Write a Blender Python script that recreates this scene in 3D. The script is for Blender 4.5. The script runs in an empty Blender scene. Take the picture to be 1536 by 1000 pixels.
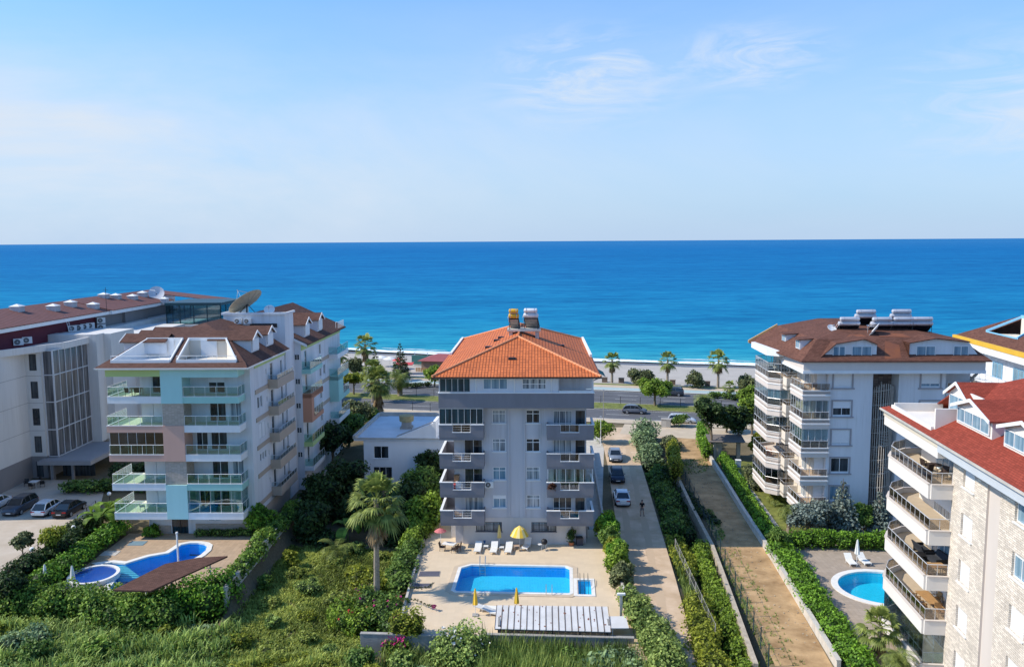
import bpy, bmesh, math, random
import numpy as np
from mathutils import Vector, Matrix, noise, Euler

R = math.radians
scene = bpy.context.scene
COL = scene.collection

# ------------------------------------------------------------------ camera model (metres, camera 30 m above the street)
F_PX = 1250.0
CAM_H = 30.0
PITCH = math.atan((500 - 361.7) / F_PX)
ROLL = R(0.354)
_cp, _sp, _cr, _sr = math.cos(PITCH), math.sin(PITCH), math.cos(ROLL), math.sin(ROLL)
FWD = Vector((0, _cp, -_sp))
_r0, _u0 = Vector((1, 0, 0)), Vector((0, _sp, _cp))
RIGHT = _r0 * _cr - _u0 * _sr
UP = _u0 * _cr + _r0 * _sr

def gp(u, v, z=0.0):
    """ground position surveyed from the photograph"""
    d = FWD + RIGHT * ((u - 768) / F_PX) + UP * ((500 - v) / F_PX)
    t = (z - CAM_H) / d.z
    return Vector((d.x * t, d.y * t, z))

def dp(u, v, Y):
    d = FWD + RIGHT * ((u - 768) / F_PX) + UP * ((500 - v) / F_PX)
    t = Y / d.y
    return Vector((d.x * t, Y, CAM_H + d.z * t))

# ------------------------------------------------------------------ materials
MATS = {}

def _nt(name):
    m = bpy.data.materials.new(name)
    m.use_nodes = True
    nt = m.node_tree
    b = nt.nodes['Principled BSDF']
    return m, nt, b

def _n(nt, typ, **kw):
    n = nt.nodes.new(typ)
    for k, v in kw.items():
        if k in n.inputs.keys():
            n.inputs[k].default_value = v
        else:
            setattr(n, k, v)
    return n

def _ramp(nt, fac, stops):
    r = nt.nodes.new('ShaderNodeValToRGB')
    el = r.color_ramp.elements
    while len(el) < len(stops):
        el.new(0.5)
    for e, (p, c) in zip(el, stops):
        e.position = p
        e.color = (c[0], c[1], c[2], 1)
    nt.links.new(fac, r.inputs['Fac'])
    return r

def sc(c, k):
    return tuple(min(1, x * k) for x in c)

def mat(name, col, rough=0.7, var=0.12, scale=1.5, metal=0.0, bump=0.0, bscale=40.0, streak=1.0, spec=0.4, col2=None):
    """plain surface with uneven tone; streak < 1 stretches the stains downwards"""
    if name in MATS:
        return MATS[name]
    m, nt, b = _nt(name)
    tc = _n(nt, 'ShaderNodeTexCoord')
    mp = _n(nt, 'ShaderNodeMapping')
    mp.inputs['Scale'].default_value = (1, 1, streak)
    nt.links.new(tc.outputs['Object'], mp.inputs['Vector'])
    no = _n(nt, 'ShaderNodeTexNoise', Scale=scale, Detail=6.0, Roughness=0.62)
    nt.links.new(mp.outputs['Vector'], no.inputs['Vector'])
    c2 = col2 or sc(col, 1 + var)
    r = _ramp(nt, no.outputs['Fac'], [(0.28, sc(col, 1 - var)), (0.72, c2)])
    out_c = r.outputs['Color']
    if streak < .16:      # rain streaks and dull patches on large outside walls
        m2 = _n(nt, 'ShaderNodeMapping'); m2.inputs['Scale'].default_value = (2.6, 2.6, .10); nt.links.new(tc.outputs['Object'], m2.inputs['Vector'])
        s2 = _n(nt, 'ShaderNodeTexNoise', Scale=1.0, Detail=5.0, Roughness=.7); nt.links.new(m2.outputs['Vector'], s2.inputs['Vector'])
        r2 = _ramp(nt, s2.outputs['Fac'], [(.30, (.80, .79, .76)), (.50, (1, 1, 1))])
        s3 = _n(nt, 'ShaderNodeTexNoise', Scale=.22, Detail=3.0); nt.links.new(tc.outputs['Object'], s3.inputs['Vector'])
        r3 = _ramp(nt, s3.outputs['Fac'], [(.40, (0, 0, 0)), (.62, (1, 1, 1))])
        mm = _n(nt, 'ShaderNodeMix', data_type='RGBA', blend_type='MULTIPLY'); nt.links.new(r3.outputs['Color'], mm.inputs['Factor'])
        nt.links.new(out_c, mm.inputs['A']); nt.links.new(r2.outputs['Color'], mm.inputs['B']); out_c = mm.outputs['Result']
    nt.links.new(out_c, b.inputs['Base Color'])
    b.inputs['Roughness'].default_value = rough
    b.inputs['Metallic'].default_value = metal
    b.inputs['Specular IOR Level'].default_value = spec
    if bump:
        n2 = _n(nt, 'ShaderNodeTexNoise', Scale=bscale, Detail=4.0)
        nt.links.new(tc.outputs['Object'], n2.inputs['Vector'])
        bp = _n(nt, 'ShaderNodeBump', Strength=bump, Distance=0.03)
        nt.links.new(n2.outputs['Fac'], bp.inputs['Height'])
        nt.links.new(bp.outputs['Normal'], b.inputs['Normal'])
    MATS[name] = m
    return m

def mat_tiles(name, col, w, h, mortar=(0.3, 0.12, 0.07), var=0.3, bump=0.6, gap=0.06, rough=0.75, offset=0.0, stain=0.2, spec=0.3):
    """rows of tiles or stone courses following the UV map (metres)"""
    if name in MATS:
        return MATS[name]
    m, nt, b = _nt(name)
    tc = _n(nt, 'ShaderNodeTexCoord')
    br = _n(nt, 'ShaderNodeTexBrick', Scale=1.0)
    br.offset = offset
    br.inputs['Brick Width'].default_value = w
    br.inputs['Row Height'].default_value = h
    br.inputs['Mortar Size'].default_value = gap * h
    br.inputs['Mortar Smooth'].default_value = 0.6
    br.inputs['Color1'].default_value = (*sc(col, 1 - var), 1)
    br.inputs['Color2'].default_value = (*sc(col, 1 + var), 1)
    br.inputs['Mortar'].default_value = (*mortar, 1)
    nt.links.new(tc.outputs['UV'], br.inputs['Vector'])
    no = _n(nt, 'ShaderNodeTexNoise', Scale=0.5, Detail=7.0, Roughness=0.65)
    nt.links.new(tc.outputs['Object'], no.inputs['Vector'])
    r = _ramp(nt, no.outputs['Fac'], [(0.3, (1 - stain,) * 3), (0.7, (1, 1, 1))])
    mx = _n(nt, 'ShaderNodeMix', data_type='RGBA', blend_type='MULTIPLY')
    mx.inputs['Factor'].default_value = 1
    nt.links.new(br.outputs['Color'], mx.inputs['A'])
    nt.links.new(r.outputs['Color'], mx.inputs['B'])
    nt.links.new(mx.outputs['Result'], b.inputs['Base Color'])
    b.inputs['Roughness'].default_value = rough
    b.inputs['Specular IOR Level'].default_value = spec
    bp = _n(nt, 'ShaderNodeBump', Strength=bump, Distance=0.04)
    bp.invert = True
    nt.links.new(br.outputs['Fac'], bp.inputs['Height'])
    nt.links.new(bp.outputs['Normal'], b.inputs['Normal'])
    MATS[name] = m
    return m

def mat_rib(name, col, pitch, var=0.15, bump=0.8, rough=0.6, dark=0.45):
    """ribbed sheet or ribbed tile: ridges run up the slope (UV u across)"""
    if name in MATS:
        return MATS[name]
    m, nt, b = _nt(name)
    tc = _n(nt, 'ShaderNodeTexCoord')
    wv = _n(nt, 'ShaderNodeTexWave', Scale=0.314 / pitch)
    wv.bands_direction = 'X'
    nt.links.new(tc.outputs['UV'], wv.inputs['Vector'])
    no = _n(nt, 'ShaderNodeTexNoise', Scale=1.2, Detail=6.0)
    nt.links.new(tc.outputs['Object'], no.inputs['Vector'])
    r = _ramp(nt, no.outputs['Fac'], [(0.3, sc(col, 1 - var)), (0.7, sc(col, 1 + var))])
    r2 = _ramp(nt, wv.outputs['Fac'], [(0.0, (dark,) * 3), (0.35, (1, 1, 1))])
    mx = _n(nt, 'ShaderNodeMix', data_type='RGBA', blend_type='MULTIPLY')
    mx.inputs['Factor'].default_value = 1
    nt.links.new(r.outputs['Color'], mx.inputs['A'])
    nt.links.new(r2.outputs['Color'], mx.inputs['B'])
    nt.links.new(mx.outputs['Result'], b.inputs['Base Color'])
    b.inputs['Roughness'].default_value = rough
    bp = _n(nt, 'ShaderNodeBump', Strength=bump, Distance=0.05)
    nt.links.new(wv.outputs['Fac'], bp.inputs['Height'])
    nt.links.new(bp.outputs['Normal'], b.inputs['Normal'])
    MATS[name] = m
    return m

def mat_glass(name, tint, refl=0.12, rough=0.02):
    """clear tinted sheet: see-through with a sky reflection that grows at grazing angles"""
    if name in MATS:
        return MATS[name]
    m = bpy.data.materials.new(name)
    m.use_nodes = True
    nt = m.node_tree
    nt.nodes.remove(nt.nodes['Principled BSDF'])
    out = nt.nodes['Material Output']
    tr = _n(nt, 'ShaderNodeBsdfTransparent')
    tr.inputs['Color'].default_value = (*tint, 1)
    gl = _n(nt, 'ShaderNodeBsdfGlossy', Roughness=rough)
    lw = _n(nt, 'ShaderNodeLayerWeight', Blend=0.35)
    ma = _n(nt, 'ShaderNodeMath', operation='MULTIPLY_ADD')
    ma.inputs[1].default_value = 0.6
    ma.inputs[2].default_value = refl
    nt.links.new(lw.outputs['Fresnel'], ma.inputs[0])
    mx = _n(nt, 'ShaderNodeMixShader')
    nt.links.new(ma.outputs[0], mx.inputs['Fac'])
    nt.links.new(tr.outputs[0], mx.inputs[1])
    nt.links.new(gl.outputs[0], mx.inputs[2])
    nt.links.new(mx.outputs[0], out.inputs['Surface'])
    MATS[name] = m
    return m

def mat_pane(name, dark, light, scale=0.6, rough=0.05):
    """window pane: dark room or pale curtain behind reflective glass"""
    if name in MATS:
        return MATS[name]
    m, nt, b = _nt(name)
    tc = _n(nt, 'ShaderNodeTexCoord')
    mp = _n(nt, 'ShaderNodeMapping')
    mp.inputs['Scale'].default_value = (5, 5, 0.35)
    nt.links.new(tc.outputs['Object'], mp.inputs['Vector'])
    no = _n(nt, 'ShaderNodeTexNoise', Scale=scale, Detail=3.0)
    nt.links.new(mp.outputs['Vector'], no.inputs['Vector'])
    r = _ramp(nt, no.outputs['Fac'], [(0.35, dark), (0.62, light)])
    nt.links.new(r.outputs['Color'], b.inputs['Base Color'])
    b.inputs['Roughness'].default_value = rough
    b.inputs['Specular IOR Level'].default_value = 0.6
    MATS[name] = m
    return m

def mat_leaf(name, dark, light, trans=0.25, rough=0.55):
    if name in MATS:
        return MATS[name]
    m, nt, b = _nt(name)
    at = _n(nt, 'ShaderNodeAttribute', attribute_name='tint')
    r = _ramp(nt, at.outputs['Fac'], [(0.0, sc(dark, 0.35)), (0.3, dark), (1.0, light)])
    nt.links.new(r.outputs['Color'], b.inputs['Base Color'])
    b.inputs['Roughness'].default_value = rough
    b.inputs['Specular IOR Level'].default_value = 0.25
    tl = _n(nt, 'ShaderNodeBsdfTranslucent')
    nt.links.new(r.outputs['Color'], tl.inputs['Color'])
    mx = _n(nt, 'ShaderNodeMixShader')
    mx.inputs['Fac'].default_value = trans
    nt.links.new(b.outputs[0], mx.inputs[1])
    nt.links.new(tl.outputs[0], mx.inputs[2])
    nt.links.new(mx.outputs[0], nt.nodes['Material Output'].inputs['Surface'])
    MATS[name] = m
    return m

# ------------------------------------------------------------------ mesh builder
class MB:
    def __init__(self):
        self.v, self.f = [], []

    def add(self, vs, fs):
        o = len(self.v)
        self.v += [tuple(p) for p in vs]
        self.f += [tuple(i + o for i in f) for f in fs]
        return self

    def poly(self, *pts):
        return self.add(pts, [tuple(range(len(pts)))])

    def box(self, x0, x1, y0, y1, z0, z1):
        if x0 > x1: x0, x1 = x1, x0
        if y0 > y1: y0, y1 = y1, y0
        if z0 > z1: z0, z1 = z1, z0
        vs = [(x, y, z) for z in (z0, z1) for y in (y0, y1) for x in (x0, x1)]
        return self.add(vs, [(0, 2, 3, 1), (4, 5, 7, 6), (0, 1, 5, 4), (2, 6, 7, 3), (0, 4, 6, 2), (1, 3, 7, 5)])

    def obox(self, o, ux, uy, uz):
        """box from corner o with three edge vectors"""
        o, ux, uy, uz = map(Vector, (o, ux, uy, uz))
        vs = [o + ux * i + uy * j + uz * k for k in (0, 1) for j in (0, 1) for i in (0, 1)]
        fs = [(0, 2, 3, 1), (4, 5, 7, 6), (0, 1, 5, 4), (2, 6, 7, 3), (0, 4, 6, 2), (1, 3, 7, 5)]
        if ux.cross(uy).dot(uz) < 0:
            fs = [f[::-1] for f in fs]
        return self.add(vs, fs)

    def prism(self, pts, z0, z1):
        """vertical prism from a plan polygon (counter-clockwise)"""
        a = sum(p[0] * q[1] - q[0] * p[1] for p, q in zip(pts, pts[1:] + pts[:1]))
        if a < 0: pts = pts[::-1]
        n = len(pts)
        vs = [(p[0], p[1], z0) for p in pts] + [(p[0], p[1], z1) for p in pts]
        fs = [tuple(range(n))[::-1], tuple(range(n, 2 * n))]
        fs += [(i, (i + 1) % n, n + (i + 1) % n, n + i) for i in range(n)]
        return self.add(vs, fs)

    def slab(self, pts, t):
        """solid of thickness t below a planar (any slope) polygon"""
        pts = [Vector(p) for p in pts]
        n = len(pts)
        nv = sum(((pts[i] - pts[0]).cross(pts[(i + 1) % n] - pts[0]) for i in range(1, n - 1)), Vector())
        if nv.z < 0:
            pts = pts[::-1]
        vs = pts + [p - Vector((0, 0, t)) for p in pts]
        fs = [tuple(range(n)), tuple(range(n, 2 * n))[::-1]]
        fs += [(i, n + i, n + (i + 1) % n, (i + 1) % n) for i in range(n)]
        return self.add(vs, fs)

    def tube(self, a, b, r, n=6, r2=None):
        a, b = Vector(a), Vector(b)
        r2 = r if r2 is None else r2
        d = (b - a)
        if d.length < 1e-6: return self
        d.normalize()
        x = d.cross(Vector((0, 0, 1)) if abs(d.z) < 0.9 else Vector((1, 0, 0))).normalized()
        y = d.cross(x)
        vs = []
        for p, rr in ((a, r), (b, r2)):
            for i in range(n):
                t = 2 * math.pi * i / n
                vs.append(p + x * (math.cos(t) * rr) + y * (math.sin(t) * rr))
        fs = [(i, (i + 1) % n, n + (i + 1) % n, n + i) for i in range(n)]
        fs += [tuple(range(n))[::-1], tuple(range(n, 2 * n))]
        return self.add(vs, fs)

    def path(self, pts, r, n=6):
        for a, b in zip(pts, pts[1:]):
            self.tube(a, b, r, n)
        return self

    def lathe(self, prof, c=(0, 0, 0), n=16, axis='z'):
        """prof: (radius, height) list"""
        c = Vector(c)
        vs = []
        for r, h in prof:
            for i in range(n):
                t = 2 * math.pi * i / n
                p = (math.cos(t) * r, math.sin(t) * r, h)
                if axis == 'x': p = (p[2], p[0], p[1])
                if axis == 'y': p = (p[1], p[2], p[0])
                vs.append(c + Vector(p))
        fs = []
        for j in range(len(prof) - 1):
            for i in range(n):
                fs.append((j * n + i, j * n + (i + 1) % n, (j + 1) * n + (i + 1) % n, (j + 1) * n + i))
        fs += [tuple(range(n))[::-1], tuple(range((len(prof) - 1) * n, len(prof) * n))]
        return self.add(vs, fs)

    def wall(self, o, ux, w, h, holes=(), reveal=0.14):
        """wall sheet from o, width w along ux, height h up; the outside is on the right hand of ux seen
        from above (ux x z). holes: (u0, u1, v0, v1)"""
        o, ux = Vector(o), Vector(ux).normalized()
        uz = Vector((0, 0, 1))
        nn = ux.cross(uz)
        us = sorted({0, w, *[x for q in holes for x in q[:2]]})
        vs_ = sorted({0, h, *[x for q in holes for x in q[2:]]})
        P = lambda u, v, d=0: o + ux * u + uz * v - nn * d
        for a, b in zip(us, us[1:]):
            for c, d in zip(vs_, vs_[1:]):
                mu, mv = (a + b) / 2, (c + d) / 2
                if any(q[0] < mu < q[1] and q[2] < mv < q[3] for q in holes):
                    continue
                self.poly(P(a, c), P(b, c), P(b, d), P(a, d))
        for u0, u1, v0, v1 in holes:
            k = reveal
            self.poly(P(u0, v0), P(u1, v0), P(u1, v0, k), P(u0, v0, k))
            self.poly(P(u0, v1, k), P(u1, v1, k), P(u1, v1), P(u0, v1))
            self.poly(P(u0, v0), P(u0, v0, k), P(u0, v1, k), P(u0, v1))
            self.poly(P(u1, v0, k), P(u1, v0), P(u1, v1), P(u1, v1, k))
        return self

    def build(self, name, m, parent=None, smooth=False, uv=False, label=None):
        me = bpy.data.meshes.new(name)
        me.from_pydata(self.v, [], self.f)
        me.validate()
        if uv:
            auto_uv(me)
        if smooth:
            me.polygons.foreach_set('use_smooth', [True] * len(me.polygons))
            me.set_sharp_from_angle(angle=R(40))
        me.materials.append(m)
        o = bpy.data.objects.new(name, me)
        COL.objects.link(o)
        if parent: o.parent = parent
        if label: o['label'] = label
        return o

def auto_uv(me):
    l = me.uv_layers.new(name='UVMap')
    for p in me.polygons:
        n = p.normal
        u = Vector((0, 0, 1)).cross(n)
        if u.length < 1e-3: u = Vector((1, 0, 0))
        u.normalize()
        w = n.cross(u)
        for li in p.loop_indices:
            c = me.vertices[me.loops[li].vertex_index].co
            l.data[li].uv = (c.dot(u), c.dot(w))

def tag(o, label, cat, group=None):
    o['label'] = label
    o['category'] = cat
    if group: o['group'] = group
    return o

def thing(name, label, cat, loc=(0, 0, 0), rz=0.0, group=None):
    o = bpy.data.objects.new(name, None)
    o.empty_display_size = 0.3
    COL.objects.link(o)
    o.location = loc
    o.rotation_euler = (0, 0, rz)
    return tag(o, label, cat, group)

def struct(o):
    o['kind'] = 'structure'
    return o

def dup(o, loc=None, rz=None, label=None, group=None, scale=None):
    """a copy of a thing with copies of its parts and their sub-parts"""
    c = o.copy()
    COL.objects.link(c)
    if loc is not None: c.location = loc
    if rz is not None: c.rotation_euler = (0, 0, rz)
    if scale is not None: c.scale = (scale,) * 3 if isinstance(scale, (int, float)) else scale
    if label: c['label'] = label
    if group: c['group'] = group
    for ch in list(o.children):
        k = ch.copy(); COL.objects.link(k); k.parent = c
        for g in list(ch.children):
            q = g.copy(); COL.objects.link(q); q.parent = k
    return c

# ------------------------------------------------------------------ windows, doors, rails
def window(parent, o, ux, w, h, fm, pm, cols=2, rows=1, depth=0.12, fw=0.06, name='window', sill=None, label=None, frac=None, shutter=None):
    """window in a wall opening: o = lower left corner on the wall face, ux along the wall"""
    o, ux = Vector(o), Vector(ux).normalized()
    uz = Vector((0, 0, 1)); nn = ux.cross(uz)
    b = o - nn * depth
    m = MB(); t = 0.06
    bar = lambda u0, u1, v0, v1, pr=0.0: m.obox(b + ux * u0 + uz * v0 + nn * pr, ux * (u1 - u0), nn * t, uz * (v1 - v0))
    bar(0, w, 0, fw); bar(0, w, h - fw, h); bar(0, fw, fw, h - fw); bar(w - fw, w, fw, h - fw)
    for i in range(1, cols):
        x = w * i / cols
        bar(x - fw / 2, x + fw / 2, fw, h - fw)
    for j in range(1, rows):
        z = h * (frac or j / rows)
        bar(fw, w - fw, z - fw / 2, z + fw / 2, 0.003)
    f = m.build(name, fm, parent, label=label)
    p = MB().obox(b + ux * fw * .5 + uz * fw * .5 + nn * 0.005, ux * (w - fw), nn * 0.02, uz * (h - fw))
    p.build('pane', pm, f)
    if shutter:
        MB().obox(b + ux * fw + uz * (h * (1 - shutter)) + nn * 0.062, ux * (w - 2 * fw), nn * 0.02, uz * (h * shutter - fw)).build('shutter', MATS['shutter_white'], f)
    if sill:
        MB().obox(o - ux * 0.08 - uz * 0.08 - nn * 0.02, ux * (w + .16), nn * 0.12, uz * 0.075).build('sill', sill, f)
    return f

def rail(parent, pts, z, h, metal, glass=None, post=1.0, r=0.025, name='railing', bars=0):
    """balcony rail along plan points; posts as part of the rail mesh, glass as a sub-part"""
    m = MB(); g = MB()
    for a, b in zip(pts, pts[1:]):
        a, b = Vector((a[0], a[1], 0)), Vector((b[0], b[1], 0))
        L = (b - a).length
        n = max(1, round(L / post))
        m.tube(a + Vector((0, 0, z + h)), b + Vector((0, 0, z + h)), r * 1.3, 6)
        for i in range(n + 1):
            p = a.lerp(b, i / n)
            m.tube(p + Vector((0, 0, z)), p + Vector((0, 0, z + h)), r, 4)
        for k in range(bars):
            q = z + h * (k + 1) / (bars + 1)
            m.tube(a + Vector((0, 0, q)), b + Vector((0, 0, q)), r * .6, 4)
        d = (b - a).normalized(); nn = d.cross(Vector((0, 0, 1)))
        if glass:
            g.obox(a + d * .03 + Vector((0, 0, z + .06)) - nn * .006, d * (L - .06), nn * .012, (0, 0, h - .1))
    o = m.build(name, metal, parent)
    if glass: g.build('glass_panel', glass, o)
    return o

# ------------------------------------------------------------------ foliage
def np_mesh(name, V, Fq, tint, m, parent=None, tri=False):
    me = bpy.data.meshes.new(name)
    k = 3 if tri else 4
    me.vertices.add(len(V)); me.vertices.foreach_set('co', np.asarray(V, np.float32).ravel())
    nf = len(Fq)
    me.loops.add(nf * k); me.loops.foreach_set('vertex_index', np.asarray(Fq, np.int32).ravel())
    me.polygons.add(nf)
    me.polygons.foreach_set('loop_start', np.arange(0, nf * k, k, dtype=np.int32))
    me.polygons.foreach_set('loop_total', np.full(nf, k, np.int32))
    a = me.attributes.new('tint', 'FLOAT', 'POINT')
    a.data.foreach_set('value', np.asarray(tint, np.float32))
    me.update(calc_edges=True)
    me.materials.append(m)
    o = bpy.data.objects.new(name, me)
    COL.objects.link(o)
    if parent: o.parent = parent
    return o

def _fbm(P, s, seed):
    """cheap smooth 3-D value in 0..1 from summed sines"""
    rng = np.random.default_rng(seed)
    out = np.zeros(len(P))
    amp = 1.0; tot = 0
    for k in range(5):
        d = rng.normal(size=(3, 3)); ph = rng.uniform(0, 6.28, 3)
        out += amp * (np.sin(P @ d[0] * s + ph[0]) * np.sin(P @ d[1] * s + ph[1]))
        tot += amp; s *= 1.8; amp *= .7
    return np.clip(.5 + .5 * out / tot * 1.6, 0, 1)

def leaf_arrays(ells, n, size, seed, lump=0.36, long=1.5, droop=0.0, shell=0.45, core=True):
    rng = np.random.default_rng(seed)
    E = np.array(ells, float)
    area = (E[:, 3] * E[:, 4] + E[:, 4] * E[:, 5] + E[:, 3] * E[:, 5])
    idx = rng.choice(len(E), n, p=area / area.sum())
    d = rng.normal(size=(n, 3)); d /= np.linalg.norm(d, axis=1)[:, None]
    d[:, 2] = np.where((d[:, 2] < -.3) & (rng.random(n) < .6), -d[:, 2], d[:, 2])
    C = E[idx, :3]; S = E[idx, 3:6]
    P0 = C + d * S
    lum = _fbm(P0, 1.6 / max(.5, E[:, 3:6].mean()), seed)
    rad = (1 - shell * rng.random(n) ** 2) * (1 + lump * (lum - .5) * 2)
    P = C + d * S * rad[:, None]
    N = d * .8 + rng.normal(size=(n, 3)) * .75; N[:, 2] += .35
    N /= np.linalg.norm(N, axis=1)[:, None]
    T = rng.normal(size=(n, 3)); T[:, 2] -= droop
    T -= N * (T * N).sum(1)[:, None]; T /= np.linalg.norm(T, axis=1)[:, None]
    B = np.cross(N, T)
    s = size * rng.uniform(.55, 1.35, n)[:, None]
    a, b = T * s * long * .5, B * s * .5
    V = np.stack([P - a, P + b - N * s * .1, P + a, P - b - N * s * .1], 1).reshape(-1, 3)
    Fq = np.arange(4 * n).reshape(n, 4)
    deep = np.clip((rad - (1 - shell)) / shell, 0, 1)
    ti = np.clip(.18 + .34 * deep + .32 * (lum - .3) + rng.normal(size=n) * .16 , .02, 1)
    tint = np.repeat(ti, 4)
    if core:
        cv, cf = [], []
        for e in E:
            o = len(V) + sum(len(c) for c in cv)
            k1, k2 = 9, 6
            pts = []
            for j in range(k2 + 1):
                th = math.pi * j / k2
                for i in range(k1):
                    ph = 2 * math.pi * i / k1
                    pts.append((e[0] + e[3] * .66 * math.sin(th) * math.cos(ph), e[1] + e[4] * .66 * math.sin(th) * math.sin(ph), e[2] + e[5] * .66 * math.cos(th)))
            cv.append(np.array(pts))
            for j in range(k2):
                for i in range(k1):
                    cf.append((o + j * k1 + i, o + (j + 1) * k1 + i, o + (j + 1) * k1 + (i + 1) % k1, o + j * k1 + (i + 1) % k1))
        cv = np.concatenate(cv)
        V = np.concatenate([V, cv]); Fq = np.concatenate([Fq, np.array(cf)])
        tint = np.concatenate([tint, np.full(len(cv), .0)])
    return V, Fq, tint

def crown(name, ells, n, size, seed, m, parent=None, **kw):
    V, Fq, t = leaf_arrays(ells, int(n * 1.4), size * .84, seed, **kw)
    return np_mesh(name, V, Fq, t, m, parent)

def scatter_ells(x0, x1, y0, y1, z, n, r, rng, h=1.0):
    return [(rng.uniform(x0, x1), rng.uniform(y0, y1), z + rng.uniform(-.2, .3) * r, r * rng.uniform(.7, 1.2), r * rng.uniform(.7, 1.2), r * h * rng.uniform(.7, 1.2)) for _ in range(n)]

def line_ells(a, b, step, rx, rz, rng, zf=0.75, jit=.25):
    a, b = Vector(a), Vector(b)
    n = max(2, int((b - a).length / step))
    out = []
    for i in range(n + 1):
        p = a.lerp(b, i / n)
        k = rng.uniform(.8, 1.2)
        out.append((p.x + rng.uniform(-jit, jit) * rx, p.y + rng.uniform(-jit, jit) * rx, p.z + rz * zf, rx * k, rx * k, rz * rng.uniform(.85, 1.15)))
    return out

def blades(pts, hmin, hmax, w, seed, per=4, lean=.45, tint=None):
    """grass: each tuft is a few bent blades; pts (n,3)"""
    rng = np.random.default_rng(seed)
    P = np.repeat(np.asarray(pts, float), per, 0)
    n = len(P)
    P[:, :2] += rng.normal(size=(n, 2)) * w * 2.5
    h = rng.uniform(hmin, hmax, n)[:, None]
    az = rng.uniform(0, 6.283, n)
    D = np.stack([np.cos(az), np.sin(az), np.zeros(n)], 1)
    S = np.stack([-np.sin(az), np.cos(az), np.zeros(n)], 1) * w * rng.uniform(.6, 1.3, n)[:, None]
    ln = rng.uniform(.1, lean, n)[:, None]
    Z = np.array([[0, 0, 1.]])
    mid = P + Z * h * .6 + D * h * ln * .35
    tip = P + Z * h * (1 - ln * .35) + D * h * ln
    V = np.stack([P - S, P + S, mid + S * .8, tip, mid - S * .8], 1).reshape(-1, 3)
    i0 = np.arange(n) * 5
    Fq = np.concatenate([np.stack([i0, i0 + 1, i0 + 2, i0 + 4], 1), np.stack([i0 + 4, i0 + 2, i0 + 3, i0 + 3], 1)])
    base = np.repeat(np.asarray(tint, float), per) if tint is not None else np.full(n, .5)
    ti = np.clip(base + rng.normal(size=n) * .2, .05, 1)
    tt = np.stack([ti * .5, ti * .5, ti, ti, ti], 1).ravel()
    i1 = np.stack([i0, i0 + 1, i0 + 2, i0 + 4], 1)
    tri = np.concatenate([i1[:, [0, 1, 2]], i1[:, [0, 2, 3]], np.stack([i0 + 4, i0 + 2, i0 + 3], 1)])
    return V, tri, tt

def poly_points(poly, n, rng, z=0):
    """random plan points inside a polygon"""
    P = np.array([(p[0], p[1]) for p in poly])
    lo, hi = P.min(0), P.max(0)
    out = []
    while len(out) < n:
        q = lo + rng.random((n * 2, 2)) * (hi - lo)
        ins = np.zeros(len(q), bool)
        j = len(P) - 1
        for i in range(len(P)):
            c = ((P[i, 1] > q[:, 1]) != (P[j, 1] > q[:, 1])) & (q[:, 0] < (P[j, 0] - P[i, 0]) * (q[:, 1] - P[i, 1]) / (P[j, 1] - P[i, 1] + 1e-12) + P[i, 0])
            ins ^= c; j = i
        out += [tuple(x) for x in q[ins]]
    a = np.array(out[:n])
    return np.column_stack([a, np.full(n, z)])
# ------------------------------------------------------------------ common materials
M = {}
M['white'] = mat('white_paint', (.78, .78, .77), .6, .06, 1.2, streak=.25)
M['offwhite'] = mat('off_white_render', (.72, .70, .66), .8, .07, .9, streak=.2, bump=.1)
M['lightmetal'] = mat('pale_metal', (.62, .63, .65), .35, .08, 3, metal=.3)
M['steel'] = mat('steel', (.55, .56, .58), .3, .1, 4, metal=.8)
M['darkmetal'] = mat('dark_metal', (.03, .032, .036), .45, .15, 4, metal=.3)
M['black'] = mat('black_plastic', (.015, .015, .017), .5, .2, 5)
M['shutter_white'] = MATS['shutter_white'] = mat('shutter_white', (.74, .75, .76), .5, .04, 6)
M['concrete'] = mat('concrete', (.36, .34, .31), .9, .22, 1.1, bump=.3, streak=.3)
M['concrete_pale'] = mat('concrete_pale', (.50, .47, .42), .9, .18, 1.0, bump=.3, streak=.35)
M['pane_dark'] = mat_pane('pane_dark', (.012, .016, .020), (.055, .07, .08))
M['pane_curtain'] = mat_pane('pane_curtain', (.09, .12, .15), (.42, .47, .50), .8)
M['pane_blue'] = mat_pane('pane_blue', (.12, .22, .30), (.24, .36, .44), .7)
M['pane_teal'] = mat_pane('pane_teal', (.006, .022, .030), (.018, .065, .085), .5)
M['glass_clear'] = mat_glass('glass_clear', (.82, .90, .92), .06)
M['glass_green'] = mat_glass('glass_green', (.78, .92, .89), .08)
M['glass_smoke'] = mat_glass('glass_smoke', (.74, .70, .65), .08)
M['wood'] = mat('timber', (.42, .24, .10), .6, .2, 5)
M['rattan'] = mat('dark_rattan', (.045, .028, .022), .7, .3, 12)
M['fabric_white'] = mat('white_fabric', (.74, .73, .69), .85, .05, 5)
M['plastic_white'] = mat('white_plastic', (.76, .76, .74), .45, .05, 5)
M['yellow'] = mat('yellow_fabric', (.78, .50, .05), .8, .1, 5)
M['terracotta'] = mat('terracotta', (.45, .17, .08), .8, .15, 6)
M['red'] = mat('faded_red', (.55, .06, .05), .6, .2, 4)
M['trunk'] = mat('bark', (.20, .15, .10), .9, .35, 6, bump=.6, bscale=18)
M['trunk_pale'] = mat('palm_bark', (.30, .25, .19), .9, .35, 5, bump=.7, bscale=12, streak=3)

# ------------------------------------------------------------------ coast frame: s inland -> sea, t along the shore
NS = Vector((.2368, .9716, 0)); TS = Vector((.9716, -.2368, 0))
def st(s, t, z=0.0):
    p = NS * s + TS * t
    return Vector((p.x, p.y, z))

def smooth(a, b, x):
    t = np.clip((x - a) / (b - a), 0, 1)
    return t * t * (3 - 2 * t)

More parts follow.
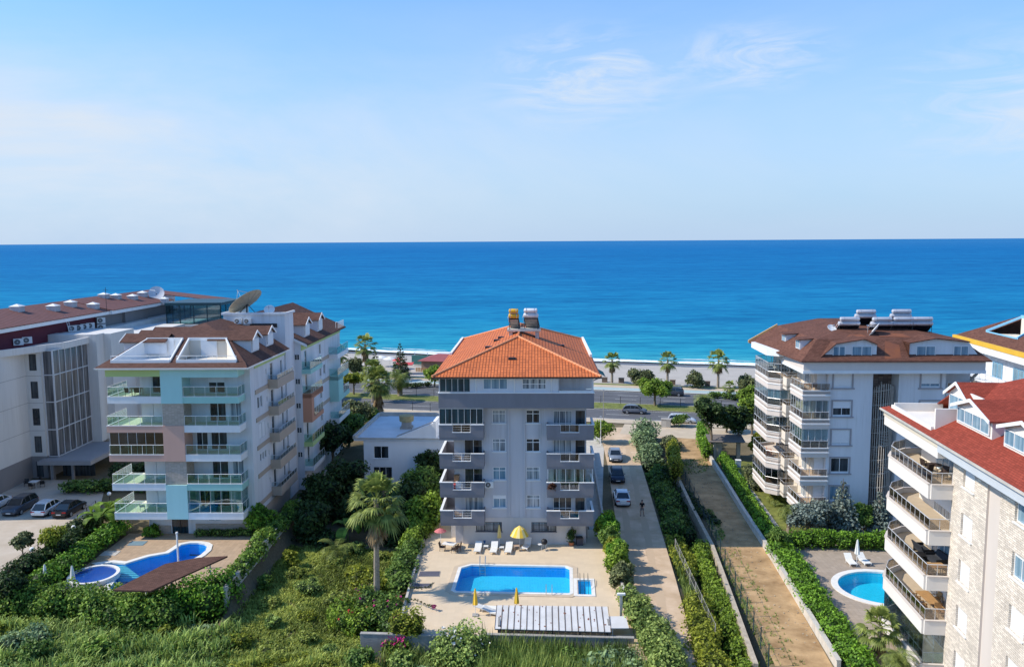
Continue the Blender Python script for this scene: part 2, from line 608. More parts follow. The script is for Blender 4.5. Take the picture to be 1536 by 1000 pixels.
def ground_z(x, y):
    """terrain height: the flat shore shelf, the sunken overgrown plot and the low foreground"""
    x = np.asarray(x, float); y = np.asarray(y, float)
    yb = .9 * smooth(-3.2, -2.2, x)
    low = (1 - smooth(60.4 - yb, 61.4 - yb, y)) * (1 - smooth(8.8, 10.0, x)) * smooth(-120, -110, x)
    low_l = (1 - smooth(67.0, 68.2, y)) * (1 - smooth(-24.6, -23.6, x))
    plot = smooth(-24.1, -23.2, x) * (1 - smooth(-9.6, -8.7, x)) * (1 - smooth(100, 106, y))
    z = -2.0 * np.maximum(np.maximum(low, low_l), plot * .8)
    ditch = smooth(0, 1, 1 - np.abs(x - (17.6 + (y - 80) * .06)) / 3.0) * (1 - smooth(116, 122, y)) * smooth(40, 46, y)
    z = z - 2.2 * ditch
    for (bx, by, rx, ry) in ((.6, 71.4, 7.6, 5.6), (-31.5, 75.8, 6.9, 6.0), (-37.4, 72.4, 3.0, 3.0), (31.9, 69.2, 5.6, 5.4)):
        z = z - 1.9 * (1 - smooth(.80, .98, np.maximum(np.abs(x - bx) / rx, np.abs(y - by) / ry)))
    s = .2368 * x + .9716 * y
    z = z - smooth(168, 182, s) * 1.6
    return z
def gz(x, y): return float(ground_z(x, y))

# ground sheet
xs = np.concatenate([np.arange(-700, -100, 40), np.arange(-100, 100, .8), np.arange(100, 701, 40)])
ys = np.concatenate([np.arange(-120, 30, 30), np.arange(30, 130, .8), np.arange(130, 420, 6)])
GX, GY = np.meshgrid(xs, ys)
GZ = ground_z(GX, GY)
V = np.stack([GX, GY, GZ], -1).reshape(-1, 3)
nx = len(xs)
a = np.arange(len(ys) - 1)[:, None] * nx + np.arange(nx - 1)[None]
a = a.ravel()
Fq = np.stack([a, a + 1, a + nx + 1, a + nx], 1)
m, nt, b = _nt('soil')
tc = _n(nt, 'ShaderNodeTexCoord')
n1 = _n(nt, 'ShaderNodeTexNoise', Scale=.12, Detail=8.0, Roughness=.65)
n2 = _n(nt, 'ShaderNodeTexNoise', Scale=3.5, Detail=6.0, Roughness=.7)
nt.links.new(tc.outputs['Object'], n1.inputs['Vector']); nt.links.new(tc.outputs['Object'], n2.inputs['Vector'])
r1 = _ramp(nt, n1.outputs['Fac'], [(.35, (.15, .125, .07)), (.65, (.24, .19, .12))])
r2 = _ramp(nt, n2.outputs['Fac'], [(.3, (.6, .6, .6)), (.7, (1, 1, 1))])
mx = _n(nt, 'ShaderNodeMix', data_type='RGBA', blend_type='MULTIPLY'); mx.inputs['Factor'].default_value = 1
nt.links.new(r1.outputs['Color'], mx.inputs['A']); nt.links.new(r2.outputs['Color'], mx.inputs['B'])
nt.links.new(mx.outputs['Result'], b.inputs['Base Color']); b.inputs['Roughness'].default_value = .95
b.inputs['Specular IOR Level'].default_value = .1
ground = struct(np_mesh('ground', V, Fq, np.zeros(len(V)), m))

def sheet(name, pts, z, m, uv=False):
    o = MB().poly(*[(p[0], p[1], z) for p in pts]).build(name, m, uv=uv)
    if o.data.polygons[0].normal.z < 0: o.data.flip_normals()
    return struct(o)

def strip(name, s0, s1, z, m, t0=-260, t1=260, n=26, wob=0.0, seed=0, z1=None):
    rng = random.Random(seed)
    mb = MB(); z1 = z if z1 is None else z1
    row = []
    for i in range(n + 1):
        t = t0 + (t1 - t0) * i / n
        row.append((st(s0 + rng.uniform(-wob, wob), t, z), st(s1 + rng.uniform(-wob, wob), t, z1)))
    for (a, b), (c, d) in zip(row, row[1:]):
        mb.poly(a, c, d, b)
    return struct(mb.build(name, m))

asph = mat('asphalt', (.105, .107, .115), .85, .16, .35, bump=.15, bscale=60, streak=1)
M['line'] = mat('road_line_paint', (.62, .62, .58), .7, .18, 3)
sand = mat('beach_sand', (.42, .385, .34), .95, .10, .25, bump=.2, bscale=6)
M['sandpave'] = mat('dusty_pavement', (.50, .41, .30), .9, .12, .5)
M['cycle'] = mat('cycle_lane_paint', (.36, .45, .45), .8, .10, .8)
M['lawn'] = mat('verge_grass', (.13, .16, .035), .9, .35, 1.2, col2=(.22, .24, .05), bump=.5, bscale=14)

strip('coast_road', 138.4, 146.7, .004, asph)
strip('coast_road', 152.3, 164.9, .004, asph)
strip('median', 146.7, 152.3, .10, M['lawn'])
strip('median_kerb', 146.55, 146.75, .125, M['concrete_pale'])
strip('median_kerb', 152.25, 152.45, .125, M['concrete_pale'])
strip('pavement', 135.3, 138.2, .10, M['sandpave'])
strip('pavement_kerb', 138.2, 138.45, .12, M['concrete_pale'])
strip('cycle_path', 165.5, 168.7, .10, M['cycle'])
strip('promenade', 164.9, 165.5, .12, M['concrete_pale'])
strip('promenade', 168.7, 171.6, .104, M['sandpave'])
strip('grass_verge', 171.6, 173.6, .075, M['lawn'], wob=.3, seed=3)
strip('beach', 171.6, 216.0, .06, sand, z1=-.80)
wet = mat('wet_sand', (.13, .13, .135), .45, .15, .4)
for s in (138.9, 146.2, 152.8, 164.4):
    strip('road_marking', s, s + .16, .010, M['line'])
for s in (142.4, 156.6, 160.6):
    mb = MB()
    for k in range(-26, 27):
        t = k * 9.0
        if abs(t) < 235:
            mb.poly(st(s, t, .010), st(s, t + 4, .010), st(s + .14, t + 4, .010), st(s + .14, t, .010))
    struct(mb.build('road_marking', M['line']))

# shore line: slight bow, wet band, foam, sea
def shore(t):
    return 208.6 + .00045 * (t - 20) ** 2 * (1 if t < 20 else -.4) + .055 * (t - 10) * -0.35 + .7 * math.sin(t * .09) + .35 * math.sin(t * .31 + 1)
rngs = random.Random(5)
T = [-260 + i * 2.0 for i in range(261)]
mb = MB()
for a, b in zip(T, T[1:]):
    sa, sb = shore(a), shore(b)
    za = lambda s: .06 - .86 * (s - 171.6) / 44.4 + .012
    mb.poly(st(sa - 4.2 + math.sin(a * .13) * .8, a, za(sa - 4.2)), st(sb - 4.2 + math.sin(b * .13) * .8, b, za(sb - 4.2)), st(sb + 1.5, b, za(sb + 1.5)), st(sa + 1.5, a, za(sa + 1.5)))
struct(mb.build('wet_sand', wet))
mfo, nt, b = _nt('foam')
b.inputs['Base Color'].default_value = (.86, .88, .88, 1); b.inputs['Roughness'].default_value = .8
tc = _n(nt, 'ShaderNodeTexCoord'); no = _n(nt, 'ShaderNodeTexNoise', Scale=1.1, Detail=6.0, Roughness=.7)
nt.links.new(tc.outputs['Object'], no.inputs['Vector'])
r = _ramp(nt, no.outputs['Fac'], [(.38, (.55, .70, .72)), (.52, (.88, .90, .90))])
nt.links.new(r.outputs['Color'], b.inputs['Base Color'])
def foam(off, wmin, wmax, z, name, seed, gaps=0.0):
    rg = np.random.default_rng(seed)
    mb = MB(); ph = rg.uniform(0, 6, 8)
    def prof(t):
        k = .5 + .5 * math.sin(t * .11 + ph[0]) * math.sin(t * .047 + ph[1])
        j = .35 * math.sin(t * .8 + ph[2]) + .25 * math.sin(t * 1.7 + ph[3])
        w = wmin + (wmax - wmin) * k + j * .5 - gaps
        c = shore(t) + off + .6 * math.sin(t * .07 + ph[4]) + j * .4
        return c, max(0.0, w)
    t = -260.0
    while t < 260:
        (c0, w0), (c1, w1) = prof(t), prof(t + .7)
        if w0 > .05 or w1 > .05:
            mb.poly(st(c0 - w0 * .5, t, z), st(c1 - w1 * .5, t + .7, z), st(c1 + w1 * .5, t + .7, z), st(c0 + w0 * .5, t, z))
        t += .7
    return struct(mb.build(name, mfo))
foam(1.6, 3.2, 6.2, -.40, 'surf_foam', 1)
foam(7.8, -.6, 1.5, -.385, 'surf_foam', 2, .5)

mse = bpy.data.materials.new('sea_water'); mse.use_nodes = True
nt = mse.node_tree; nt.nodes.remove(nt.nodes['Principled BSDF'])
tc = _n(nt, 'ShaderNodeTexCoord')
dot = _n(nt, 'ShaderNodeVectorMath', operation='DOT_PRODUCT'); dot.inputs[1].default_value = NS
nt.links.new(tc.outputs['Object'], dot.inputs[0])
lg = _n(nt, 'ShaderNodeMath', operation='LOGARITHM'); lg.inputs[1].default_value = 10
nt.links.new(dot.outputs['Value'], lg.inputs[0])
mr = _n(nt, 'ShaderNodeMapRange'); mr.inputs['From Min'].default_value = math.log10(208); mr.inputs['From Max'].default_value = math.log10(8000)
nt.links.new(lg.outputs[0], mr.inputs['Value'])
depth = _ramp(nt, mr.outputs[0], [(0.0, (.05, .36, .42)), (.03, (.015, .265, .385)), (.12, (.006, .190, .36)), (.35, (.005, .150, .345)), (.7, (.005, .136, .34)), (1, (.018, .158, .36))])  # colour by distance offshore; far end paled, horizon haze put into the colour
mp = _n(nt, 'ShaderNodeMapping'); mp.inputs['Rotation'].default_value = (0, 0, R(13.7)); mp.inputs['Scale'].default_value = (.07, .30, 1)
nt.links.new(tc.outputs['Object'], mp.inputs['Vector'])
wv = _n(nt, 'ShaderNodeTexNoise', Scale=1.0, Detail=7.0, Roughness=.68); nt.links.new(mp.outputs['Vector'], wv.inputs['Vector'])
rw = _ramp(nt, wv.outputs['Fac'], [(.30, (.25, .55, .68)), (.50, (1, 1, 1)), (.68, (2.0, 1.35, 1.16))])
mp2 = _n(nt, 'ShaderNodeMapping'); mp2.inputs['Rotation'].default_value = (0, 0, R(13.7)); mp2.inputs['Scale'].default_value = (.0022, .008, 1)
nt.links.new(tc.outputs['Object'], mp2.inputs['Vector'])
wl = _n(nt, 'ShaderNodeTexNoise', Scale=1.0, Detail=5.0, Roughness=.6); nt.links.new(mp2.outputs['Vector'], wl.inputs['Vector'])
rl = _ramp(nt, wl.outputs['Fac'], [(.35, (.86, .90, .93)), (.65, (1.0, 1.0, 1.0))])
mx = _n(nt, 'ShaderNodeMix', data_type='RGBA', blend_type='MULTIPLY'); mx.inputs['Factor'].default_value = 1
nt.links.new(depth.outputs['Color'], mx.inputs['A']); nt.links.new(rw.outputs['Color'], mx.inputs['B'])
mx3 = _n(nt, 'ShaderNodeMix', data_type='RGBA', blend_type='MULTIPLY'); mx3.inputs['Factor'].default_value = 1
nt.links.new(mx.outputs['Result'], mx3.inputs['A']); nt.links.new(rl.outputs['Color'], mx3.inputs['B'])
mp4 = _n(nt, 'ShaderNodeMapping'); mp4.inputs['Rotation'].default_value = (0, 0, R(10)); mp4.inputs['Scale'].default_value = (.011, .032, 1)
nt.links.new(tc.outputs['Object'], mp4.inputs['Vector'])
w4 = _n(nt, 'ShaderNodeTexNoise', Scale=1.0, Detail=8.0, Roughness=.72); nt.links.new(mp4.outputs['Vector'], w4.inputs['Vector'])
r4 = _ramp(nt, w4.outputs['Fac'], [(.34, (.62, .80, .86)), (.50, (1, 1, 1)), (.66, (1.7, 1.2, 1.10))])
mx5 = _n(nt, 'ShaderNodeMix', data_type='RGBA', blend_type='MULTIPLY'); mx5.inputs['Factor'].default_value = 1
nt.links.new(mx3.outputs['Result'], mx5.inputs['A']); nt.links.new(r4.outputs['Color'], mx5.inputs['B']); mx3 = mx5
df = _n(nt, 'ShaderNodeBsdfDiffuse'); nt.links.new(mx3.outputs['Result'], df.inputs['Color'])
gl = _n(nt, 'ShaderNodeBsdfGlossy', Roughness=.35); gl.inputs['Color'].default_value = (.55, .8, 1, 1)
bp = _n(nt, 'ShaderNodeBump', Strength=.5, Distance=1.0); nt.links.new(wv.outputs['Fac'], bp.inputs['Height'])
nt.links.new(bp.outputs['Normal'], gl.inputs['Normal']); nt.links.new(bp.outputs['Normal'], df.inputs['Normal'])
mx2 = _n(nt, 'ShaderNodeMixShader'); mx2.inputs['Fac'].default_value = .07
nt.links.new(df.outputs[0], mx2.inputs[1]); nt.links.new(gl.outputs[0], mx2.inputs[2])
nt.links.new(mx2.outputs[0], nt.nodes['Material Output'].inputs['Surface'])
mb = MB()
for a, b in zip(T, T[1:]):
    mb.poly(st(shore(a), a, -.43), st(shore(b), b, -.43), st(3000, b, -.43), st(3000, a, -.43))
mb.poly(st(205, -60000, -.432), st(205, -260, -.432), st(3000, -260, -.432), st(3000, -60000, -.432))
mb.poly(st(205, 260, -.432), st(205, 60000, -.432), st(3000, 60000, -.432), st(3000, 260, -.432))
mb.poly(st(3000, -60000, -.43), st(3000, 60000, -.43), st(90000, 60000, -.43), st(90000, -60000, -.43))
struct(mb.build('sea', mse))

# side road, dusty; bare plot; pool decks and other paved ground
dusty = mat('dusty_track', (.56, .395, .24), .95, .22, .45, col2=(.67, .51, .36), bump=.3, bscale=10)
DR = [(945, 1010), (934, 850), (925, 790), (912, 700), (903, 660), (897, 641)]
DL = [(1052, 1010), (1014, 870), (997, 813), (972, 730), (957, 680), (950, 660), (1060, 652), (1105, 655), (1120, 638)]
pts = [gp(*q) for q in DR] + [gp(*q) for q in DL[::-1]]
sheet('dirt_road', pts, .008, dusty)
trk = mat('wheel_track', (.60, .45, .30), .95, .14, .8, col2=(.49, .36, .24))
for off in (-1.0, .9):
    mb = MB(); prev = None
    rg = random.Random(int(off * 10) + 40)
    for k in range(34):
        f = k / 33
        c = gp(994 - 62 * (1 - (1 - f) ** 2.1) - (0), 1005 - 335 * (1 - (1 - f) ** 2.1))
        w = .34 + rg.uniform(-.12, .12); x = c.x + off + rg.uniform(-.10, .10)
        cur = ((x - w, c.y, .013), (x + w, c.y, .013))
        if prev: mb.poly(prev[0], prev[1], cur[1], cur[0])
        prev = cur
    struct(mb.build('wheel_track', trk))
bare = mat('bare_soil', (.36, .215, .095), .95, .35, .55, col2=(.56, .37, .19), bump=.5, bscale=7)
pl = [gp(*q) for q in [(1168, 1010), (1128, 920), (1085, 835), (1050, 760), (1020, 690), (1010, 655), (1047, 650), (1065, 690), (1115, 770), (1160, 842), (1255, 1010)]]
sheet('bare_plot', pl, .012, bare)
deckmat = mat_tiles('deck_tiles', (.68, .545, .385), .6, .6, (.64, .51, .36), .03, .08, .02, .8, 0, .10)
sheet('courtyard', [(8.2, 70), (9.2, 70), (9.2, 84), (13.2, 118), (13.8, 131.5), (-6, 136), (-6, 110), (7.6, 108)], .016, M['concrete_pale'])
sheet('forecourt', [st(126, 8).xy, st(126, 60).xy, st(135.3, 60).xy, st(135.3, -14).xy, st(128, -14).xy], .020, M['sandpave'])
sheet('beach_car_park', [st(171.7, -56).xy, st(171.7, -26).xy, st(183, -24).xy, st(184, -58).xy], .115, M['sandpave'])
# ================================================================== grey apartment block with orange tiled roof (centre)
gw = mat('grey_lilac_render', (.52, .52, .545), .85, .10, .7, streak=.12, bump=.1)
gd = mat('slate_band_render', (.195, .193, .215), .85, .12, .7, streak=.25, bump=.1)
gb = mat('base_render', (.60, .565, .53), .85, .10, .7, streak=.2, bump=.1)
gt = mat('top_storey_render', (.60, .62, .66), .85, .05, .7, streak=.2)
otile = mat_tiles('orange_roof_tile', (.76, .205, .06), .30, .36, (.34, .085, .03), .17, .9, .16, .75, 0, .22)
oridge = mat('ridge_tile', (.72, .30, .14), .8, .2, 4)

AB = thing('apartment_block', 'grey apartment block with orange tiled roof and dark balcony bands behind the rectangular pool', 'apartment building', (-7.12, 79.05, 0), R(-1.74))
FL = [2.75, 5.58, 8.43, 11.28]
holes = []
for f in FL:
    holes += [(5.1, 6.4, f + 1.0, f + 2.3), (8.4, 9.75, f + 1.0, f + 2.3), (2.3, 4.1, f + .12, f + 2.25), (11.05, 12.9, f + .12, f + 2.25), (13.25, 14.15, f + .12, f + 2.25)]
w = MB(); w.wall((1.3, 1.4, 2.75), (1, 0, 0), 13.0, 11.35, [(a - 1.3, b - 1.3, c - 2.75, d - 2.75) for a, b, c, d in holes])
w.box(1.3, 14.3, 1.66, 28.9, 0.02, 17.0)
w.box(1.3, 1.32, 1.4, 1.66, 2.75, 14.1); w.box(14.28, 14.3, 1.4, 1.66, 2.75, 14.1)
w.build('wall', gw, AB)
gfl = MB(); gfl.wall((2.1, 1.38, 0), (1, 0, 0), 10.75, 2.74, [(1.3, 3.85, 1.35, 2.3), (6.8, 9.25, 1.35, 2.3)])
gfl.box(2.1, 12.85, 1.64, 5, 0, 2.74); gfl.box(2.1, 2.13, 1.38, 1.64, 0, 2.74); gfl.box(12.82, 12.85, 1.38, 1.64, 0, 2.74)
gfl.box(.7, 2.1, 3.2, 6, 0, 2.74); gfl.box(12.85, 14.6, 3.4, 6, 0, 2.74)
gfl.build('base_wall', gb, AB)
for x in (6.62, 8.16):
    MB().box(x, x + .14, 1.27, 1.4, 2.9, 14.05).build('pilaster', gw, AB)
for f in FL:
    k = int(f * 10) % 4
    window(AB, (5.1, 1.4, f + 1.0), (1, 0, 0), 1.3, 1.3, M['white'], [M['pane_curtain'], M['pane_dark'], M['pane_curtain'], M['pane_blue']][k], 2, 2, frac=.72, sill=M['white'], shutter=.25 if f < 3 else None)
    window(AB, (8.4, 1.4, f + 1.0), (1, 0, 0), 1.35, 1.3, M['white'], [M['pane_dark'], M['pane_curtain'], M['pane_blue'], M['pane_curtain']][k], 2, 2, frac=.72, sill=M['white'])
    window(AB, (2.3, 1.4, f + .12), (1, 0, 0), 1.8, 2.13, M['lightmetal'], M['pane_dark'] if f > 3 else M['pane_curtain'], 2, name='balcony_door')
    window(AB, (11.05, 1.4, f + .12), (1, 0, 0), 1.85, 2.13, M['white'], M['pane_curtain'] if f > 4 else M['pane_dark'], 3, 2, frac=.4, name='balcony_door')
    window(AB, (13.25, 1.4, f + .12), (1, 0, 0), .9, 2.13, M['darkmetal'], M['pane_dark'], 1, name='balcony_door')
for x in (3.4, 8.9):
    fr = window(AB, (x, 1.38, 1.35), (1, 0, 0), 2.55 if x < 5 else 2.45, .95, M['darkmetal'], M['pane_curtain'], 3, sill=gd)
    g = MB()
    for i in range(17):
        xx = x + .08 + i * .148
        g.tube((xx, 1.33, 1.35), (xx, 1.33, 2.3), .014, 4)
    g.tube((x, 1.33, 1.6), (x + 2.45, 1.33, 1.6), .014, 4); g.tube((x, 1.33, 2.05), (x + 2.45, 1.33, 2.05), .014, 4)
    g.build('window_bars', M['darkmetal'], fr)

def ab_balcony(x0, x1, f, left):
    """dark parapet balcony: low middle panel with a rail, pale coping"""
    m = MB(); top = f + 1.12; bot = f - .12
    g0, g1 = x0 + (1.28 if left else 1.3), x0 + (3.05 if left else 3.12)
    t = .14
    m.box(x0, x1, t, 1.4, f - .12, f)
    m.box(x0, g0, 0, t, bot, top); m.box(g1, x1, 0, t, bot, top); m.box(g0, g1, 0, t, bot, f + .38)
    if left:
        m.box(x0, x0 + t, t, 5.2, bot, top); m.box(x0 + t, x0 + 1.3, 1.4, 5.2, f - .12, f)
        m.box(x1 - t, x1, t, 1.38, bot, top); m.box(x0 + t, x0 + 1.3, 5.06, 5.2, bot, top)
    else:
        m.box(x1 - t, x1, t, 3.2, bot, top); m.box(x0, x0 + t, t, 1.38, bot, top); m.box(14.3, x1 - t, 1.4, 3.2, f - .12, f)
    # slightly projecting lower lip
    m.box(x0 + .02, x1 - .02, .05, 1.38, bot - .25, bot)
    o = m.build('balcony', gd, AB)
    c = MB(); k = .05
    c.box(x0 - k, g0, -k, t + k, top, top + .06); c.box(g1, x1 + k, -k, t + k, top, top + .06); c.box(g0 - .02, g1 + .02, -k, t + k, f + .38, f + .43)
    if left: c.box(x0 - k, x0 + t + k, t + k, 5.2, top, top + .06)
    else: c.box(x1 - t - k, x1 + k, t + k, 3.2, top, top + .06)
    c.build('coping', M['white'], o)
    rail(AB, [(g0 + .02, .07), (g1 - .02, .07)], f + .43, .72, M['white'], M['glass_smoke'] if (left and f > 9) or not left else None, .9, .022, bars=0 if not left else 2)
for i, f in enumerate(FL):
    ab_balcony(0, 4.32, f, True)
    ab_balcony(10.42, 14.95, f, False)
MB().box(0, 14.95, 0, 1.9, 14.05, 15.5).build('fascia_band', gd, AB)
MB().box(-.04, 15.0, -.05, 1.9, 15.5, 15.58).build('band_coping', M['white'], AB)

# top storey
tw = MB(); tw.wall((3.05, .12, 15.58), (1, 0, 0), 8.5, 1.5, [(1.25, 3.6, .28, 1.32), (5.0, 7.3, .28, 1.32)])
tw.box(3.05, 11.55, .40, 3.0, 15.58, 17.08); tw.box(.1, 3.05, 1.6, 3, 15.58, 17.08)
tw.box(11.55, 14.9, 2.2, 3, 15.58, 17.08); tw.box(14.72, 14.9, .12, .34, 15.58, 17.08); tw.box(.04, .14, .06, 1.6, 15.58, 17.08)
tw.box(11.50, 11.6, .12, 2.2, 15.58, 17.08)
tw.build('top_storey_wall', gt, AB)
window(AB, (4.3, .12, 15.86), (1, 0, 0), 2.35, 1.04, M['white'], M['pane_blue'], 3)
window(AB, (8.05, .12, 15.86), (1, 0, 0), 2.3, 1.04, M['white'], M['pane_curtain'], 3, 2)
window(AB, (12.4, 2.2, 15.9), (1, 0, 0), 1.7, .95, M['white'], M['pane_blue'], 2, depth=-.04)
window(AB, (11.75, 2.2, 15.6), (1, 0, 0), .6, 1.4, M['white'], M['pane_curtain'], 1, 2, depth=-.04, name='balcony_door')
MB().box(11.6, 14.9, .1, .18, 15.58, 15.72).build('loggia_ledge', M['white'], AB)
for (x0, x1, z0, z1, n) in ((.14, 3.05, 15.62, 17.05, 5), (.06, 4.26, 12.48, 14.03, 7)):
    m = MB(); g = MB(); dx = (x1 - x0) / n
    for i in range(n + 1): m.box(x0 + i * dx - .025, x0 + i * dx + .025, .06, .12, z0, z1)
    m.box(x0, x1, .06, .12, z1 - .06, z1 + .01); m.box(x0, x1, .06, .12, z0 - .01, z0 + .05)
    o = m.build('glazed_enclosure', M['lightmetal'], AB)
    g.box(x0, x1, .085, .105, z0 + .03, z1 - .03)
    for yy in (.12,): g.box(x0, x0 + .02, yy, 1.35, z0, z1)
    g.build('pane', M['pane_teal'], o)
for x in (3.62, 7.3, 10.85):
    MB().tube((x, .07, 14.9), (x, .07, 17.05), .05, 8).build('drain_pipe', M['white'], AB)
# curtains and enclosure of the third floor right balcony
f = FL[1]
m = MB(); g = MB()
for i in range(6): m.box(10.5 + i * .86, 10.54 + i * .86, .07, .11, f + 1.18, f + 2.55)
m.box(10.5, 14.84, .07, .11, f + 2.5, f + 2.56)
o = m.build('glazed_enclosure', M['white'], AB)
g.box(10.5, 14.84, .085, .095, f + 1.18, f + 2.5); g.build('glass_panel', M['glass_clear'], o)
c = MB()
for x in (10.7, 11.5, 12.9, 13.6):
    for k in range(5): c.box(x + k * .08, x + k * .08 + .05, .2 + .03 * (k % 2), .25 + .03 * (k % 2), f + 1.1, f + 2.5)
c.build('curtain', M['fabric_white'], o)

# roof
ez, rzz = 17.2, 20.0
r = MB()
A, B_, C_, D_ = (-.52, -.55, ez), (15.55, -.55, ez), (15.55, 29.5, ez), (-.52, 29.5, ez)
P, Q = (7.52, 8.3, rzz), (7.52, 22, rzz)
r.slab([A, B_, P], .16); r.slab([B_, C_, Q, P], .16); r.slab([C_, D_, Q], .16); r.slab([D_, A, P, Q], .16)
roof = r.build('roof', otile, AB, uv=True)
h = MB()
for a, b in ((A, P), (B_, P), (P, Q), (C_, Q), (D_, Q)):
    a, b = Vector(a), Vector(b); n = int((b - a).length / .42)
    for i in range(n):
        h.tube(a.lerp(b, i / n) + Vector((0, 0, .05)), a.lerp(b, (i + 1) / n) + Vector((0, 0, .05)), .13, 7, .105)
h.build('ridge_tiles', oridge, roof)
MB().box(-.45, 15.48, -.48, 29.4, 16.98, 17.03).build('soffit', M['offwhite'], AB)
gt_ = MB(); gt_.box(-.56, 15.6, -.62, -.53, 17.02, 17.13); gt_.box(15.56, 15.64, -.62, 29.5, 17.02, 17.13); gt_.build('gutter', M['darkmetal'], AB)
for x0, y0, y1 in ((15.3, 12.5, 29.5), (-.35, 14, 29.5)):
    MB().box(x0, x0 + .26, y0, y1, 17.0, 17.55).build('roof_parapet', M['white'], roof)
for (x, y) in ((7.0, 3.2), (4.4, 8.0), (5.1, 12.0), (5.5, 13.5), (12.2, 13.5)):
    z = ez + (rzz - ez) * min((y + .55) / 8.85, (x + .52) / 8.04, (15.55 - x) / 8.04)
    MB().box(x - .35, x + .35, y - .25, y + .25, z - .15, z + .14).build('skylight', M['darkmetal'], roof)
aw = MB(); aw.slab([(14.97, 7, 16.9), (14.97, 10, 16.9), (16.6, 10, 16.0), (16.6, 7, 16.0)], .04); aw.build('awning', mat('green_awning', (.02, .16, .13), .8, .15, 3), AB)
# roof plinth for the water heaters
p = MB(); p.box(6.2, 9.9, 12.4, 14.9, 20.12, 20.32); p.box(6.4, 6.8, 12.6, 14.6, 19.0, 20.12); p.box(9.3, 9.7, 12.6, 14.6, 19.0, 20.12)
p.build('roof_plinth', M['concrete_pale'], roof)

# solar water heaters: two tanks over a tilted collector on a frame. Built facing -y.
def solar_heater(name, label, loc, rz, tank_m, wide=1.5, group=None, second=True, back=None):
    t = thing(name, label, 'solar water heater', loc, rz, group)
    fr = MB()
    for sx in (-1, 1):
        x = sx * wide * .45
        fr.tube((x, -.9, 0), (x, .55, 1.15), .03, 5); fr.tube((x, .55, 0), (x, .55, 1.75), .03, 5)
        fr.tube((x, -.9, 0), (x, .55, 0), .03, 5); fr.tube((x, -.1, .62), (x, .55, 0), .025, 5)
    fr.tube((-wide * .45, -.9, 0), (wide * .45, -.9, 0), .03, 5); fr.tube((-wide * .45, .55, .5), (wide * .45, .55, .5), .025, 5)
    fr.build('frame', M['darkmetal'], t)
    c = MB(); c.obox((-wide * .48, -.95, .08), (wide * .96, 0, 0), (0, 1.4, 1.08), (0, -.05, .065)); co = c.build('collector_panel', mat('collector_glass', (.012, .016, .03), .12, .2, 3, spec=.8), t)
    if back: MB().obox((-wide * .47, -.94, .03), (wide * .94, 0, 0), (0, 1.38, 1.065), (0, .02, -.03)).build('back_sheet', back, co)
    b = MB()
    for x in (-wide * .48, 0, wide * .48 - .04): b.obox((x, -.97, .13), (.04, 0, 0), (0, 1.4, 1.08), (0, -.02, .03))
    b.build('collector_frame', M['lightmetal'], co)
    def tank(y, z, r, L):
        k = MB(); k.lathe([(r * .55, -L / 2), (r * .93, -L / 2 + .05), (r, -L / 2 + .1), (r, L / 2 - .1), (r * .93, L / 2 - .05), (r * .55, L / 2)], (0, y, z), 16, 'x')
        o = k.build('tank', tank_m, t, smooth=True)
        for x in (-L * .3, L * .3): MB().lathe([(r + .012, x - .03), (r + .012, x + .03)], (0, y, z), 16, 'x').build('strap', M['steel'], o)
    tank(.5, 1.5, .27, wide)
    if second: tank(.66, 2.05, .25, wide * .9)
    pp = MB(); pp.path([(wide * .5, .5, 1.5), (wide * .58, .5, 1.3), (wide * .55, -.8, .2)], .02, 5); pp.build('pipe', M['white'], t)
    return t
def ab_world(x, y, z):
    return AB.matrix_basis @ Vector((x, y, z)) if False else Matrix.Translation(AB.location) @ Euler((0, 0, R(-1.74))).to_matrix().to_4x4() @ Vector((x, y, z))
yt = mat('yellow_tank_paint', (.62, .37, .03), .5, .18, 4)
gtk = mat('grey_tank_paint', (.66, .66, .68), .45, .12, 4)
solar_heater('solar_water_heater', 'yellow twin tank solar water heater on the orange roof ridge', ab_world(7.0, 13.3, 20.32), R(172), yt, 1.15, back=mat('rusty_zinc', (.36, .32, .29), .6, .35, 3))
h2 = solar_heater('solar_water_heater', 'white twin tank solar water heater next to the yellow one on the orange roof', ab_world(8.9, 13.7, 20.32), R(170), gtk, 1.65, back=MATS['rusty_zinc'])

# things on the balconies of this block
def chair(name, label, loc, rz, m, cat='chair', group=None, arms=True):
    t = thing(name, label, cat, loc, rz, group)
    s = MB(); s.box(-.25, .25, -.25, .25, .40, .45); s.build('seat', m, t)
    b = MB(); b.obox((-.25, .23, .45), (.5, 0, 0), (0, .04, 0), (0, .1, .45)); b.build('backrest', m, t)
    for sx in (-.22, .22):
        for sy in (-.22, .22):
            MB().tube((sx, sy, 0), (sx, sy, .41), .02, 5).build('leg', m, t)
    if arms:
        for sx in (-.25, .25):
            a = MB(); a.box(sx - .025, sx + .025, -.22, .28, .62, .66); a.box(sx - .02, sx + .02, -.2, -.16, .45, .62); a.build('armrest', m, t)
    return t
def table(name, label, loc, rz, w, d, h, m, group=None, round_=False):
    t = thing(name, label, 'table', loc, rz, group)
    tp = MB()
    if round_: tp.lathe([(w / 2, h - .035), (w / 2, h)], (0, 0, 0), 20)
    else: tp.box(-w / 2, w / 2, -d / 2, d / 2, h - .035, h)
    tp.build('table_top', m, t)
    for sx in (-1, 1):
        for sy in (-1, 1):
            k = .32 if round_ else .44
            MB().tube((sx * w * k, sy * d * k, 0), (sx * w * k, sy * d * k, h - .035), .022, 5).build('leg', m, t)
    return t
wick = mat('tan_wicker', (.42, .30, .22), .8, .25, 10)
chair('balcony_chair', 'tan wicker armchair at the left end of a left balcony of the grey block', ab_world(1.75, .75, FL[2]), R(170), wick)
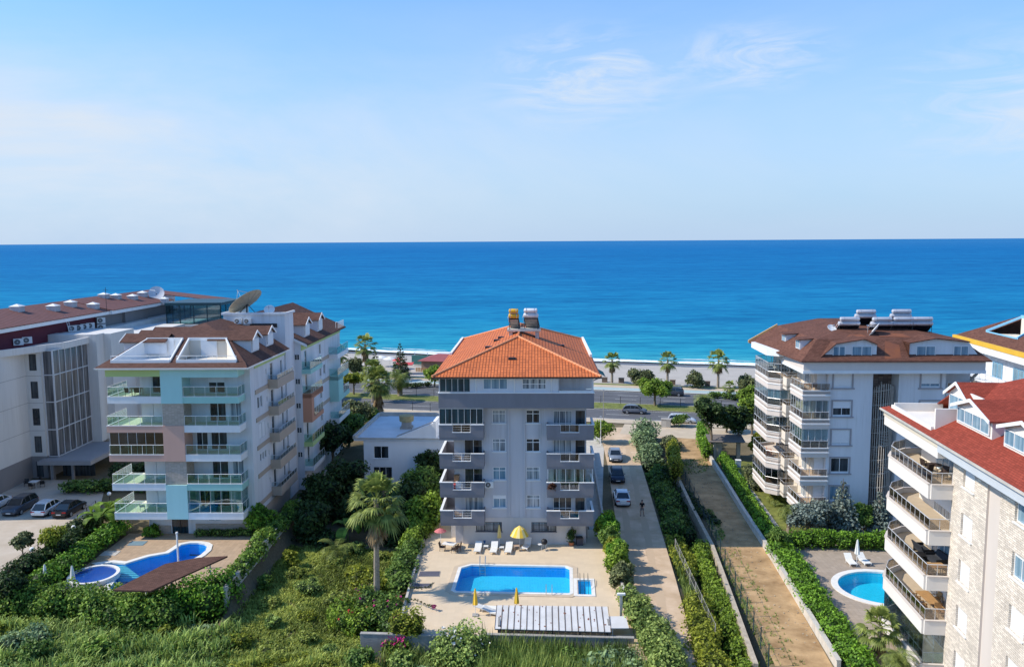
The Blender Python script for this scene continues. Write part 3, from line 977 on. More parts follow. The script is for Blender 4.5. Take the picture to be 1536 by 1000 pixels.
chair('balcony_chair', 'tan wicker armchair in the middle of a left balcony of the grey block', ab_world(2.6, .75, FL[2]), R(185), wick)
chair('balcony_chair', 'brown chair on the first storey left balcony of the grey block', ab_world(1.7, .75, FL[0]), R(160), wick)
table('balcony_table', 'small brown table on the first storey left balcony of the grey block', ab_world(2.55, .75, FL[0]), 0, .7, .6, .7, wick)
rg = random.Random(8)
for i, (c, lb) in enumerate((((.5, .05, .04), 'red storage box among clutter on a balcony of the grey block'), ((.7, .7, .7), 'white storage box among clutter on a balcony of the grey block'), ((.06, .12, .4), 'blue storage box on the balcony parapet side of the grey block'), ((.3, .17, .08), 'brown cabinet standing against the balcony wall of the grey block'))):
    x, y, hh = [(1.2, .6, .8), (1.75, .7, 1.0), (.5, 1.2, .7), (1.55, 1.1, 1.6)][i]
    p = ab_world(x, y, FL[1])
    t = thing('storage_box' if i < 3 else 'cabinet', lb, 'box' if i < 3 else 'cabinet', p, R(-1.7))
    MB().box(-.25, .25, -.2, .2, 0, hh - .06).build('body', mat('clutter_%d' % i, c, .6, .2, 4), t)
    MB().box(-.28, .28, -.23, .23, hh - .06, hh).build('lid', mat('clutter_%d' % i, c), t)

def ac_unit(label, loc, rz, group=None):
    t = thing('air_conditioner', label, 'air conditioner', loc, rz, group)
    MB().box(-.42, .42, -.17, .17, 0, .62).build('housing', M['plastic_white'], t)
    g = MB(); g.lathe([(.23, -.01), (.25, 0), (.25, .012)], (-.1, -.175, .31), 18, 'y')
    f = g.build('fan_grille', M['darkmetal'], t)
    q = MB()
    for k in range(6):
        a = k * math.pi / 6
        q.tube((-.1 - math.cos(a) * .24, -.195, .31 - math.sin(a) * .24), (-.1 + math.cos(a) * .24, -.195, .31 + math.sin(a) * .24), .008, 4)
    q.build('grille_wires', M['plastic_white'], f)
    return t
t = thing('hanging_plant', 'reddish hanging plant at the left end of a right balcony of the grey block', 'plant', ab_world(10.85, -.16, FL[1] + .75))
crown('foliage', [(0, 0, 0, .38, .2, .36), (.25, 0, .1, .26, .18, .26)], 220, .12, 3, mat_leaf('leaf_red_brown', (.05, .02, .015), (.22, .10, .06)), t)
AC = ac_unit('white air conditioner beside the left balcony on the front of the grey block', ab_world(4.75, 1.18, FL[1] + .3), R(-1.7))
# ================================================================== pastel block with brown shingle roof (left)
pw = mat('pearl_render', (.66, .67, .69), .85, .10, .6, streak=.12, bump=.08)
teal = mat('teal_render', (.41, .67, .65), .85, .05, .6, streak=.2)
tealc = mat('sea_green_render', (.34, .60, .54), .85, .05, .6, streak=.2)
pink = mat('salmon_render', (.64, .385, .30), .85, .06, .6, streak=.2)
orng = mat('orange_render', (.55, .27, .17), .85, .06, .6, streak=.2)
grn = mat('lime_render', (.46, .58, .24), .85, .05, .6, streak=.2)
beige = mat('beige_render', (.46, .37, .29), .85, .06, .6, streak=.2)
cream_in = mat('cream_render', (.66, .61, .53), .85, .04, .8)
floor_t = mat('pale_balcony_tiles', (.74, .74, .55), .7, .05, 2)
pst = mat_tiles('beige_stone', (.54, .45, .37), .3, .11, (.40, .33, .27), .12, .4, .1)
shingle = mat_tiles('brown_shingle', (.140, .074, .056), .33, .16, (.08, .042, .034), .22, .5, .12, .9, .5, .18, .15)

PB = thing('apartment_block', 'pastel apartment block with teal, salmon and lime panels and brown shingle roof', 'apartment building', (-41.0, 82.0, 0), R(-1.2))
PL = [2.85, 5.87, 8.87, 11.83, 14.78]
EX = 14.3

# recessed front walls, side walls and core
hl = []
for i, f in enumerate(PL):
    hl += [(4.2, 5.9, f + .05, f + 2.2), (10.0, 11.7, f + .05, f + 2.2)]
    if i in (0, 2): hl.append((8.5, 9.7, f + .05, f + 2.2))
    if i in (1, 3): hl.append((12.1, 13.3, f + .05, f + 2.2))
w = MB(); w.wall((3, 2, 2.2), (1, 0, 0), EX - 3, 15.6, [(a - 3, b - 3, c - 2.2, d - 2.2) for a, b, c, d in hl])
w.box(3, EX - .16, 2.3, 13.99, 0, 17.8)
eh = []
for i, f in enumerate(PL):
    eh += [(8.6, 9.6, f + .05, f + 2.1), (12.4, 13.0, f + .3, f + 1.9), (7.0, 7.35, f + 1.1, f + 1.7)]
    if i == 3: eh += [(4.0, 4.7, f + .9, f + 2.1), (5.0, 5.6, f + .9, f + 2.1)]
    if i == 1: eh += [(4.2, 4.7, f + 1.2, f + 2.0), (5.0, 5.5, f + 1.2, f + 2.0), (5.8, 6.3, f + 1.2, f + 2.0)]
    if i == 2: eh += [(4.2, 5.1, f + .6, f + 2.2), (5.3, 6.2, f + .6, f + 2.2)]
w.wall((EX, 2, 0), (0, 1, 0), 12.0, 17.8, [(a - 2, b - 2, c, d) for a, b, c, d in eh])
w.build('wall', pw, PB)
PM = {k: M[v] for k, v in (('d', 'pane_dark'), ('c', 'pane_curtain'), ('b', 'pane_blue'))}
for a, b, c, d in hl:
    i = min(range(5), key=lambda q: abs(PL[q] - c))
    white_sh = (a < 5 and i in (0, 1, 3)) or (10 <= a < 11 and i == 99)
    window(PB, (a, 2, c), (1, 0, 0), b - a, d - c, M['white'], M['pane_dark'] if not (a > 12) else M['pane_curtain'], 2, depth=.12, name='balcony_door', shutter=.97 if white_sh else (.5 if (a > 9 and i == 4) else None))
for a, b, c, d in eh:
    if b - a > .95 and d - c > 1.9: window(PB, (EX, a, c), (0, 1, 0), b - a, d - c, M['white'], M['pane_dark'], 1, name='balcony_door')
    else:
        f_ = window(PB, (EX, a, c), (0, 1, 0), b - a, d - c, M['white'], M['pane_dark'], 1, fw=.045, shutter=.97 if (b - a) > .8 else None)
# ground floor
gw_ = MB(); gw_.wall((3.4, 2.05, 0), (1, 0, 0), 10.7, 2.25, [(2.1, 3.8, 0.02, 2.1), (5.9, 7.3, 1.35, 2.05)]); gw_.build('base_wall', pw, PB)
MB().box(8.0, 14.2, 1.95, 2.04, 0, 1.1).build('stone_base', pst, PB, uv=True)
MB().box(3.4, 5.4, 1.95, 2.04, 0, .9).build('stone_base', pst, PB, uv=True)
MB().box(EX + .003, EX + .09, 2, 14, 0, 1.9).build('stone_base', beige, PB)
window(PB, (5.5, 2.05, .02), (1, 0, 0), 1.7, 2.08, M['darkmetal'], M['pane_teal'], 2, name='entrance_door')
window(PB, (9.3, 2.05, 1.35), (1, 0, 0), 1.4, .7, M['white'], M['pane_blue'], 2)

# belts, ceilings, front panels of colour
def panel(name, m, *b):
    return MB().box(*b).build(name, m, PB)
for z0, z1, m in ((2.25, 5.78, teal), (5.78, 8.24, None), (8.24, 11.86, pink), (11.86, 14.12, None), (14.12, 17.8, teal)):
    if m is None: MB().box(6.0, 8.15, .10, 2.0, z0 + .003, z1 - .003).build('stone_pier', pst, PB, uv=True)
    else: panel('pier_panel', m, 6.0, 8.15, -.05, 2.0, z0, z1)
Lf = [M['white'], M['white'], pink, pink, M['white']]
Rf = [M['white'], tealc, M['white'], M['white'], tealc]
panel('eave_band', grn, .5, 6.0, -.03, .25, 16.85, 17.8); panel('eave_band', teal, 8.15, 13.75, -.03, .25, 16.75, 17.8)
panel('eave_soffit', M['offwhite'], .5, EX, .25, 2, 17.55, 17.8)
panel('eave_band', tealc, 13.52, 13.75, .25, 3.4, 16.8, 17.8); panel('eave_band', grn, EX, EX + .06, 3.4, 14, 17.1, 17.8)
for i, f in enumerate(PL):
    x0 = [.62, .55, .42, .35, .55][i]
    fb = f - .65
    s = MB(); s.box(x0, 6.0, .12, 4.2, f - .22, f); 
    s.build('balcony_floor', floor_t, PB)
    b = MB(); b.box(x0 - .02, 6.0, 0, .12, fb, f + .02); b.box(x0 - .02, x0 + .1, .12, 4.2, fb, f + .02); b.box(x0, 3.0, 4.1, 4.2, fb, f + .02); b.box(x0 + .1, 6, .12, 2, f - .4, f - .225)
    b.build('balcony_fascia', Lf[i], PB)
    e = MB(); e.box(x0 - .04, 6.0, -.03, .15, f + .02, f + .07); e.box(x0 - .04, x0 + .12, .15, 4.2, f + .02, f + .07); e.build('balcony_coping', M['white'], PB)
    rail(PB, [(6.0, .06), (x0 + .04, .06), (x0 + .04, 4.1)], f + .07, .96, M['white'], M['glass_green'], 1.05, .022)
    s = MB(); s.box(8.15, 13.6, .12, 3.4, f - .22, f); s.build('balcony_floor', floor_t, PB)
    b = MB(); b.box(8.15, 13.75, 0, .12, fb, f + .02); b.box(13.63, 13.75, .12, 3.4, fb, f + .02); b.box(8.15, 13.63, .12, 2, f - .4, f - .225); b.box(13.63, EX, 3.3, 3.4, fb, f + .02)
    b.build('balcony_fascia', Rf[i], PB)
    e = MB(); e.box(8.15, 13.78, -.03, .15, f + .02, f + .07); e.box(13.6, 13.78, .15, 3.4, f + .02, f + .07); e.build('balcony_coping', M['white'], PB)
    rail(PB, [(8.2, .06), (13.69, .06), (13.69, 3.35)], f + .07, .96, M['white'], M['glass_green'], 1.05, .022)
    # east wall belts and side balconies
    panel('belt_course', beige, EX, EX + .07, 3.4, 7.6, f - .42, f + .05)
    m = MB(); m.box(EX, EX + 1.1, 7.6, 13.9, f - .5, f); m.box(EX + 1.0, EX + 1.1, 7.6, 13.9, f, f + .5); m.box(EX, EX + 1.0, 7.6, 7.7, f, f + .5); m.box(EX, EX + 1.0, 13.8, 13.9, f, f + .5)
    m.build('side_balcony', beige, PB)
    rail(PB, [(EX + .05, 7.65), (EX + 1.05, 7.65), (EX + 1.05, 13.85)], f + .5, .5, M['lightmetal'], M['glass_clear'], 1.1, .02)
# enclosures: third storey left, first storey right
for (x0, x1, f, n, pm) in ((.5, 5.95, PL[2], 6, M['pane_dark']), (8.3, 13.6, PL[0], 5, None)):
    m = MB(); g = MB()
    for k in range(n + 1):
        x = x0 + (x1 - x0) * k / n; m.box(x - .02, x + .02, .16, .2, f + .08, f + 2.35)
    m.box(x0, x1, .16, .2, f + 2.3, f + 2.36)
    o = m.build('glazed_enclosure', M['lightmetal'], PB)
    g.box(x0, x1, .175, .185, f + .08, f + 2.3); g.box(x1 - .01 if n == 5 else x0, x1 if n == 5 else x0 + .01, .2, 3.2, f + .08, f + 2.3)
    g.build('glass_panel', M['glass_green'] if n == 5 else mat_glass('glass_dark', (.22, .26, .30), .12), o)

# ---- roof of the front part, two tiers with two cut-in terraces
z0r, z1r, z2r = 17.82, 20.0, 21.35
fy = lambda y: z0r + (y + .7) / 5.0 * (z1r - z0r)
r = MB()
S = lambda *p: r.slab([(x, y, fy(y)) for x, y in p], .12)
S((-.2, -.7), (15, -.7), (14.48, .3), (.36, .3))
S((.36, .3), (1.0, .3), (2.95, 4.3), (2.6, 4.3)); S((6.9, .3), (7.6, .3), (7.3, 4.3), (6.6, 4.3)); S((13.6, .3), (14.44, .3), (11.6, 4.3), (11.2, 4.3))
r.slab([(-.2, -.7, z0r), (2.6, 4.3, z1r), (2.6, 14, z1r), (-.2, 14, z0r)], .12)
r.slab([(15, -.7, z0r), (15, 14, z0r), (11.6, 14, z1r), (11.6, 4.3, z1r)], .12)
r.slab([(2.6, 4.3, z1r), (11.6, 4.3, z1r), (7.2, 9, z2r)], .12)
r.slab([(2.6, 4.3, z1r), (7.2, 9, z2r), (7.2, 14, z2r), (2.6, 14, z1r)], .12)
r.slab([(11.6, 4.3, z1r), (11.6, 14, z1r), (7.2, 14, z2r), (7.2, 9, z2r)], .12)
roof = r.build('roof', shingle, PB, uv=True)
MB().box(-.15, 14.95, -.66, 13.9, 17.6, 17.68).build('soffit', M['offwhite'], PB)
gt2 = MB(); gt2.box(-.24, 15.04, -.76, -.68, 17.68, 17.80); gt2.box(14.98, 15.06, -.68, 13.9, 17.68, 17.80); gt2.build('gutter', M['offwhite'], PB)
for (b0, b1, t0, t1, warm) in ((1.0, 6.9, 2.95, 6.6, 0), (7.6, 13.6, 7.3, 11.2, 1)):
    wl = MB(); fz = 18.2
    wl.box(b0, b1, .3, 4.3, fz - .1, fz)
    wl.poly((t0, 4.28, fz), (t1, 4.28, fz), (t1, 4.28, z1r + .1), (t0, 4.28, z1r + .1))
    wl.poly((b0, .3, fz), (t0, 4.28, fz), (t0, 4.28, z1r), (b0, .3, fy(.3)))
    wl.poly((b1, .3, fz), (b1, .3, fy(.3)), (t1, 4.28, z1r), (t1, 4.28, fz))
    tm = wl.build('roof_terrace', cream_in if warm else M['white'], PB)
    tr = MB()
    def bar(a, b, hh=.24, ww=.14):
        a, b = Vector(a), Vector(b); d = b - a; s = d.cross(Vector((0, 0, 1))).normalized() * ww
        tr.obox(a - s * .5 - Vector((0, 0, .06)), d, s, (0, 0, hh))
    bar((b0, .3, fy(.3)), (t0, 4.25, z1r)); bar((t0 - .1, 4.3, z1r), (t1 + .1, 4.3, z1r), .3); bar((t1, 4.25, z1r), (b1, .3, fy(.3))); bar((b0, .24, fy(.3) - .05), (b1, .24, fy(.3) - .05), .35)
    tr.build('terrace_trim', M['white'], tm)
    rr = MB(); rr.tube((b0, .3, fy(.3) + .62), (b1, .3, fy(.3) + .62), .03, 6)
    for k in range(7): rr.tube((b0 + (b1 - b0) * k / 6, .3, fy(.3) + .1), (b0 + (b1 - b0) * k / 6, .3, fy(.3) + .62), .018, 4)
    rr.build('terrace_rail', M['white'], tm)
    xd = (t0 + t1) / 2 - .7
    window(PB, (xd, 4.28, fz), (1, 0, 0), 1.7, 1.85, M['white'], M['pane_curtain'], 3, depth=-.05, name='terrace_door', shutter=.9)

def dormer(parent, c, dirx, w, zf, zt, zr, depth, wm, rm, panes=2, wname='window', shut=None, split=None):
    """gabled roof dormer; c = centre of its face on plan, dirx = +1 faces +x, -1 faces -x"""
    x, y = c; d = dirx
    b = MB()
    xi = x - d * depth
    b.poly(*[(x, y - w / 2, zf), (x, y + w / 2, zf), (x, y + w / 2, zt), (x, y, zr), (x, y - w / 2, zt)][::d])
    for s in (-1, 1):
        q = [(x, y + s * w / 2, zf), (xi, y + s * w / 2, zf), (xi, y + s * w / 2, zt), (x, y + s * w / 2, zt)]
        b.poly(*(q if s * d > 0 else q[::-1]))
    dm = b.build('dormer', wm, parent)
    rf = MB(); o = .28
    k = (zr - zt) / (w / 2)
    for s in (-1, 1):
        rf.slab([(x + d * o, y, zr + .1), (xi, y, zr + .1), (xi, y + s * (w / 2 + o), zt + .1 - k * o), (x + d * o, y + s * (w / 2 + o), zt + .1 - k * o)], .08)
    rf.build('dormer_roof', rm, dm, uv=True)
    tr = MB()
    for s in (-1, 1):
        a = Vector((x + d * (o + .02), y, zr + .12)); e = Vector((x + d * (o + .02), y + s * (w / 2 + o), zt + .12 - k * o))
        tr.obox(a - Vector((0, 0, .2)), e - a, (d * .06, 0, 0), (0, 0, .22))
    tr.build('bargeboard', M['white'], dm)
    hh = zt - zf - .22
    wy = y - d * (w / 2 - .25)
    ff = window(parent, (x + d * .03, y - d * (w / 2 - .22), zf + .18), (0, d, 0), w - .44, hh, M['white'], M['pane_blue'] if not shut else M['pane_curtain'], panes, depth=-.01, name=wname, shutter=shut)
    return dm
zE = lambda x: z0r + (15 - x) / 3.4 * (z1r - z0r)
for y in (5.6, 10.6): dormer(PB, (13.75, y), 1, 2.5, zE(13.75), 20.05, 20.75, 4.5, pw, shingle, 3, shut=.95)
for y in (5.2, 8.6, 12.0): dormer(PB, (.6, y), -1, 2.6, 18.6, 19.9, 20.5, 4.5, pw, shingle, 2, shut=.95)
# lift tower with its parapet
t_ = MB(); t_.box(7.4, 14.5, 14.0, 17.48, 0, 21.75); t_.box(7.2, 14.7, 13.85, 14.05, 21.75, 22.0); t_.box(14.5, 14.72, 14.05, 17.6, 21.75, 22.0); t_.box(7.2, 7.4, 14.05, 17.6, 21.75, 22.0)
t_.build('lift_tower', pw, PB)
MB().box(10.5, 13.6, 13.9, 14.0, 20.3, 20.75).build('tower_niche', M['darkmetal'], PB)

# ---- rear part
X2 = 15.3
eh = []
for i, f in enumerate(PL):
    eh += [(19.0, 20.0, f + .05, f + 2.1), (26.0, 27.0, f + .7, f + 2.0)]
    if i in (0, 3): eh.append((28.0, 29.0, f + .7, f + 2.0))
w = MB(); w.box(4, X2 - .16, 17.5, 38, 0, 17.8)
w.wall((X2, 17.5, 0), (0, 1, 0), 20.5, 17.8, [(a - 17.5, b - 17.5, c, d) for a, b, c, d in eh])
w.box(X2 - .16, X2, 17.48, 17.5, 0, 17.8)
w.poly((4.3, 17.46, 17.8), (15.6, 17.46, 17.8), (8.5, 17.46, 21.4))
w.build('wall', pw, PB)
for a, b, c, d in eh: window(PB, (X2, a, c), (0, 1, 0), b - a, d - c, M['white'], M['pane_dark'], 1 if d - c > 1.9 else 2, name='balcony_door' if d - c > 1.9 else 'window')
for i, f in enumerate(PL):
    window(PB, (14.52, 17.46, f + 1.2), (1, 0, 0), .6, .7, M['white'], M['pane_dark'], 2, depth=-.01, fw=.04)
    panel('belt_course', beige, X2, X2 + .06, 23.5, 31, f - .42, f + .05)
    bm = [M['white'], grn, orng, None, tealc][i]
    m = MB(); x1 = X2 + 1.1
    m.box(X2, x1, 17.5, 23.2, f - .5, f + .02)
    if i == 2:
        m.box(X2, x1, 17.5, 17.62, f + .02, f + 2.95); m.box(x1 - .12, x1, 17.62, 18.6, f + .02, f + 2.95); m.box(x1 - .12, x1, 18.6, 23.2, f + 2.3, f + 2.95)
    m.build('side_balcony', bm or orng, PB)
    rail(PB, [(X2, 17.56), (x1 - .06, 17.56), (x1 - .06, 23.1)], f + .03, 1.0, M['lightmetal'], M['glass_green'], 1.2, .02)
    m = MB(); x1 = X2 + 1.25
    m.box(X2, x1, 31, 37.8, f - .6, f + .02)
    if i == 2: m.box(X2, x1, 31, 31.12, f, f + 2.9); m.box(x1 - .12, x1, 31.12, 34, f, f + 2.9)
    m.build('side_balcony', tealc if i in (2, 3) else M['white'], PB)
    rail(PB, [(X2, 31.06), (x1 - .06, 31.06), (x1 - .06, 37.7)], f + .03, 1.0, M['lightmetal'], M['glass_green'], 1.2, .02)
panel('eave_band', grn, X2, X2 + .07, 17.5, 38, 17.1, 17.8)
r = MB(); ze2, zr2 = 17.85, 21.4
r.slab([(8.5, 17.3, zr2), (8.5, 38.6, zr2), (16.1, 38.6, ze2), (16.1, 17.3, ze2)], .14); r.slab([(8.5, 17.3, zr2), (3.4, 17.3, ze2), (3.4, 38.6, ze2), (8.5, 38.6, zr2)], .14)
r2 = r.build('roof', shingle, PB, uv=True)
bb = MB(); bb.obox((8.5, 17.22, zr2 - .3), (7.6, 0, ze2 - zr2), (0, .07, 0), (0, 0, .32)); bb.build('bargeboard', M['white'], r2)
for y in (21.5, 28.0): dormer(PB, (15.0, y), 1, 2.5, 18.4, 20.0, 20.7, 5, pw, shingle, 2, shut=.95)
rail(PB, [(15.6, 34.5), (15.9, 34.5), (15.9, 38)], 18.0, .9, M['white'], None, .5)

def pb_world(x, y, z): return Matrix.Translation(PB.location) @ Euler((0, 0, R(-1.2))).to_matrix().to_4x4() @ Vector((x, y, z))

# satellite dishes
def dish(name, label, loc, normal, rad, m, depth=.18, feed=True, base=1.0):
    t = thing(name, label, 'satellite dish', loc)
    N = Vector(normal).normalized(); q = N.to_track_quat('Z', 'Y')
    c = Vector((0, 0, base + rad * .55))
    prof = [(rad * k / 8, depth * rad * ((k / 8) ** 2 - .35)) for k in range(9)]
    vs, fs, n = [], [], 28
    for sgn in (0, 1):
        for rr, h in prof:
            for i in range(n):
                a = 2 * math.pi * i / n
                vs.append(c + q @ Vector((math.cos(a) * rr, math.sin(a) * rr, h - sgn * .04)))
    L = len(prof)
    for s in (0, 1):
        for j in range(L - 1):
            for i in range(n):
                f = (s * L * n + j * n + i, s * L * n + j * n + (i + 1) % n, s * L * n + (j + 1) * n + (i + 1) % n, s * L * n + (j + 1) * n + i)
                fs.append(f if s == 0 else f[::-1])
    for i in range(n):
        a, b_ = (L - 1) * n + i, (L - 1) * n + (i + 1) % n
        fs.append((a, b_, b_ + L * n, a + L * n))
    mb = MB(); mb.add(vs, fs); d = mb.build('reflector', m, t, smooth=True)
    if rad > 1:
        rb = MB()
        for k in range(12):
            a = k * math.pi / 6
            pts = [c + q @ Vector((math.cos(a) * rr, math.sin(a) * rr, h - .06)) for rr, h in prof]
            rb.path(pts, .02, 4)
        rb.build('ribs', mat('dish_rib', (.40, .36, .28), .7, .1), d)
    st_ = MB(); st_.tube((0, 0, 0), c - N * .1, .09 if rad > 1 else .05, 8)
    for s in (-1, 1): st_.tube((s * .45 * rad, .3, 0), c - N * .15, .035, 5)
    st_.build('mast', M['darkmetal'], t)
    if feed:
        f = MB(); tip = c + N * rad * .85
        for k in range(3):
            a = k * 2.09 + .5; f.tube(c + q @ Vector((math.cos(a) * rad * .95, math.sin(a) * rad * .95, depth * rad * .5)), tip, .02, 4)
        f.tube(tip - N * .12, tip + N * .12, .07, 8); f.build('feed_arm', M['steel'], t)
    return t
dish('satellite_dish', 'very large beige satellite dish on the lift tower of the pastel block', pb_world(9.6, 15.6, 21.75), (-.60, .22, .77), 2.15, mat('beige_dish', (.47, .40, .28), .65, .1, 2), base=.1)
dish('satellite_dish', 'small white satellite dish on the tower of the pastel block, right of the huge dish', pb_world(12.4, 15.2, 21.8), (.1, -.75, .65), .62, M['white'], base=.1)
ac_unit('white air conditioner on the tower wall of the pastel block, left of the pair', pb_world(9.2, 13.72, 20.75), R(-1), 'air conditioners on the pastel block tower')
ac_unit('white air conditioner on the tower wall of the pastel block, right of the pair', pb_world(10.3, 13.72, 20.75), R(-1), 'air conditioners on the pastel block tower')
# balcony furniture
table('balcony_table', 'wooden table on the top left balcony of the pastel block', pb_world(3.0, 1.0, PL[4]), 0, 1.3, .7, .74, M['wood'])
chair('balcony_chair', 'dark chair in front of the wooden table on a pastel block balcony', pb_world(2.5, .55, PL[4]), R(160), M['rattan'])
chair('balcony_chair', 'dark chair right of the wooden table on a pastel block balcony', pb_world(3.4, .5, PL[4]), R(190), M['rattan'])
chair('balcony_chair', 'white chair on the second storey right balcony of the pastel block, nearer the middle pier', pb_world(9.3, .9, PL[1]), R(180), M['plastic_white'])
chair('balcony_chair', 'white chair before the dark door on the second storey of the pastel block', pb_world(10.2, .9, PL[1]), R(180), M['plastic_white'])
table('balcony_table', 'white table at the right end of the second storey right balcony of the pastel block', pb_world(12.7, 1.0, PL[1]), 0, 1.2, .7, .7, M['plastic_white'])
table('balcony_table', 'white table at the right end of the third storey right balcony of the pastel block', pb_world(12.8, 1.0, PL[2]), 0, 1.0, .7, .75, M['plastic_white'])
chair('balcony_chair', 'white chair behind the table on the third storey right balcony of the pastel block', pb_world(12.2, 1.3, PL[2]), R(180), M['plastic_white'])
chair('sun_chair', 'white reclining chair on the lowest left balcony of the pastel block', pb_world(3.0, 1.0, PL[0]), R(120), M['plastic_white'])
t = thing('sofa', 'tan sofa behind the dark glazing of the third storey left balcony of the pastel block', 'sofa', pb_world(3.4, 1.2, PL[2]), R(0))
MB().box(-.9, .9, -.4, .4, .05, .42).build('seat', wick, t); MB().box(-.9, .9, .22, .42, .42, .85).build('backrest', wick, t); MB().box(-.9, -.72, -.4, .22, .42, .62).build('armrest', wick, t); MB().box(.72, .9, -.4, .22, .42, .62).build('armrest', wick, t)
# ================================================================== long cream hotel block (far left)
hw = mat('hotel_render', (.63, .615, .585), .85, .09, .35, streak=.12, bump=.06)
hg = mat('hotel_grey', (.215, .205, .205), .85, .06, .6, streak=.2)
maroon = mat('maroon_render', (.11, .018, .032), .8, .1, 1)
ribroof = mat_rib('brown_ribbed_roof', (.175, .066, .050), .85, .14, 1.0, .75, .42)
HB = thing('hotel_block', 'long cream block with ribbed brown roof, maroon attic and glazed stair at far left', 'building', (-60, 105, 0), R(-1.0))
def hb_world(x, y, z): return Matrix.Translation(HB.location) @ Euler((0, 0, R(-1.0))).to_matrix().to_4x4() @ Vector((x, y, z))
WZ = [(14.0, 16.1), (10.4, 12.6), (6.9, 9.1), (3.35, 5.5)]
w = MB()
w.wall((-2, 0, 2.87), (1, 0, 0), 2.0, 13.6, [(.5, 1.45, a - 2.87, b - 2.87) for a, b in WZ])
w.box(-14, -2.0, -17, 9, 2.87, 16.45); w.box(-2.02, -.002, .2, 9, 2.87, 16.45); w.box(-.02, 0, 0, .2, 2.87, 16.45)
w.box(-10, 2.6, 9, 11.2, 2.6, 17.6); w.box(-10, 3.6, 11, 18, 0, 17.5); w.box(-12, 4.6, 17.9, 34, 0, 16.6); w.box(-12, -1.9, 18, 47, 0, 17.2); w.box(-2, 11.4, 34.5, 47, 0, 16.4)
w.build('wall', hw, HB)
for a, b in WZ: window(HB, (-1.5, 0, a), (1, 0, 0), .95, b - a, M['darkmetal'], M['pane_dark'], 1, 2, frac=.36)
g_ = MB(); g_.wall((-2.04, -.04, 0), (1, 0, 0), 2.1, 2.87, [(.6, 1.5, .15, 2.2)]); g_.box(-14, -1.96, -17.05, 0, 0, 2.87); g_.box(-1.96, .06, .16, 9, 0, 2.87); g_.build('base_wall', hg, HB)
window(HB, (-1.44, -.04, .15), (1, 0, 0), .9, 2.05, M['darkmetal'], M['pane_dark'], 1)
par = MB()
PL_ = [(-2.3, -17.1), (-2.3, -6), (1.55, 3), (1.65, 12.4)]
for q0_, q1_ in zip(PL_, PL_[1:]):
    q0_, q1_ = Vector((*q0_, 16.4)), Vector((*q1_, 16.4)); d_ = q1_ - q0_; par.obox(q0_, d_, d_.cross(Vector((0, 0, 1))).normalized() * -.3, (0, 0, .85))
par.box(-14, -2.0, -17, 9, 16.46, 16.6); par.prism([(-2.2, -5.8), (1.5, 3.1), (1.5, 12.3), (-2.2, 12.3)], 16.5, 16.62); par.build('parapet', hw, HB)
j = MB()
for z in (6.2, 9.8, 13.3): j.box(-2.003, -1.985, -17, 0, z, z + .04); j.box(-2, 0, -.012, -.003, z, z + .04)
j.build('facade_joint', hg, HB)
MB().box(-13, -4.1, -16.5, 22, 16.6, 19.1).build('attic_wall', maroon, HB)
at = MB(); at.box(-13, -3.9, 22, 30, 16.6, 19.2); at.box(-13, -3.4, 30, 38, 16.6, 19.2); at.box(-13, -3.9, 38, 47, 16.6, 19.2); at.build('attic_wall', hg, HB)
fa = MB(); fa.box(-14, -2.9, -17.5, 24, 19.1, 19.62); fa.box(-14, -2.5, 24.01, 40, 19.1, 19.66); fa.box(-14, -2.9, 40.01, 47.5, 19.1, 19.62); fa.box(-2.48, 8, 46, 52, 18.3, 19.0); fa.build('eave_fascia', M['white'], HB)
r = MB(); RXh, RZh = -9.5, 21.3
r.slab([(-2.8, -17.6, 19.7), (-2.8, 24, 19.7), (RXh, 24, RZh), (RXh, -17.6, RZh)], .1)
r.slab([(-2.4, 24, 19.74), (-2.4, 40, 19.74), (RXh, 40, RZh + .06), (RXh, 24, RZh + .06)], .1)
r.slab([(-2.8, 40, 19.7), (-2.8, 47.6, 19.7), (RXh, 47.6, RZh), (RXh, 40, RZh)], .1)
r.slab([(RXh, -17.6, RZh), (RXh, 47.6, RZh), (-16, 47.6, 19.7), (-16, -17.6, 19.7)], .1)
r.slab([(-9.5, 47.6, 21.3), (9, 47.6, 19.1), (9, 54, 19.1), (-9.5, 54, 21.3)], .1)
hroof = r.build('roof', ribroof, HB, uv=True)
MB().box(-9.4, 8.8, 47.7, 53.8, 15, 19.0).poly((-9.5, 47.66, 21.15), (-2.6, 47.66, 19.3), (-2.6, 47.66, 20.4)).build('rear_wall', hw, HB)
# glazed stair
gs = MB(); gl = MB()
gl.box(.1, 1.28, .42, .46, 2.9, 16.45); gl.box(1.26, 1.30, .46, 8.9, 2.9, 16.5)
nY = 6
for k in range(nY + 1):
    y = .44 + k * 8.46 / nY; gs.box(1.25, 1.38, y - .05, y + .05, 2.7, 16.6)
for z in (2.7, 6.2, 9.8, 13.3, 16.45): gs.box(1.24, 1.40, .36, 8.95, z, z + .12); gs.box(.04, 1.24, .36, .44, z, z + .12)
gs.box(0, .12, .36, .46, 2.82, 16.45); gs.box(1.22, 1.39, .34, .48, 2.7, 16.57)
o = gs.build('glazed_stair', M['lightmetal'], HB); gl.build('pane', mat_pane('stair_pane', (.045, .045, .05), (.17, .165, .16), .5, .15), o)
bl = MB()
for z in (3.4, 7, 10.5): bl.box(.15, 1.24, .47, 8.8, z, z + .05)
bl.build('stair_landing', hg, o)
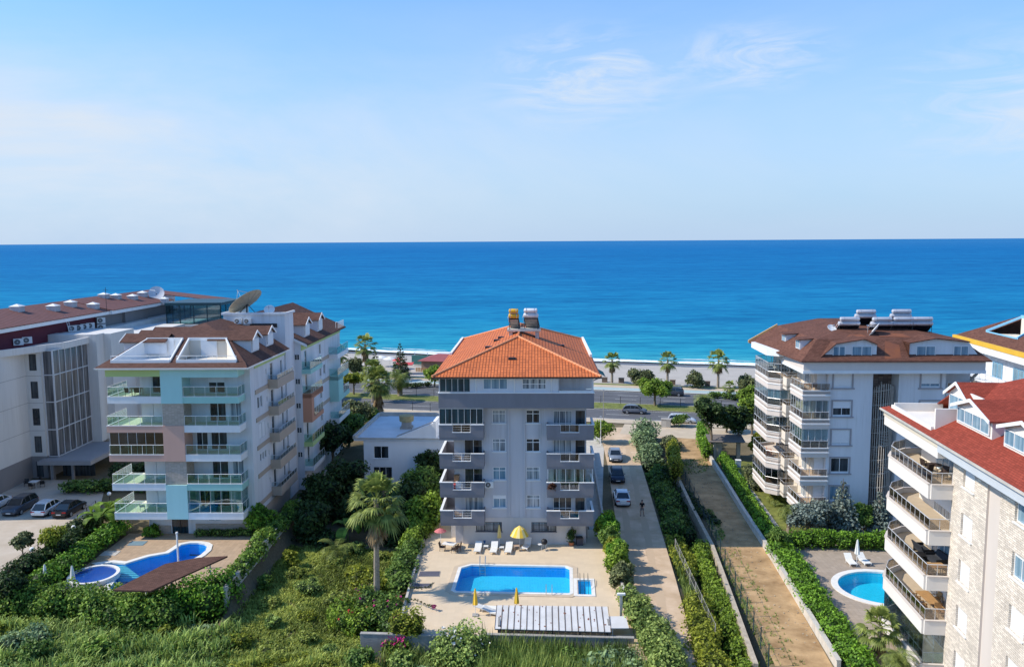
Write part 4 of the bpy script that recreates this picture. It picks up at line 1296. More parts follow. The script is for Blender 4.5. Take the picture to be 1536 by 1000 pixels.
# entrance canopy
c = MB(); c.box(-.3, 6.2, -1.2, 8.8, 2.35, 2.62); c.box(-.5, 6.4, -1.4, 9, 2.05, 2.55); o = c.build('canopy', mat('canopy_grey', (.30, .29, .29), .8, .06, 1), HB)
for q in ((3.6, 3.9, -1.0, -.7), (.9, 1.3, -1.0, -.5), (5.9, 6.2, 8, 8.3)): MB().box(*q, 0, 2.05).build('pillar', hg, HB)
MB().box(1.4, 5.6, 1.0, 1.06, 0, 2.05).build('entrance_glazing', M['pane_dark'], HB)
# roof terrace conservatory
tg = mat('petrol_frame', (.012, .05, .065), .45, .1, 3)
f = MB(); g = MB(); x0, x1, y0, y1, zb, zt = 1.2, 10.4, 35, 45, 16.4, 19.6
for x in np.linspace(x0, x1, 5): f.box(x - .07, x + .07, y0 - .07, y0 + .07, zb, zt)
for y in np.linspace(y0, y1, 5): f.box(x1 - .07, x1 + .07, y - .07, y + .07, zb, zt); f.box(x0 - .07, x0 + .07, y - .07, y + .07, zb, zt)
f.box(x0 - .2, x1 + .2, y0 - .2, y1 + .2, zt, zt + .45); f.box(x0, x1, y0 - .05, y0 + .05, zb + 1.0, zb + 1.1); f.box(x0, x1 + .05, y0 - .1, y0 + .1, zb, zb + .15)
o = f.build('roof_conservatory', tg, HB); g.box(x0, x1, y0 - .01, y0 + .01, zb, zt); g.box(x1 - .01, x1 + .01, y0, y1, zb, zt); g.build('glass_panel', mat_glass('glass_petrol', (.30, .55, .62), .12), o)
# things on the hotel roof
def on_roof(u, v, zf, lo, hi):
    best = None
    for k in range(200):
        Y = lo + (hi - lo) * k / 199; p = dp(u, v, Y); l = Matrix.Rotation(R(1.0), 4, 'Z') @ (p - Vector((-60, 105, 0)))
        e = abs(l.z - zf(l.x, l.y))
        if best is None or e < best[0]: best = (e, p)
    return best[1]
zroof = lambda x, y: 19.7 + (-2.8 - x) * .239
VL = ['leftmost', 'second', 'third', 'fourth', 'fifth', 'sixth', 'seventh', 'eighth', 'ninth']
for k, (u, v) in enumerate([(26, 466), (80, 465), (106, 459), (140, 462), (156, 447), (174, 448), (199, 449), (214, 444), (247, 453)]):
    p = on_roof(u, v, zroof, 95, 158)
    t = thing('roof_vent', 'white roof vent with pyramid cap, %s from the left on the ribbed brown roof' % ['first', *VL[1:]][k], 'roof vent', p, R(-1), 'roof vents on the cream block')
    s = .66 if k != 8 else .55
    MB().box(-s, s, -s, s, -.35, .62).build('shaft', mat('vent_metal', (.50, .47, .47), .6, .15, 2), t)
    cp = MB(); q = s + .1; cp.add([(-q, -q, .62), (q, -q, .62), (q, q, .62), (-q, q, .62), (0, 0, .95)], [(0, 3, 2, 1), (0, 1, 4), (1, 2, 4), (2, 3, 4), (3, 0, 4)]); cp.build('cap', M['white'], t)
dish('satellite_dish', 'round white satellite dish on the ridge of the brown ribbed roof at the far left', on_roof(235, 447, zroof, 110, 158), (.25, -.80, .42), 1.35, mat('dish_grey', (.62, .63, .66), .5, .06, 2), base=.1)
t = thing('antenna_mast', 'thin antenna mast rising from the brown ribbed roof of the cream block', 'antenna', on_roof(160, 466, zroof, 95, 150)); MB().tube((0, 0, -.2), (0, 0, 3.6), .035, 5).build('mast', M['darkmetal'], t); MB().path([(-.4, 0, 3.2), (.4, 0, 3.2)], .02, 4).build('crossbar', M['darkmetal'], t)
for k, (y, z, lb) in enumerate([(1.5, 17.1, 'first of the left pair'), (3.4, 17.1, 'second of the left pair'), (14.4, 17.5, 'first right of the ladder'), (16.2, 17.4, 'second right of the ladder'), (17.8, 17.4, 'third right of the ladder'), (19.4, 17.4, 'fourth right of the ladder')]):
    ac_unit('white air conditioner on the maroon attic wall, ' + lb, hb_world(-3.6, y, z), R(38), 'air conditioners on the maroon attic').scale = (1.35,) * 3
for z, lb in ((16.9, 'lower'), (17.95, 'upper')): ac_unit('%s of two stacked air conditioners at the grey end of the maroon attic' % lb, hb_world(-3.2, 21.9, z), R(25), 'stacked air conditioners on the attic').scale = (1.35,) * 3
t = thing('ladder', 'metal ladder leaning from the parapet to the ribbed brown roof', 'ladder', hb_world(-3.2, 12.6, 16.6), R(-1))
l = MB(); l.tube((.5, -.28, 0), (-.2, -.28, 3.3), .04, 5); l.tube((.5, .28, 0), (-.2, .28, 3.3), .04, 5); l.build('side_rail', M['lightmetal'], t)
l = MB()
for k in range(10): f_ = .05 + k * .1; l.tube((.5 - .7 * f_, -.28, 3.3 * f_), (.5 - .7 * f_, .28, 3.3 * f_), .025, 4)
l.build('rung', M['lightmetal'], t)

# ================================================================== small white house behind the garden
sw = mat('house_render', (.86, .87, .88), .85, .06, .5, streak=.2, bump=.08)
WH = thing('house', 'small white flat roofed house with a lean-to wall behind the dark trees', 'house', (-19.0, 104, 0), R(-4))
w = MB(); w.wall((0, 0, -1), (1, 0, 0), 13.5, 6.2, [(1.3, 3.2, 3.6, 5.2), (1.2, 3.6, .9, 2.5)])
w.box(0, 13.5, .2, 14, -1, 4.9); w.box(0, .01, 0, .2, -1, 5.2)
w.add([(4.2, -.05, 4.6), (9.3, -.05, 4.6), (9.3, -.05, 7.4), (4.2, -.05, 5.3), (4.2, .25, 4.6), (9.3, .25, 4.6), (9.3, .25, 7.4), (4.2, .25, 5.3)], [(0, 1, 2, 3), (7, 6, 5, 4), (0, 4, 5, 1), (1, 5, 6, 2), (2, 6, 7, 3), (3, 7, 4, 0)])
w.build('wall', sw, WH)
window(WH, (1.3, 0, 2.6), (1, 0, 0), 1.9, 1.6, M['white'], M['pane_dark'], 2, sill=M['white']); window(WH, (1.2, 0, -.1), (1, 0, 0), 2.4, 1.6, M['white'], M['pane_dark'], 3)
rr = MB(); rr.box(-1.2, 13.5, -.2, 14, 4.92, 5.18); rr.box(.25, 13.2, .3, 13.7, 5.18, 5.22); roof = rr.build('roof', mat('white_membrane', (.66, .70, .74), .8, .14, .35), WH)
p = MB(); p.box(-1.3, -.95, -.3, 14, 5.18, 5.6); p.box(-.95, 13.5, 13.6, 14, 5.18, 5.7); p.box(-.95, 4.2, -.3, -.05, 5.18, 5.32); p.box(9.4, 13.5, -.3, -.05, 5.18, 5.32); p.box(4.2, 9.4, -.3, -.06, 5.18, 5.32); p.build('parapet', M['concrete_pale'], roof)
s = MB(); s.slab([(4.2, .25, 5.45), (9.3, .25, 7.55), (9.3, 2.6, 7.2), (4.2, 1.2, 5.4)], .12); s.build('lean_to_roof', mat('lean_to_sheet', (.42, .38, .34), .8, .2, 1), roof)
MB().box(9.0, 9.35, -.1, 3, 5.2, 7.5).build('lean_to_wall', sw, roof)
t = thing('water_tank', 'yellowish round water tank on a stand on the flat roof of the small white house', 'water tank', Vector((-19, 104, 0)) + Matrix.Rotation(R(-4), 3, 'Z') @ Vector((4.4, 6, 5.2)))
MB().lathe([(.7, .9), (.95, 1.0), (1.0, 1.6), (.9, 1.75)], n=16).build('tank', mat('tank_ochre', (.42, .33, .16), .8, .2, 3), t)
s = MB(); s.box(-.8, .8, -.8, .8, 0, .25); s.box(-.6, .6, -.6, .6, .25, .9); s.build('stand', M['concrete'], t)

# ================================================================== beach bar
g0 = gp(640, 557)
BR = thing('beach_restaurant', 'low beach restaurant with white canopy and dull red roof beside the sand', 'restaurant', (g0.x, g0.y, 0), R(-13.7))
red_s = mat('dull_red_sheet', (.30, .085, .085), .7, .12, 1.2)
b = MB(); b.box(-2, 8, 2, 9, 0, 2.3); b.build('wall', mat('bar_wall', (.24, .17, .13), .8, .2, 1.5), BR)
r = MB(); r.slab([(-2.6, 1, 2.3), (8.5, 1, 2.3), (8.5, 5.5, 3.5), (1, 5.5, 3.5)], .1); r.slab([(1, 5.5, 3.5), (8.5, 5.5, 3.5), (8.5, 10, 2.3), (-2.6, 10, 2.3)], .1); r.slab([(-2.6, 1, 2.3), (1, 5.5, 3.5), (-2.6, 10, 2.3)], .1); r.build('roof', red_s, BR)
c = MB(); c.slab([(-7.5, 11, 2.9), (10, 11, 2.9), (10, 15.5, 2.6), (-7.5, 15.5, 2.6)], .12); c.build('canopy', M['white'], BR)
for x in np.linspace(-7, 9.5, 6):
    MB().tube((x, 11.2, 0), (x, 11.2, 2.8), .08, 6).build('post', M['white'], BR)
c = MB(); c.box(-7.5, -2.6, 10.2, 11.0, 0, 2.2); c.build('glass_screen', mat('bar_green', (.05, .16, .15), .4, .2, 1), BR)
fe = MB(); 
for k in range(26): fe.box(-2.5 + k * .42, -2.5 + k * .42 + .3, -.5, -.44, 0, .9 + (k % 3) * .04)
fe.build('timber_fence', M['wood'], BR)
MB().tube((5.4, 5.5, 3.3), (5.4, 5.5, 4.4), .14, 8).build('chimney', M['white'], BR)

# gate pavilion by the white block
g0 = gp(1098, 690)
GP = thing('gate_pavilion', 'grey flat roofed gate pavilion with black gate at the end of the garden path', 'gate', (g0.x, g0.y, 0), R(-5))
MB().box(-2.5, -2.1, 0, .5, 0, 2.55).build('pillar', M['concrete'], GP); MB().box(.6, 1.1, 0, .5, 0, 2.55).build('pillar', M['concrete'], GP)
r = MB(); r.box(-2.9, 1.4, -.5, 2.2, 2.55, 2.75); r.slab([(-3.3, -.9, 2.75), (1.6, -.9, 2.75), (1.6, 2.4, 3.05), (-3.3, 2.4, 3.05)], .06); r.build('roof', mat('pavilion_roof', (.17, .15, .14), .8, .15, 2), GP)
MB().box(-2.1, -1.3, .6, .75, 0, 2.5).build('wall', M['concrete_pale'], GP)
gt_ = MB()
for k in range(14): gt_.tube((-1.2 + k * .13, .2, .05), (-1.2 + k * .13, .2, 1.6), .02, 4)
gt_.tube((-1.25, .2, 1.6), (.55, .2, 1.6), .025, 4); gt_.tube((-1.25, .2, .15), (.55, .2, .15), .025, 4)
gt_.build('gate_leaf', M['black'], GP)
g0 = gp(999, 640)
t = thing('roadside_cabinet', 'pale grey concrete utility cabinet by the coast road in front of a round bush', 'utility cabinet', (g0.x, g0.y, 0), R(-13))
MB().box(-.75, .75, -.5, .5, 0, 1.25).build('body', M['concrete_pale'], t); MB().box(-.8, .8, -.55, .55, 1.25, 1.36).build('lid', M['concrete'], t); MB().box(.0, .7, -.52, -.5, .12, 1.1).build('door', M['concrete'], t)

# ================================================================== white block with brown roof (right)
rw_ = mat('white_block_render', (.68, .685, .70), .85, .09, .6, streak=.12, bump=.06)
warm = mat('warm_band_render', (.66, .585, .53), .85, .05, .7, streak=.2)
warm2 = mat('warm_wall_render', (.72, .64, .54), .85, .05, .7, streak=.2)
brownst = mat_tiles('brown_stone', (.20, .155, .13), .5, .25, (.11, .085, .07), .3, .4, .1)
rshing = mat_tiles('brown_shingle_b', (.175, .080, .056), .33, .16, (.10, .045, .035), .22, .5, .12, .9, .5, .25, .15)
rust = mat('rust_patch_roof', (.40, .14, .06), .85, .4, .9, col2=(.16, .06, .04))
frame_g = mat('grey_window_surround', (.36, .34, .35), .85, .06, 1)
WB = thing('apartment_block', 'white apartment block with brown roof, stacked corner balconies and spiral stair screen', 'apartment building', (29.7, 84.0, 0), R(-1.7))
def wb_world(x, y, z): return Matrix.Translation(WB.location) @ Euler((0, 0, R(-1.7))).to_matrix().to_4x4() @ Vector((x, y, z))
RL = [2.55, 5.54, 8.52, 11.52, 14.5]
wz = [(f + .45, f + 1.95) for f in RL]
w = MB(); w.wall((2.75, .5, 0), (1, 0, 0), 4.5, 16.45, [(.5, 2.35, a, b) for a, b in wz])
w.box(1.6, 7.25, 1.9, 16, 0, 17.8); w.box(2.75, 7.25, .78, 1.9, 0, 17.8); w.box(2.72, 2.75, .5, 1.9, 0, 16.45); w.box(7.22, 7.25, .5, 2.3, 0, 16.45)
w.wall((9.9, .5, 0), (1, 0, 0), 4.7, 16.45, [(2.2, 4.1, a, b) for a, b in wz]); w.box(9.9, 14.6, .78, 16, 0, 17.8); w.box(14.6, 18, 2.4, 16, 0, 17.8); w.box(9.87, 9.9, .5, 2.3, 0, 16.45); w.box(14.57, 14.62, .5, 2.4, 0, 16.45)
w.build('wall', rw_, WB)
for i, (a, b) in enumerate(wz):
    for x0, ww in ((3.25, 1.85), (12.1, 1.9)):
        sh = [None, None, .93, .5, .95][i] if x0 < 5 else .8
        window(WB, (x0, .5, a), (1, 0, 0), ww, b - a, M['white'], M['pane_dark'] if i in (1, 3) else M['pane_blue'], 2, depth=.1, shutter=sh)
        s = MB(); q = .16
        s.box(x0 - q, x0, .44, .5, a - .12, b + .14); s.box(x0 + ww, x0 + ww + q, .44, .5, a - .12, b + .14); s.box(x0, x0 + ww, .44, .5, b, b + .14); s.box(x0 - .28, x0 + ww + .28, .38, .5, a - .24, a - .12); s.build('window_surround', frame_g, WB)
MB().box(7.25, 9.9, 2.3, 16, 0, 16.6).build('stair_wall', brownst, WB, uv=True)
# stair screen: vertical bars on rings
sc_ = MB(); cx, cy, rr_ = 8.55, 1.6, 1.15
for k in range(17):
    a = math.pi + math.pi * k / 16; x, y = cx + math.cos(a) * rr_, cy + math.sin(a) * rr_ * 1.1
    sc_.tube((x, y, 0.2), (x, y, 15.3 - .02 * (k - 8) ** 2), .042, 4)
for z in np.arange(1.2, 15, 1.45):
    pts = [(cx + math.cos(math.pi + math.pi * k / 10) * rr_, cy + math.sin(math.pi + math.pi * k / 10) * rr_ * 1.1, z + k * .07) for k in range(11)]
    sc_.path(pts, .035, 4); 
    if int(z * 2) % 3 == 0: sc_.path([(p[0], p[1], p[2] + .18) for p in pts], .03, 4)
sc_.build('stair_screen', mat('pale_screen_metal', (.45, .41, .36), .5, .15, 3), WB)
sp = MB()
for k in range(60):
    a = k * .5; z = .2 + k * .25; sp.obox((cx, cy, z), (math.cos(a) * 1.0, math.sin(a) * 1.0, 0), (-math.sin(a) * .3, math.cos(a) * .3, 0), (0, 0, .05))
sp.tube((cx, cy, 0), (cx, cy, 15.3), .08, 8); sp.build('spiral_stair', M['concrete'], WB)
# corner balconies
w2 = MB(); w2.box(1.6, 2.74, 1.2, 1.9, 0, 16.45); w2.box(1.45, 1.6, 1.9, 16, 0, 16.45); w2.build('balcony_back_wall', warm2, WB)
for i, f in enumerate(RL):
    m = MB(); m.box(0, 2.78, 0, 4.2, f - .22, f); m.box(0, 2.78, 0, .12, f - .85, f + .12); m.box(0, .12, .12, 4.2, f - .85, f + .12); m.box(.12, 1.5, 4.08, 4.2, f - .85, f + .12); m.build('balcony', warm, WB)
    b = MB(); b.box(-.07, 2.85, -.07, .15, f - .42, f - .30); b.box(-.07, .15, .15, 4.2, f - .42, f - .30); b.box(-.05, 2.83, -.05, .14, f + .1, f + .17); b.box(-.05, .14, .14, 4.2, f + .1, f + .17); b.build('balcony_moulding', M['white'], WB)
    rail(WB, [(2.74, .06), (.06, .06), (.06, 4.15)], f + .17, .72, M['lightmetal'], M['glass_smoke'], .95, .022)
    window(WB, (1.75, 1.2, f + .05), (1, 0, 0), .95, 2.1, M['white'], M['pane_curtain'] if i % 2 else M['pane_dark'], 1, depth=-.03, name='balcony_door', shutter=.95 if i in (0, 1, 4) else None)
    window(WB, (1.45, 3.9, f + .05), (0, -1, 0), 1.6, 2.15, M['white'], M['pane_curtain'], 2, depth=-.03, name='balcony_door')
    # little service balcony between
    s = MB(); s.box(-.1, 1.5, 5.2, 6.6, f - .5, f - .3); s.box(-.1, 0, 5.2, 6.6, f - .75, f + .55); s.box(0, 1.5, 5.2, 5.3, f - .75, f + .55); s.build('service_balcony', warm2, WB)
    rail(WB, [(1.4, 5.25), (-.05, 5.25), (-.05, 6.6)], f + .55, .35, M['lightmetal'], None, 1.2, .02)
    # faceted balcony
    P5 = [(1.5, 6.7), (-.35, 6.6), (-1.45, 7.6), (-1.3, 13.6), (1.5, 14.8)]
    m = MB(); m.prism(P5, f - .25, f - .05)
    for (a, b2) in zip(P5, P5[1:]):
        a, b2 = Vector((*a, 0)), Vector((*b2, 0)); d = b2 - a; n_ = d.cross(Vector((0, 0, 1))).normalized()
        m.obox(a + Vector((0, 0, f - .95)), d, n_ * .12, (0, 0, 1.15))
    m.build('balcony', warm, WB)
    cpp = MB()
    for (a, b2) in zip(P5, P5[1:]):
        a, b2 = Vector((*a, 0)), Vector((*b2, 0)); d = b2 - a; n_ = d.cross(Vector((0, 0, 1))).normalized()
        cpp.obox(a - n_ * .06 + Vector((0, 0, f + .2)), d, n_ * .2, (0, 0, .06)); cpp.obox(a - n_ * .06 + Vector((0, 0, f - .42)), d, n_ * .07, (0, 0, .1))
    cpp.build('balcony_moulding', M['white'], WB)
    rail(WB, P5, f + .26, .72, M['lightmetal'], M['glass_smoke'], 1.1, .022)
    window(WB, (1.45, 13.4, f + .05), (0, -1, 0), 5.5, 2.2, M['white'], M['pane_dark'], 5, depth=-.03, name='balcony_door')
def glaze(pts, z0, z1, gm, n=4, cur=None):
    m = MB(); g = MB(); c = MB()
    for a, b in zip(pts, pts[1:]):
        a, b = Vector((*a, 0)), Vector((*b, 0)); L = (b - a).length; d = (b - a) / L; k = max(1, round(L / .75)); nn = d.cross(Vector((0, 0, 1)))
        for i in range(k + 1): m.tube(a + d * (L * i / k) + Vector((0, 0, z0)), a + d * (L * i / k) + Vector((0, 0, z1)), .022, 4)
        m.obox(a + Vector((0, 0, z1 - .05)), d * L, nn * .05, (0, 0, .05))
        g.obox(a + Vector((0, 0, z0)), d * L, nn * .012, (0, 0, z1 - z0 - .05))
        if cur:
            kk = int(L / .12)
            for i in range(kk): c.obox(a + d * (L * i / kk) - nn * (.16 + .03 * (i % 2)) * -1 + Vector((0, 0, z0 - .6)), d * .125, nn * .02, (0, 0, z1 - z0 + .5))
    o = m.build('glazed_enclosure', M['lightmetal'], WB); g.build('glass_panel', gm, o)
    if cur: c.build('curtain', cur, o)
pc = mat('pale_blue_curtain', (.60, .68, .70), .8, .05, 3)
C5 = [(2.72, .08), (.08, .08), (.08, 4.1)]
glaze(C5, RL[3] + .9, RL[4] - .87, M['glass_clear'], cur=None); glaze(C5, RL[2] + .9, RL[3] - .87, M['glass_clear'], cur=pc)
for i in (2, 3, 4): glaze(P5, RL[i] + .98, (RL[i + 1] if i < 4 else 17.4) - .97, M['glass_clear'], cur=pc if i == 3 else None)
glaze(P5, RL[0] + .98, RL[1] - .97, MATS['glass_dark'])
# right-hand recess balcony
for i, f in enumerate(RL):
    m = MB(); m.box(14.65, 18.2, .3, 2.4, f - .85, f); m.build('balcony', warm, WB)
    rail(WB, [(14.7, .36), (18.15, .36), (18.15, 2.4)], f, .9, M['lightmetal'], M['glass_smoke'], 1, .022)
# eave box and roof
e = MB(); e.box(-.15, 18.0, -.45, 16, 16.75, 17.75); e.build('eave_fascia', warm, WB)
MB().box(-.2, 18.05, -.5, -.42, 16.46, 16.78).build('eave_moulding', M['white'], WB); MB().box(-.22, -.12, -.42, 7, 16.46, 16.78).build('eave_moulding', M['white'], WB)
e = MB(); e.box(-.13, 17.95, -.42, 1.2, 16.46, 16.74); e.build('eave_soffit', M['offwhite'], WB)
e = MB(); e.prism([(1.5, 6.3), (-.7, 6.2), (-1.8, 7.3), (-1.7, 14.2), (1.5, 15.4)], 17.3, 17.95); e.build('eave_fascia', M['white'], WB)
X0, X1, Y0, Y1 = -.45, 18.5, -.7, 15.6
zb, zm, zt = 17.78, 19.75, 20.6
i1, i2 = 2.2, 7.0
r = MB()
r.slab([(X0, Y0, zb), (X1, Y0, zb), (X1 - i1, Y0 + i1, zm), (X0 + i1, Y0 + i1, zm)], .12)
r.slab([(X0, Y0, zb), (X0 + i1, Y0 + i1, zm), (X0 + i1, Y1, zm), (X0 - 1.2, Y1, zb)], .12)
r.slab([(X1, Y0, zb), (X1, Y1, zb), (X1 - i1, Y1, zm), (X1 - i1, Y0 + i1, zm)], .12)
r.slab([(X0 + i1, Y0 + i1, zm), (X1 - i1, Y0 + i1, zm), (X1 - i2, Y0 + i2, zt), (X0 + i2, Y0 + i2, zt)], .12)
r.slab([(X0 + i1, Y0 + i1, zm), (X0 + i2, Y0 + i2, zt), (X0 + i2, Y1, zt), (X0 + i1, Y1, zm)], .12)
r.slab([(X1 - i1, Y0 + i1, zm), (X1 - i1, Y1, zm), (X1 - i2, Y1, zt), (X1 - i2, Y0 + i2, zt)], .12)
r.slab([(X0 + i2, Y0 + i2, zt), (X1 - i2, Y0 + i2, zt), (X1 - i2, Y1, zt), (X0 + i2, Y1, zt)], .12)
roof = r.build('roof', rshing, WB, uv=True)
vg = MB(); vg.obox((X0 - 1.25, Y1 - .05, zb - .1), (i1 + 1.2, 0, zm - zb), (0, .2, 0), (0, 0, .3)); vg.build('verge_board', mat('ochre_board', (.62, .40, .16), .8, .1, 2), roof)
rp = MB()
yy = lambda y: zb + (y - Y0) / i1 * (zm - zb) + .012
rp.poly((7.9, -.5, yy(-.5)), (9.6, -.4, yy(-.4)), (9.9, .9, yy(.9)), (8.6, 1.3, yy(1.3))); rp.poly((8.4, 2.2, zm + .16), (11.6, 2.0, zm + .12), (11.2, 3.2, zm + .35), (8.8, 3.6, zm + .42))
rp.poly((5.0, 2.2, zm + .12), (7.2, 2.3, zm + .14), (6.9, 3.1, zm + .32), (5.6, 3.0, zm + .30)); rp.build('roof_patch', rust, roof)
# wide front dormers
for (a, b, pk, wins) in ((1.5, 7.25, 5.6, ((2.85, 1.25), (4.75, 2.0))), (10.4, 17.6, 12.4, ((11.2, 1.9), (14.9, 1.5)))):
    fy_ = -.05; zf = 18.0
    left = a < 5
    ptl = [(a, zf), (b, zf), (b, 19.35), (pk + .3, 19.9), (a + 1.6, 19.45)] if left else [(a, zf), (b, zf), (b - 1.2, 19.6), (pk + .6, 19.95), (a, 19.5)]
    d = MB(); n_ = len(ptl)
    d.add([(x, fy_, z) for x, z in ptl] + [(x, 4.0, z) for x, z in ptl], [tuple(range(n_)), tuple(range(n_, 2 * n_))[::-1]] + [(i, n_ + i, n_ + (i + 1) % n_, (i + 1) % n_) for i in range(n_)])
    dm = d.build('dormer', rw_, WB)
    rf = MB()
    for (p, q) in zip(ptl[2:], ptl[3:] + ptl[:1] if not left else ptl[3:] + ptl[:1]):
        rf.slab([(p[0], fy_ - .3, p[1] + .1), (q[0], fy_ - .3, q[1] + .1), (q[0], 4.2, q[1] + .14), (p[0], 4.2, p[1] + .14)], .1)
    rf.build('dormer_roof', rshing, dm, uv=True)
    for (x, ww) in wins: window(WB, (x, fy_, 18.22), (1, 0, 0), ww, 1.0, M['white'], M['pane_blue'], 2, depth=-.02)
for y in (3.2, 8.2):
    dm = MB(); x = .35; z0 = zb + (x - X0) / i1 * (zm - zb)
    dm.box(x, 3.0, y - .7, y + .7, z0 - .1, z0 + 1.1); o = dm.build('dormer', rw_, WB)
    rf = MB(); rf.slab([(x - .35, y - .95, z0 + 1.15), (x - .35, y + .95, z0 + 1.15), (3.4, y + .95, z0 + 1.35), (3.4, y - .95, z0 + 1.35)], .1); rf.build('dormer_roof', rshing, o, uv=True)
    window(WB, (x, y + .55, z0 + .1), (0, -1, 0), 1.1, .9, M['white'], M['pane_blue'], 2, depth=-.02)
# water heaters on a steel deck
dk = MB()
for y in (4.5, 7.6):
    for x in np.arange(5.0, 14.6, 1.18): dk.tube((x, y, 18.6), (x, y, 19.65), .035, 4)
    dk.tube((5.0, y, 19.65), (14.5, y, 19.65), .045, 4); dk.tube((5.0, y, 19.4), (14.5, y, 19.4), .03, 4)
for x in np.arange(5.0, 14.6, 2.37): dk.tube((x, 4.5, 19.65), (x, 7.6, 19.65), .035, 4)
dk.build('heater_deck', M['darkmetal'], WB)
sil = mat('silver_tank', (.60, .60, .63), .35, .08, 4, metal=.35)
for k, (x, y, lb) in enumerate([(6.3, 5.6, 'first'), (8.7, 7.4, 'second'), (9.6, 5.3, 'third'), (11.9, 5.4, 'fourth'), (12.6, 7.6, 'sixth'), (13.9, 5.4, 'fifth')]):
    solar_heater('solar_water_heater', 'silver solar water heater on the white block, ' + ('%s from the left' % lb if k < 4 else 'rearmost one at the right' if k == 4 else 'rightmost of the front row'), wb_world(x, y, 19.67 if y < 7 else 20.3), R(180 - 1.7), sil, 2.3, 'solar heaters on the white block').scale = (1, 1, .9)
dish('satellite_dish', 'white satellite dish tilted edge-on below the solar heaters of the white block', wb_world(8.3, 3.4, 19.8), (-.72, .35, .6), .95, M['white'], base=.1)
dish('satellite_dish', 'small white satellite dish at the left end of the solar heaters on the white block', wb_world(4.6, 5.4, 20.1), (.2, -.6, .7), .5, M['white'], base=.1)
chair('balcony_chair', 'orange chair on the faceted second storey balcony of the white block', wb_world(-.6, 9.2, RL[1]), R(80), mat('orange_cloth', (.62, .16, .06), .8, .1, 4))
table('balcony_table', 'small white table beside the orange chair on the faceted balcony of the white block', wb_world(-.2, 8.1, RL[1]), 0, .6, .6, .6, M['plastic_white'])
chair('balcony_chair', 'brown chair on the top corner balcony of the white block', wb_world(1.3, .7, RL[4]), R(180), wick)
table('balcony_table', 'wooden table on the top corner balcony of the white block', wb_world(.7, .75, RL[4]), 0, .6, .6, .7, M['wood'])

# ================================================================== stone-clad block with red roof (right foreground)
clad = mat_tiles('cream_split_stone', (.78, .69, .585), .46, .13, (.32, .25, .20), .17, .9, .07, .85, .37, .2)
smoothw = mat('cream_band_render', (.62, .55, .49), .85, .05, .7, streak=.2)
whitew = mat('white_band_render', (.74, .69, .63), .85, .04, .7, streak=.2)
rsh = mat_tiles('red_shingle', (.30, .060, .038), .33, .16, (.17, .034, .022), .16, .4, .1, .9, .5, .2, .15)
SB = thing('apartment_block', 'stone clad apartment block with red shingle roof and long balconies at the right edge', 'apartment building', (28.7, 53.0, 0), R(-6.03))
def sb_world(x, y, z): return Matrix.Translation(SB.location) @ Euler((0, 0, R(-6.03))).to_matrix().to_4x4() @ Vector((x, y, z))
SF = [1.7, 4.75, 7.8, 10.9, 14.0]
RZ = [(14.4, 15.85), (11.25, 12.7), (8.2, 9.65), (5.15, 6.6), (2.1, 3.55)]
w = MB(); 
h1 = [(1.55, 3.15, a, b) for a, b in RZ] + [(8.2, 9.9, a, b) for a, b in RZ]
w.wall((0, 0, 0), (0, -1, 0), 4.9, 16.2, [q for q in h1 if q[1] < 4.9], .2)
w.wall((0, -6.5, 0), (0, -1, 0), 9.5, 16.2, [(a - 6.5, b - 6.5, c, d) for a, b, c, d in h1 if a > 6.5], .2)
w.box(.001, .3, -.002, 0, 0, 16.2)
w.build('stone_wall', clad, SB, uv=True)
k_ = MB(); k_.box(.25, 14, -16, 0, 0, 16.2); k_.box(.12, .25, -6.5, -4.9, 0, 16.2); k_.box(0, .24, -4.9, -4.88, 0, 16.2); k_.build('core_wall', smoothw, SB)
for (a, b, c, d) in h1:
    window(SB, (0, -a, c), (0, -1, 0), b - a, d - c, M['white'], M['pane_blue'], 2, depth=.2, shutter=(.95 if (c < 14 or a < 5) and not (a > 5 and 11 < c < 12) else .15) if not (c > 14 and a > 5) else None, sill=M['white'])
iw = MB(); iw.box(1.2, 14, 0, 8.6, 0, 16.2); iw.build('balcony_back_wall', whitew, SB)
OUT = [(0, -.02), (-1.35, -.02), (-1.45, 7.3), (-.9, 8.5), (.4, 9.6), (2.2, 9.9)]
def offs(pts, z0, h, t, mb):
    for a, b in zip(pts, pts[1:]):
        a, b = Vector((*a, 0)), Vector((*b, 0)); d = b - a; n_ = d.cross(Vector((0, 0, 1))).normalized()
        mb.obox(a + Vector((0, 0, z0)), d, n_ * t, (0, 0, h))
bf = mat('tan_balcony_tiles', (.52, .42, .30), .7, .07, 2)
for i, f in enumerate(SF):
    m = MB(); m.prism(OUT + [(2.2, 0)], f - .75, f - .35); m.build('balcony_floor', bf, SB)
    m = MB(); offs(OUT, f - .95, .97, -.14, m); m.build('balcony_fascia', whitew, SB)
    m = MB(); m.prism([(x * .999 + .03, y * .995 + .02) for x, y in OUT] + [(2.2, 0.1)], f - .955, f - .76); m.build('balcony_soffit', whitew, SB)
    m = MB(); offs(OUT, f, .06, -.2, m); m.build('balcony_coping', smoothw, SB)
    rail(SB, [(x + .06 if x < 0 else x, y + .05) for x, y in OUT], f + .06, .72, M['lightmetal'], M['glass_smoke'] if i else M['glass_green'], .85, .022)
    window(SB, (1.2, 5.6, f - .32), (0, -1, 0), 3.2, 2.2, M['white'], M['pane_blue'] if i in (2, 4) else M['pane_curtain'], 3, depth=-.03, name='balcony_door', shutter=.7 if i in (1, 3) else None)
    window(SB, (1.2, 1.2, f + .2), (0, -1, 0), 1.0, 1.3, M['lightmetal'], M['pane_blue'], 2, depth=-.03)
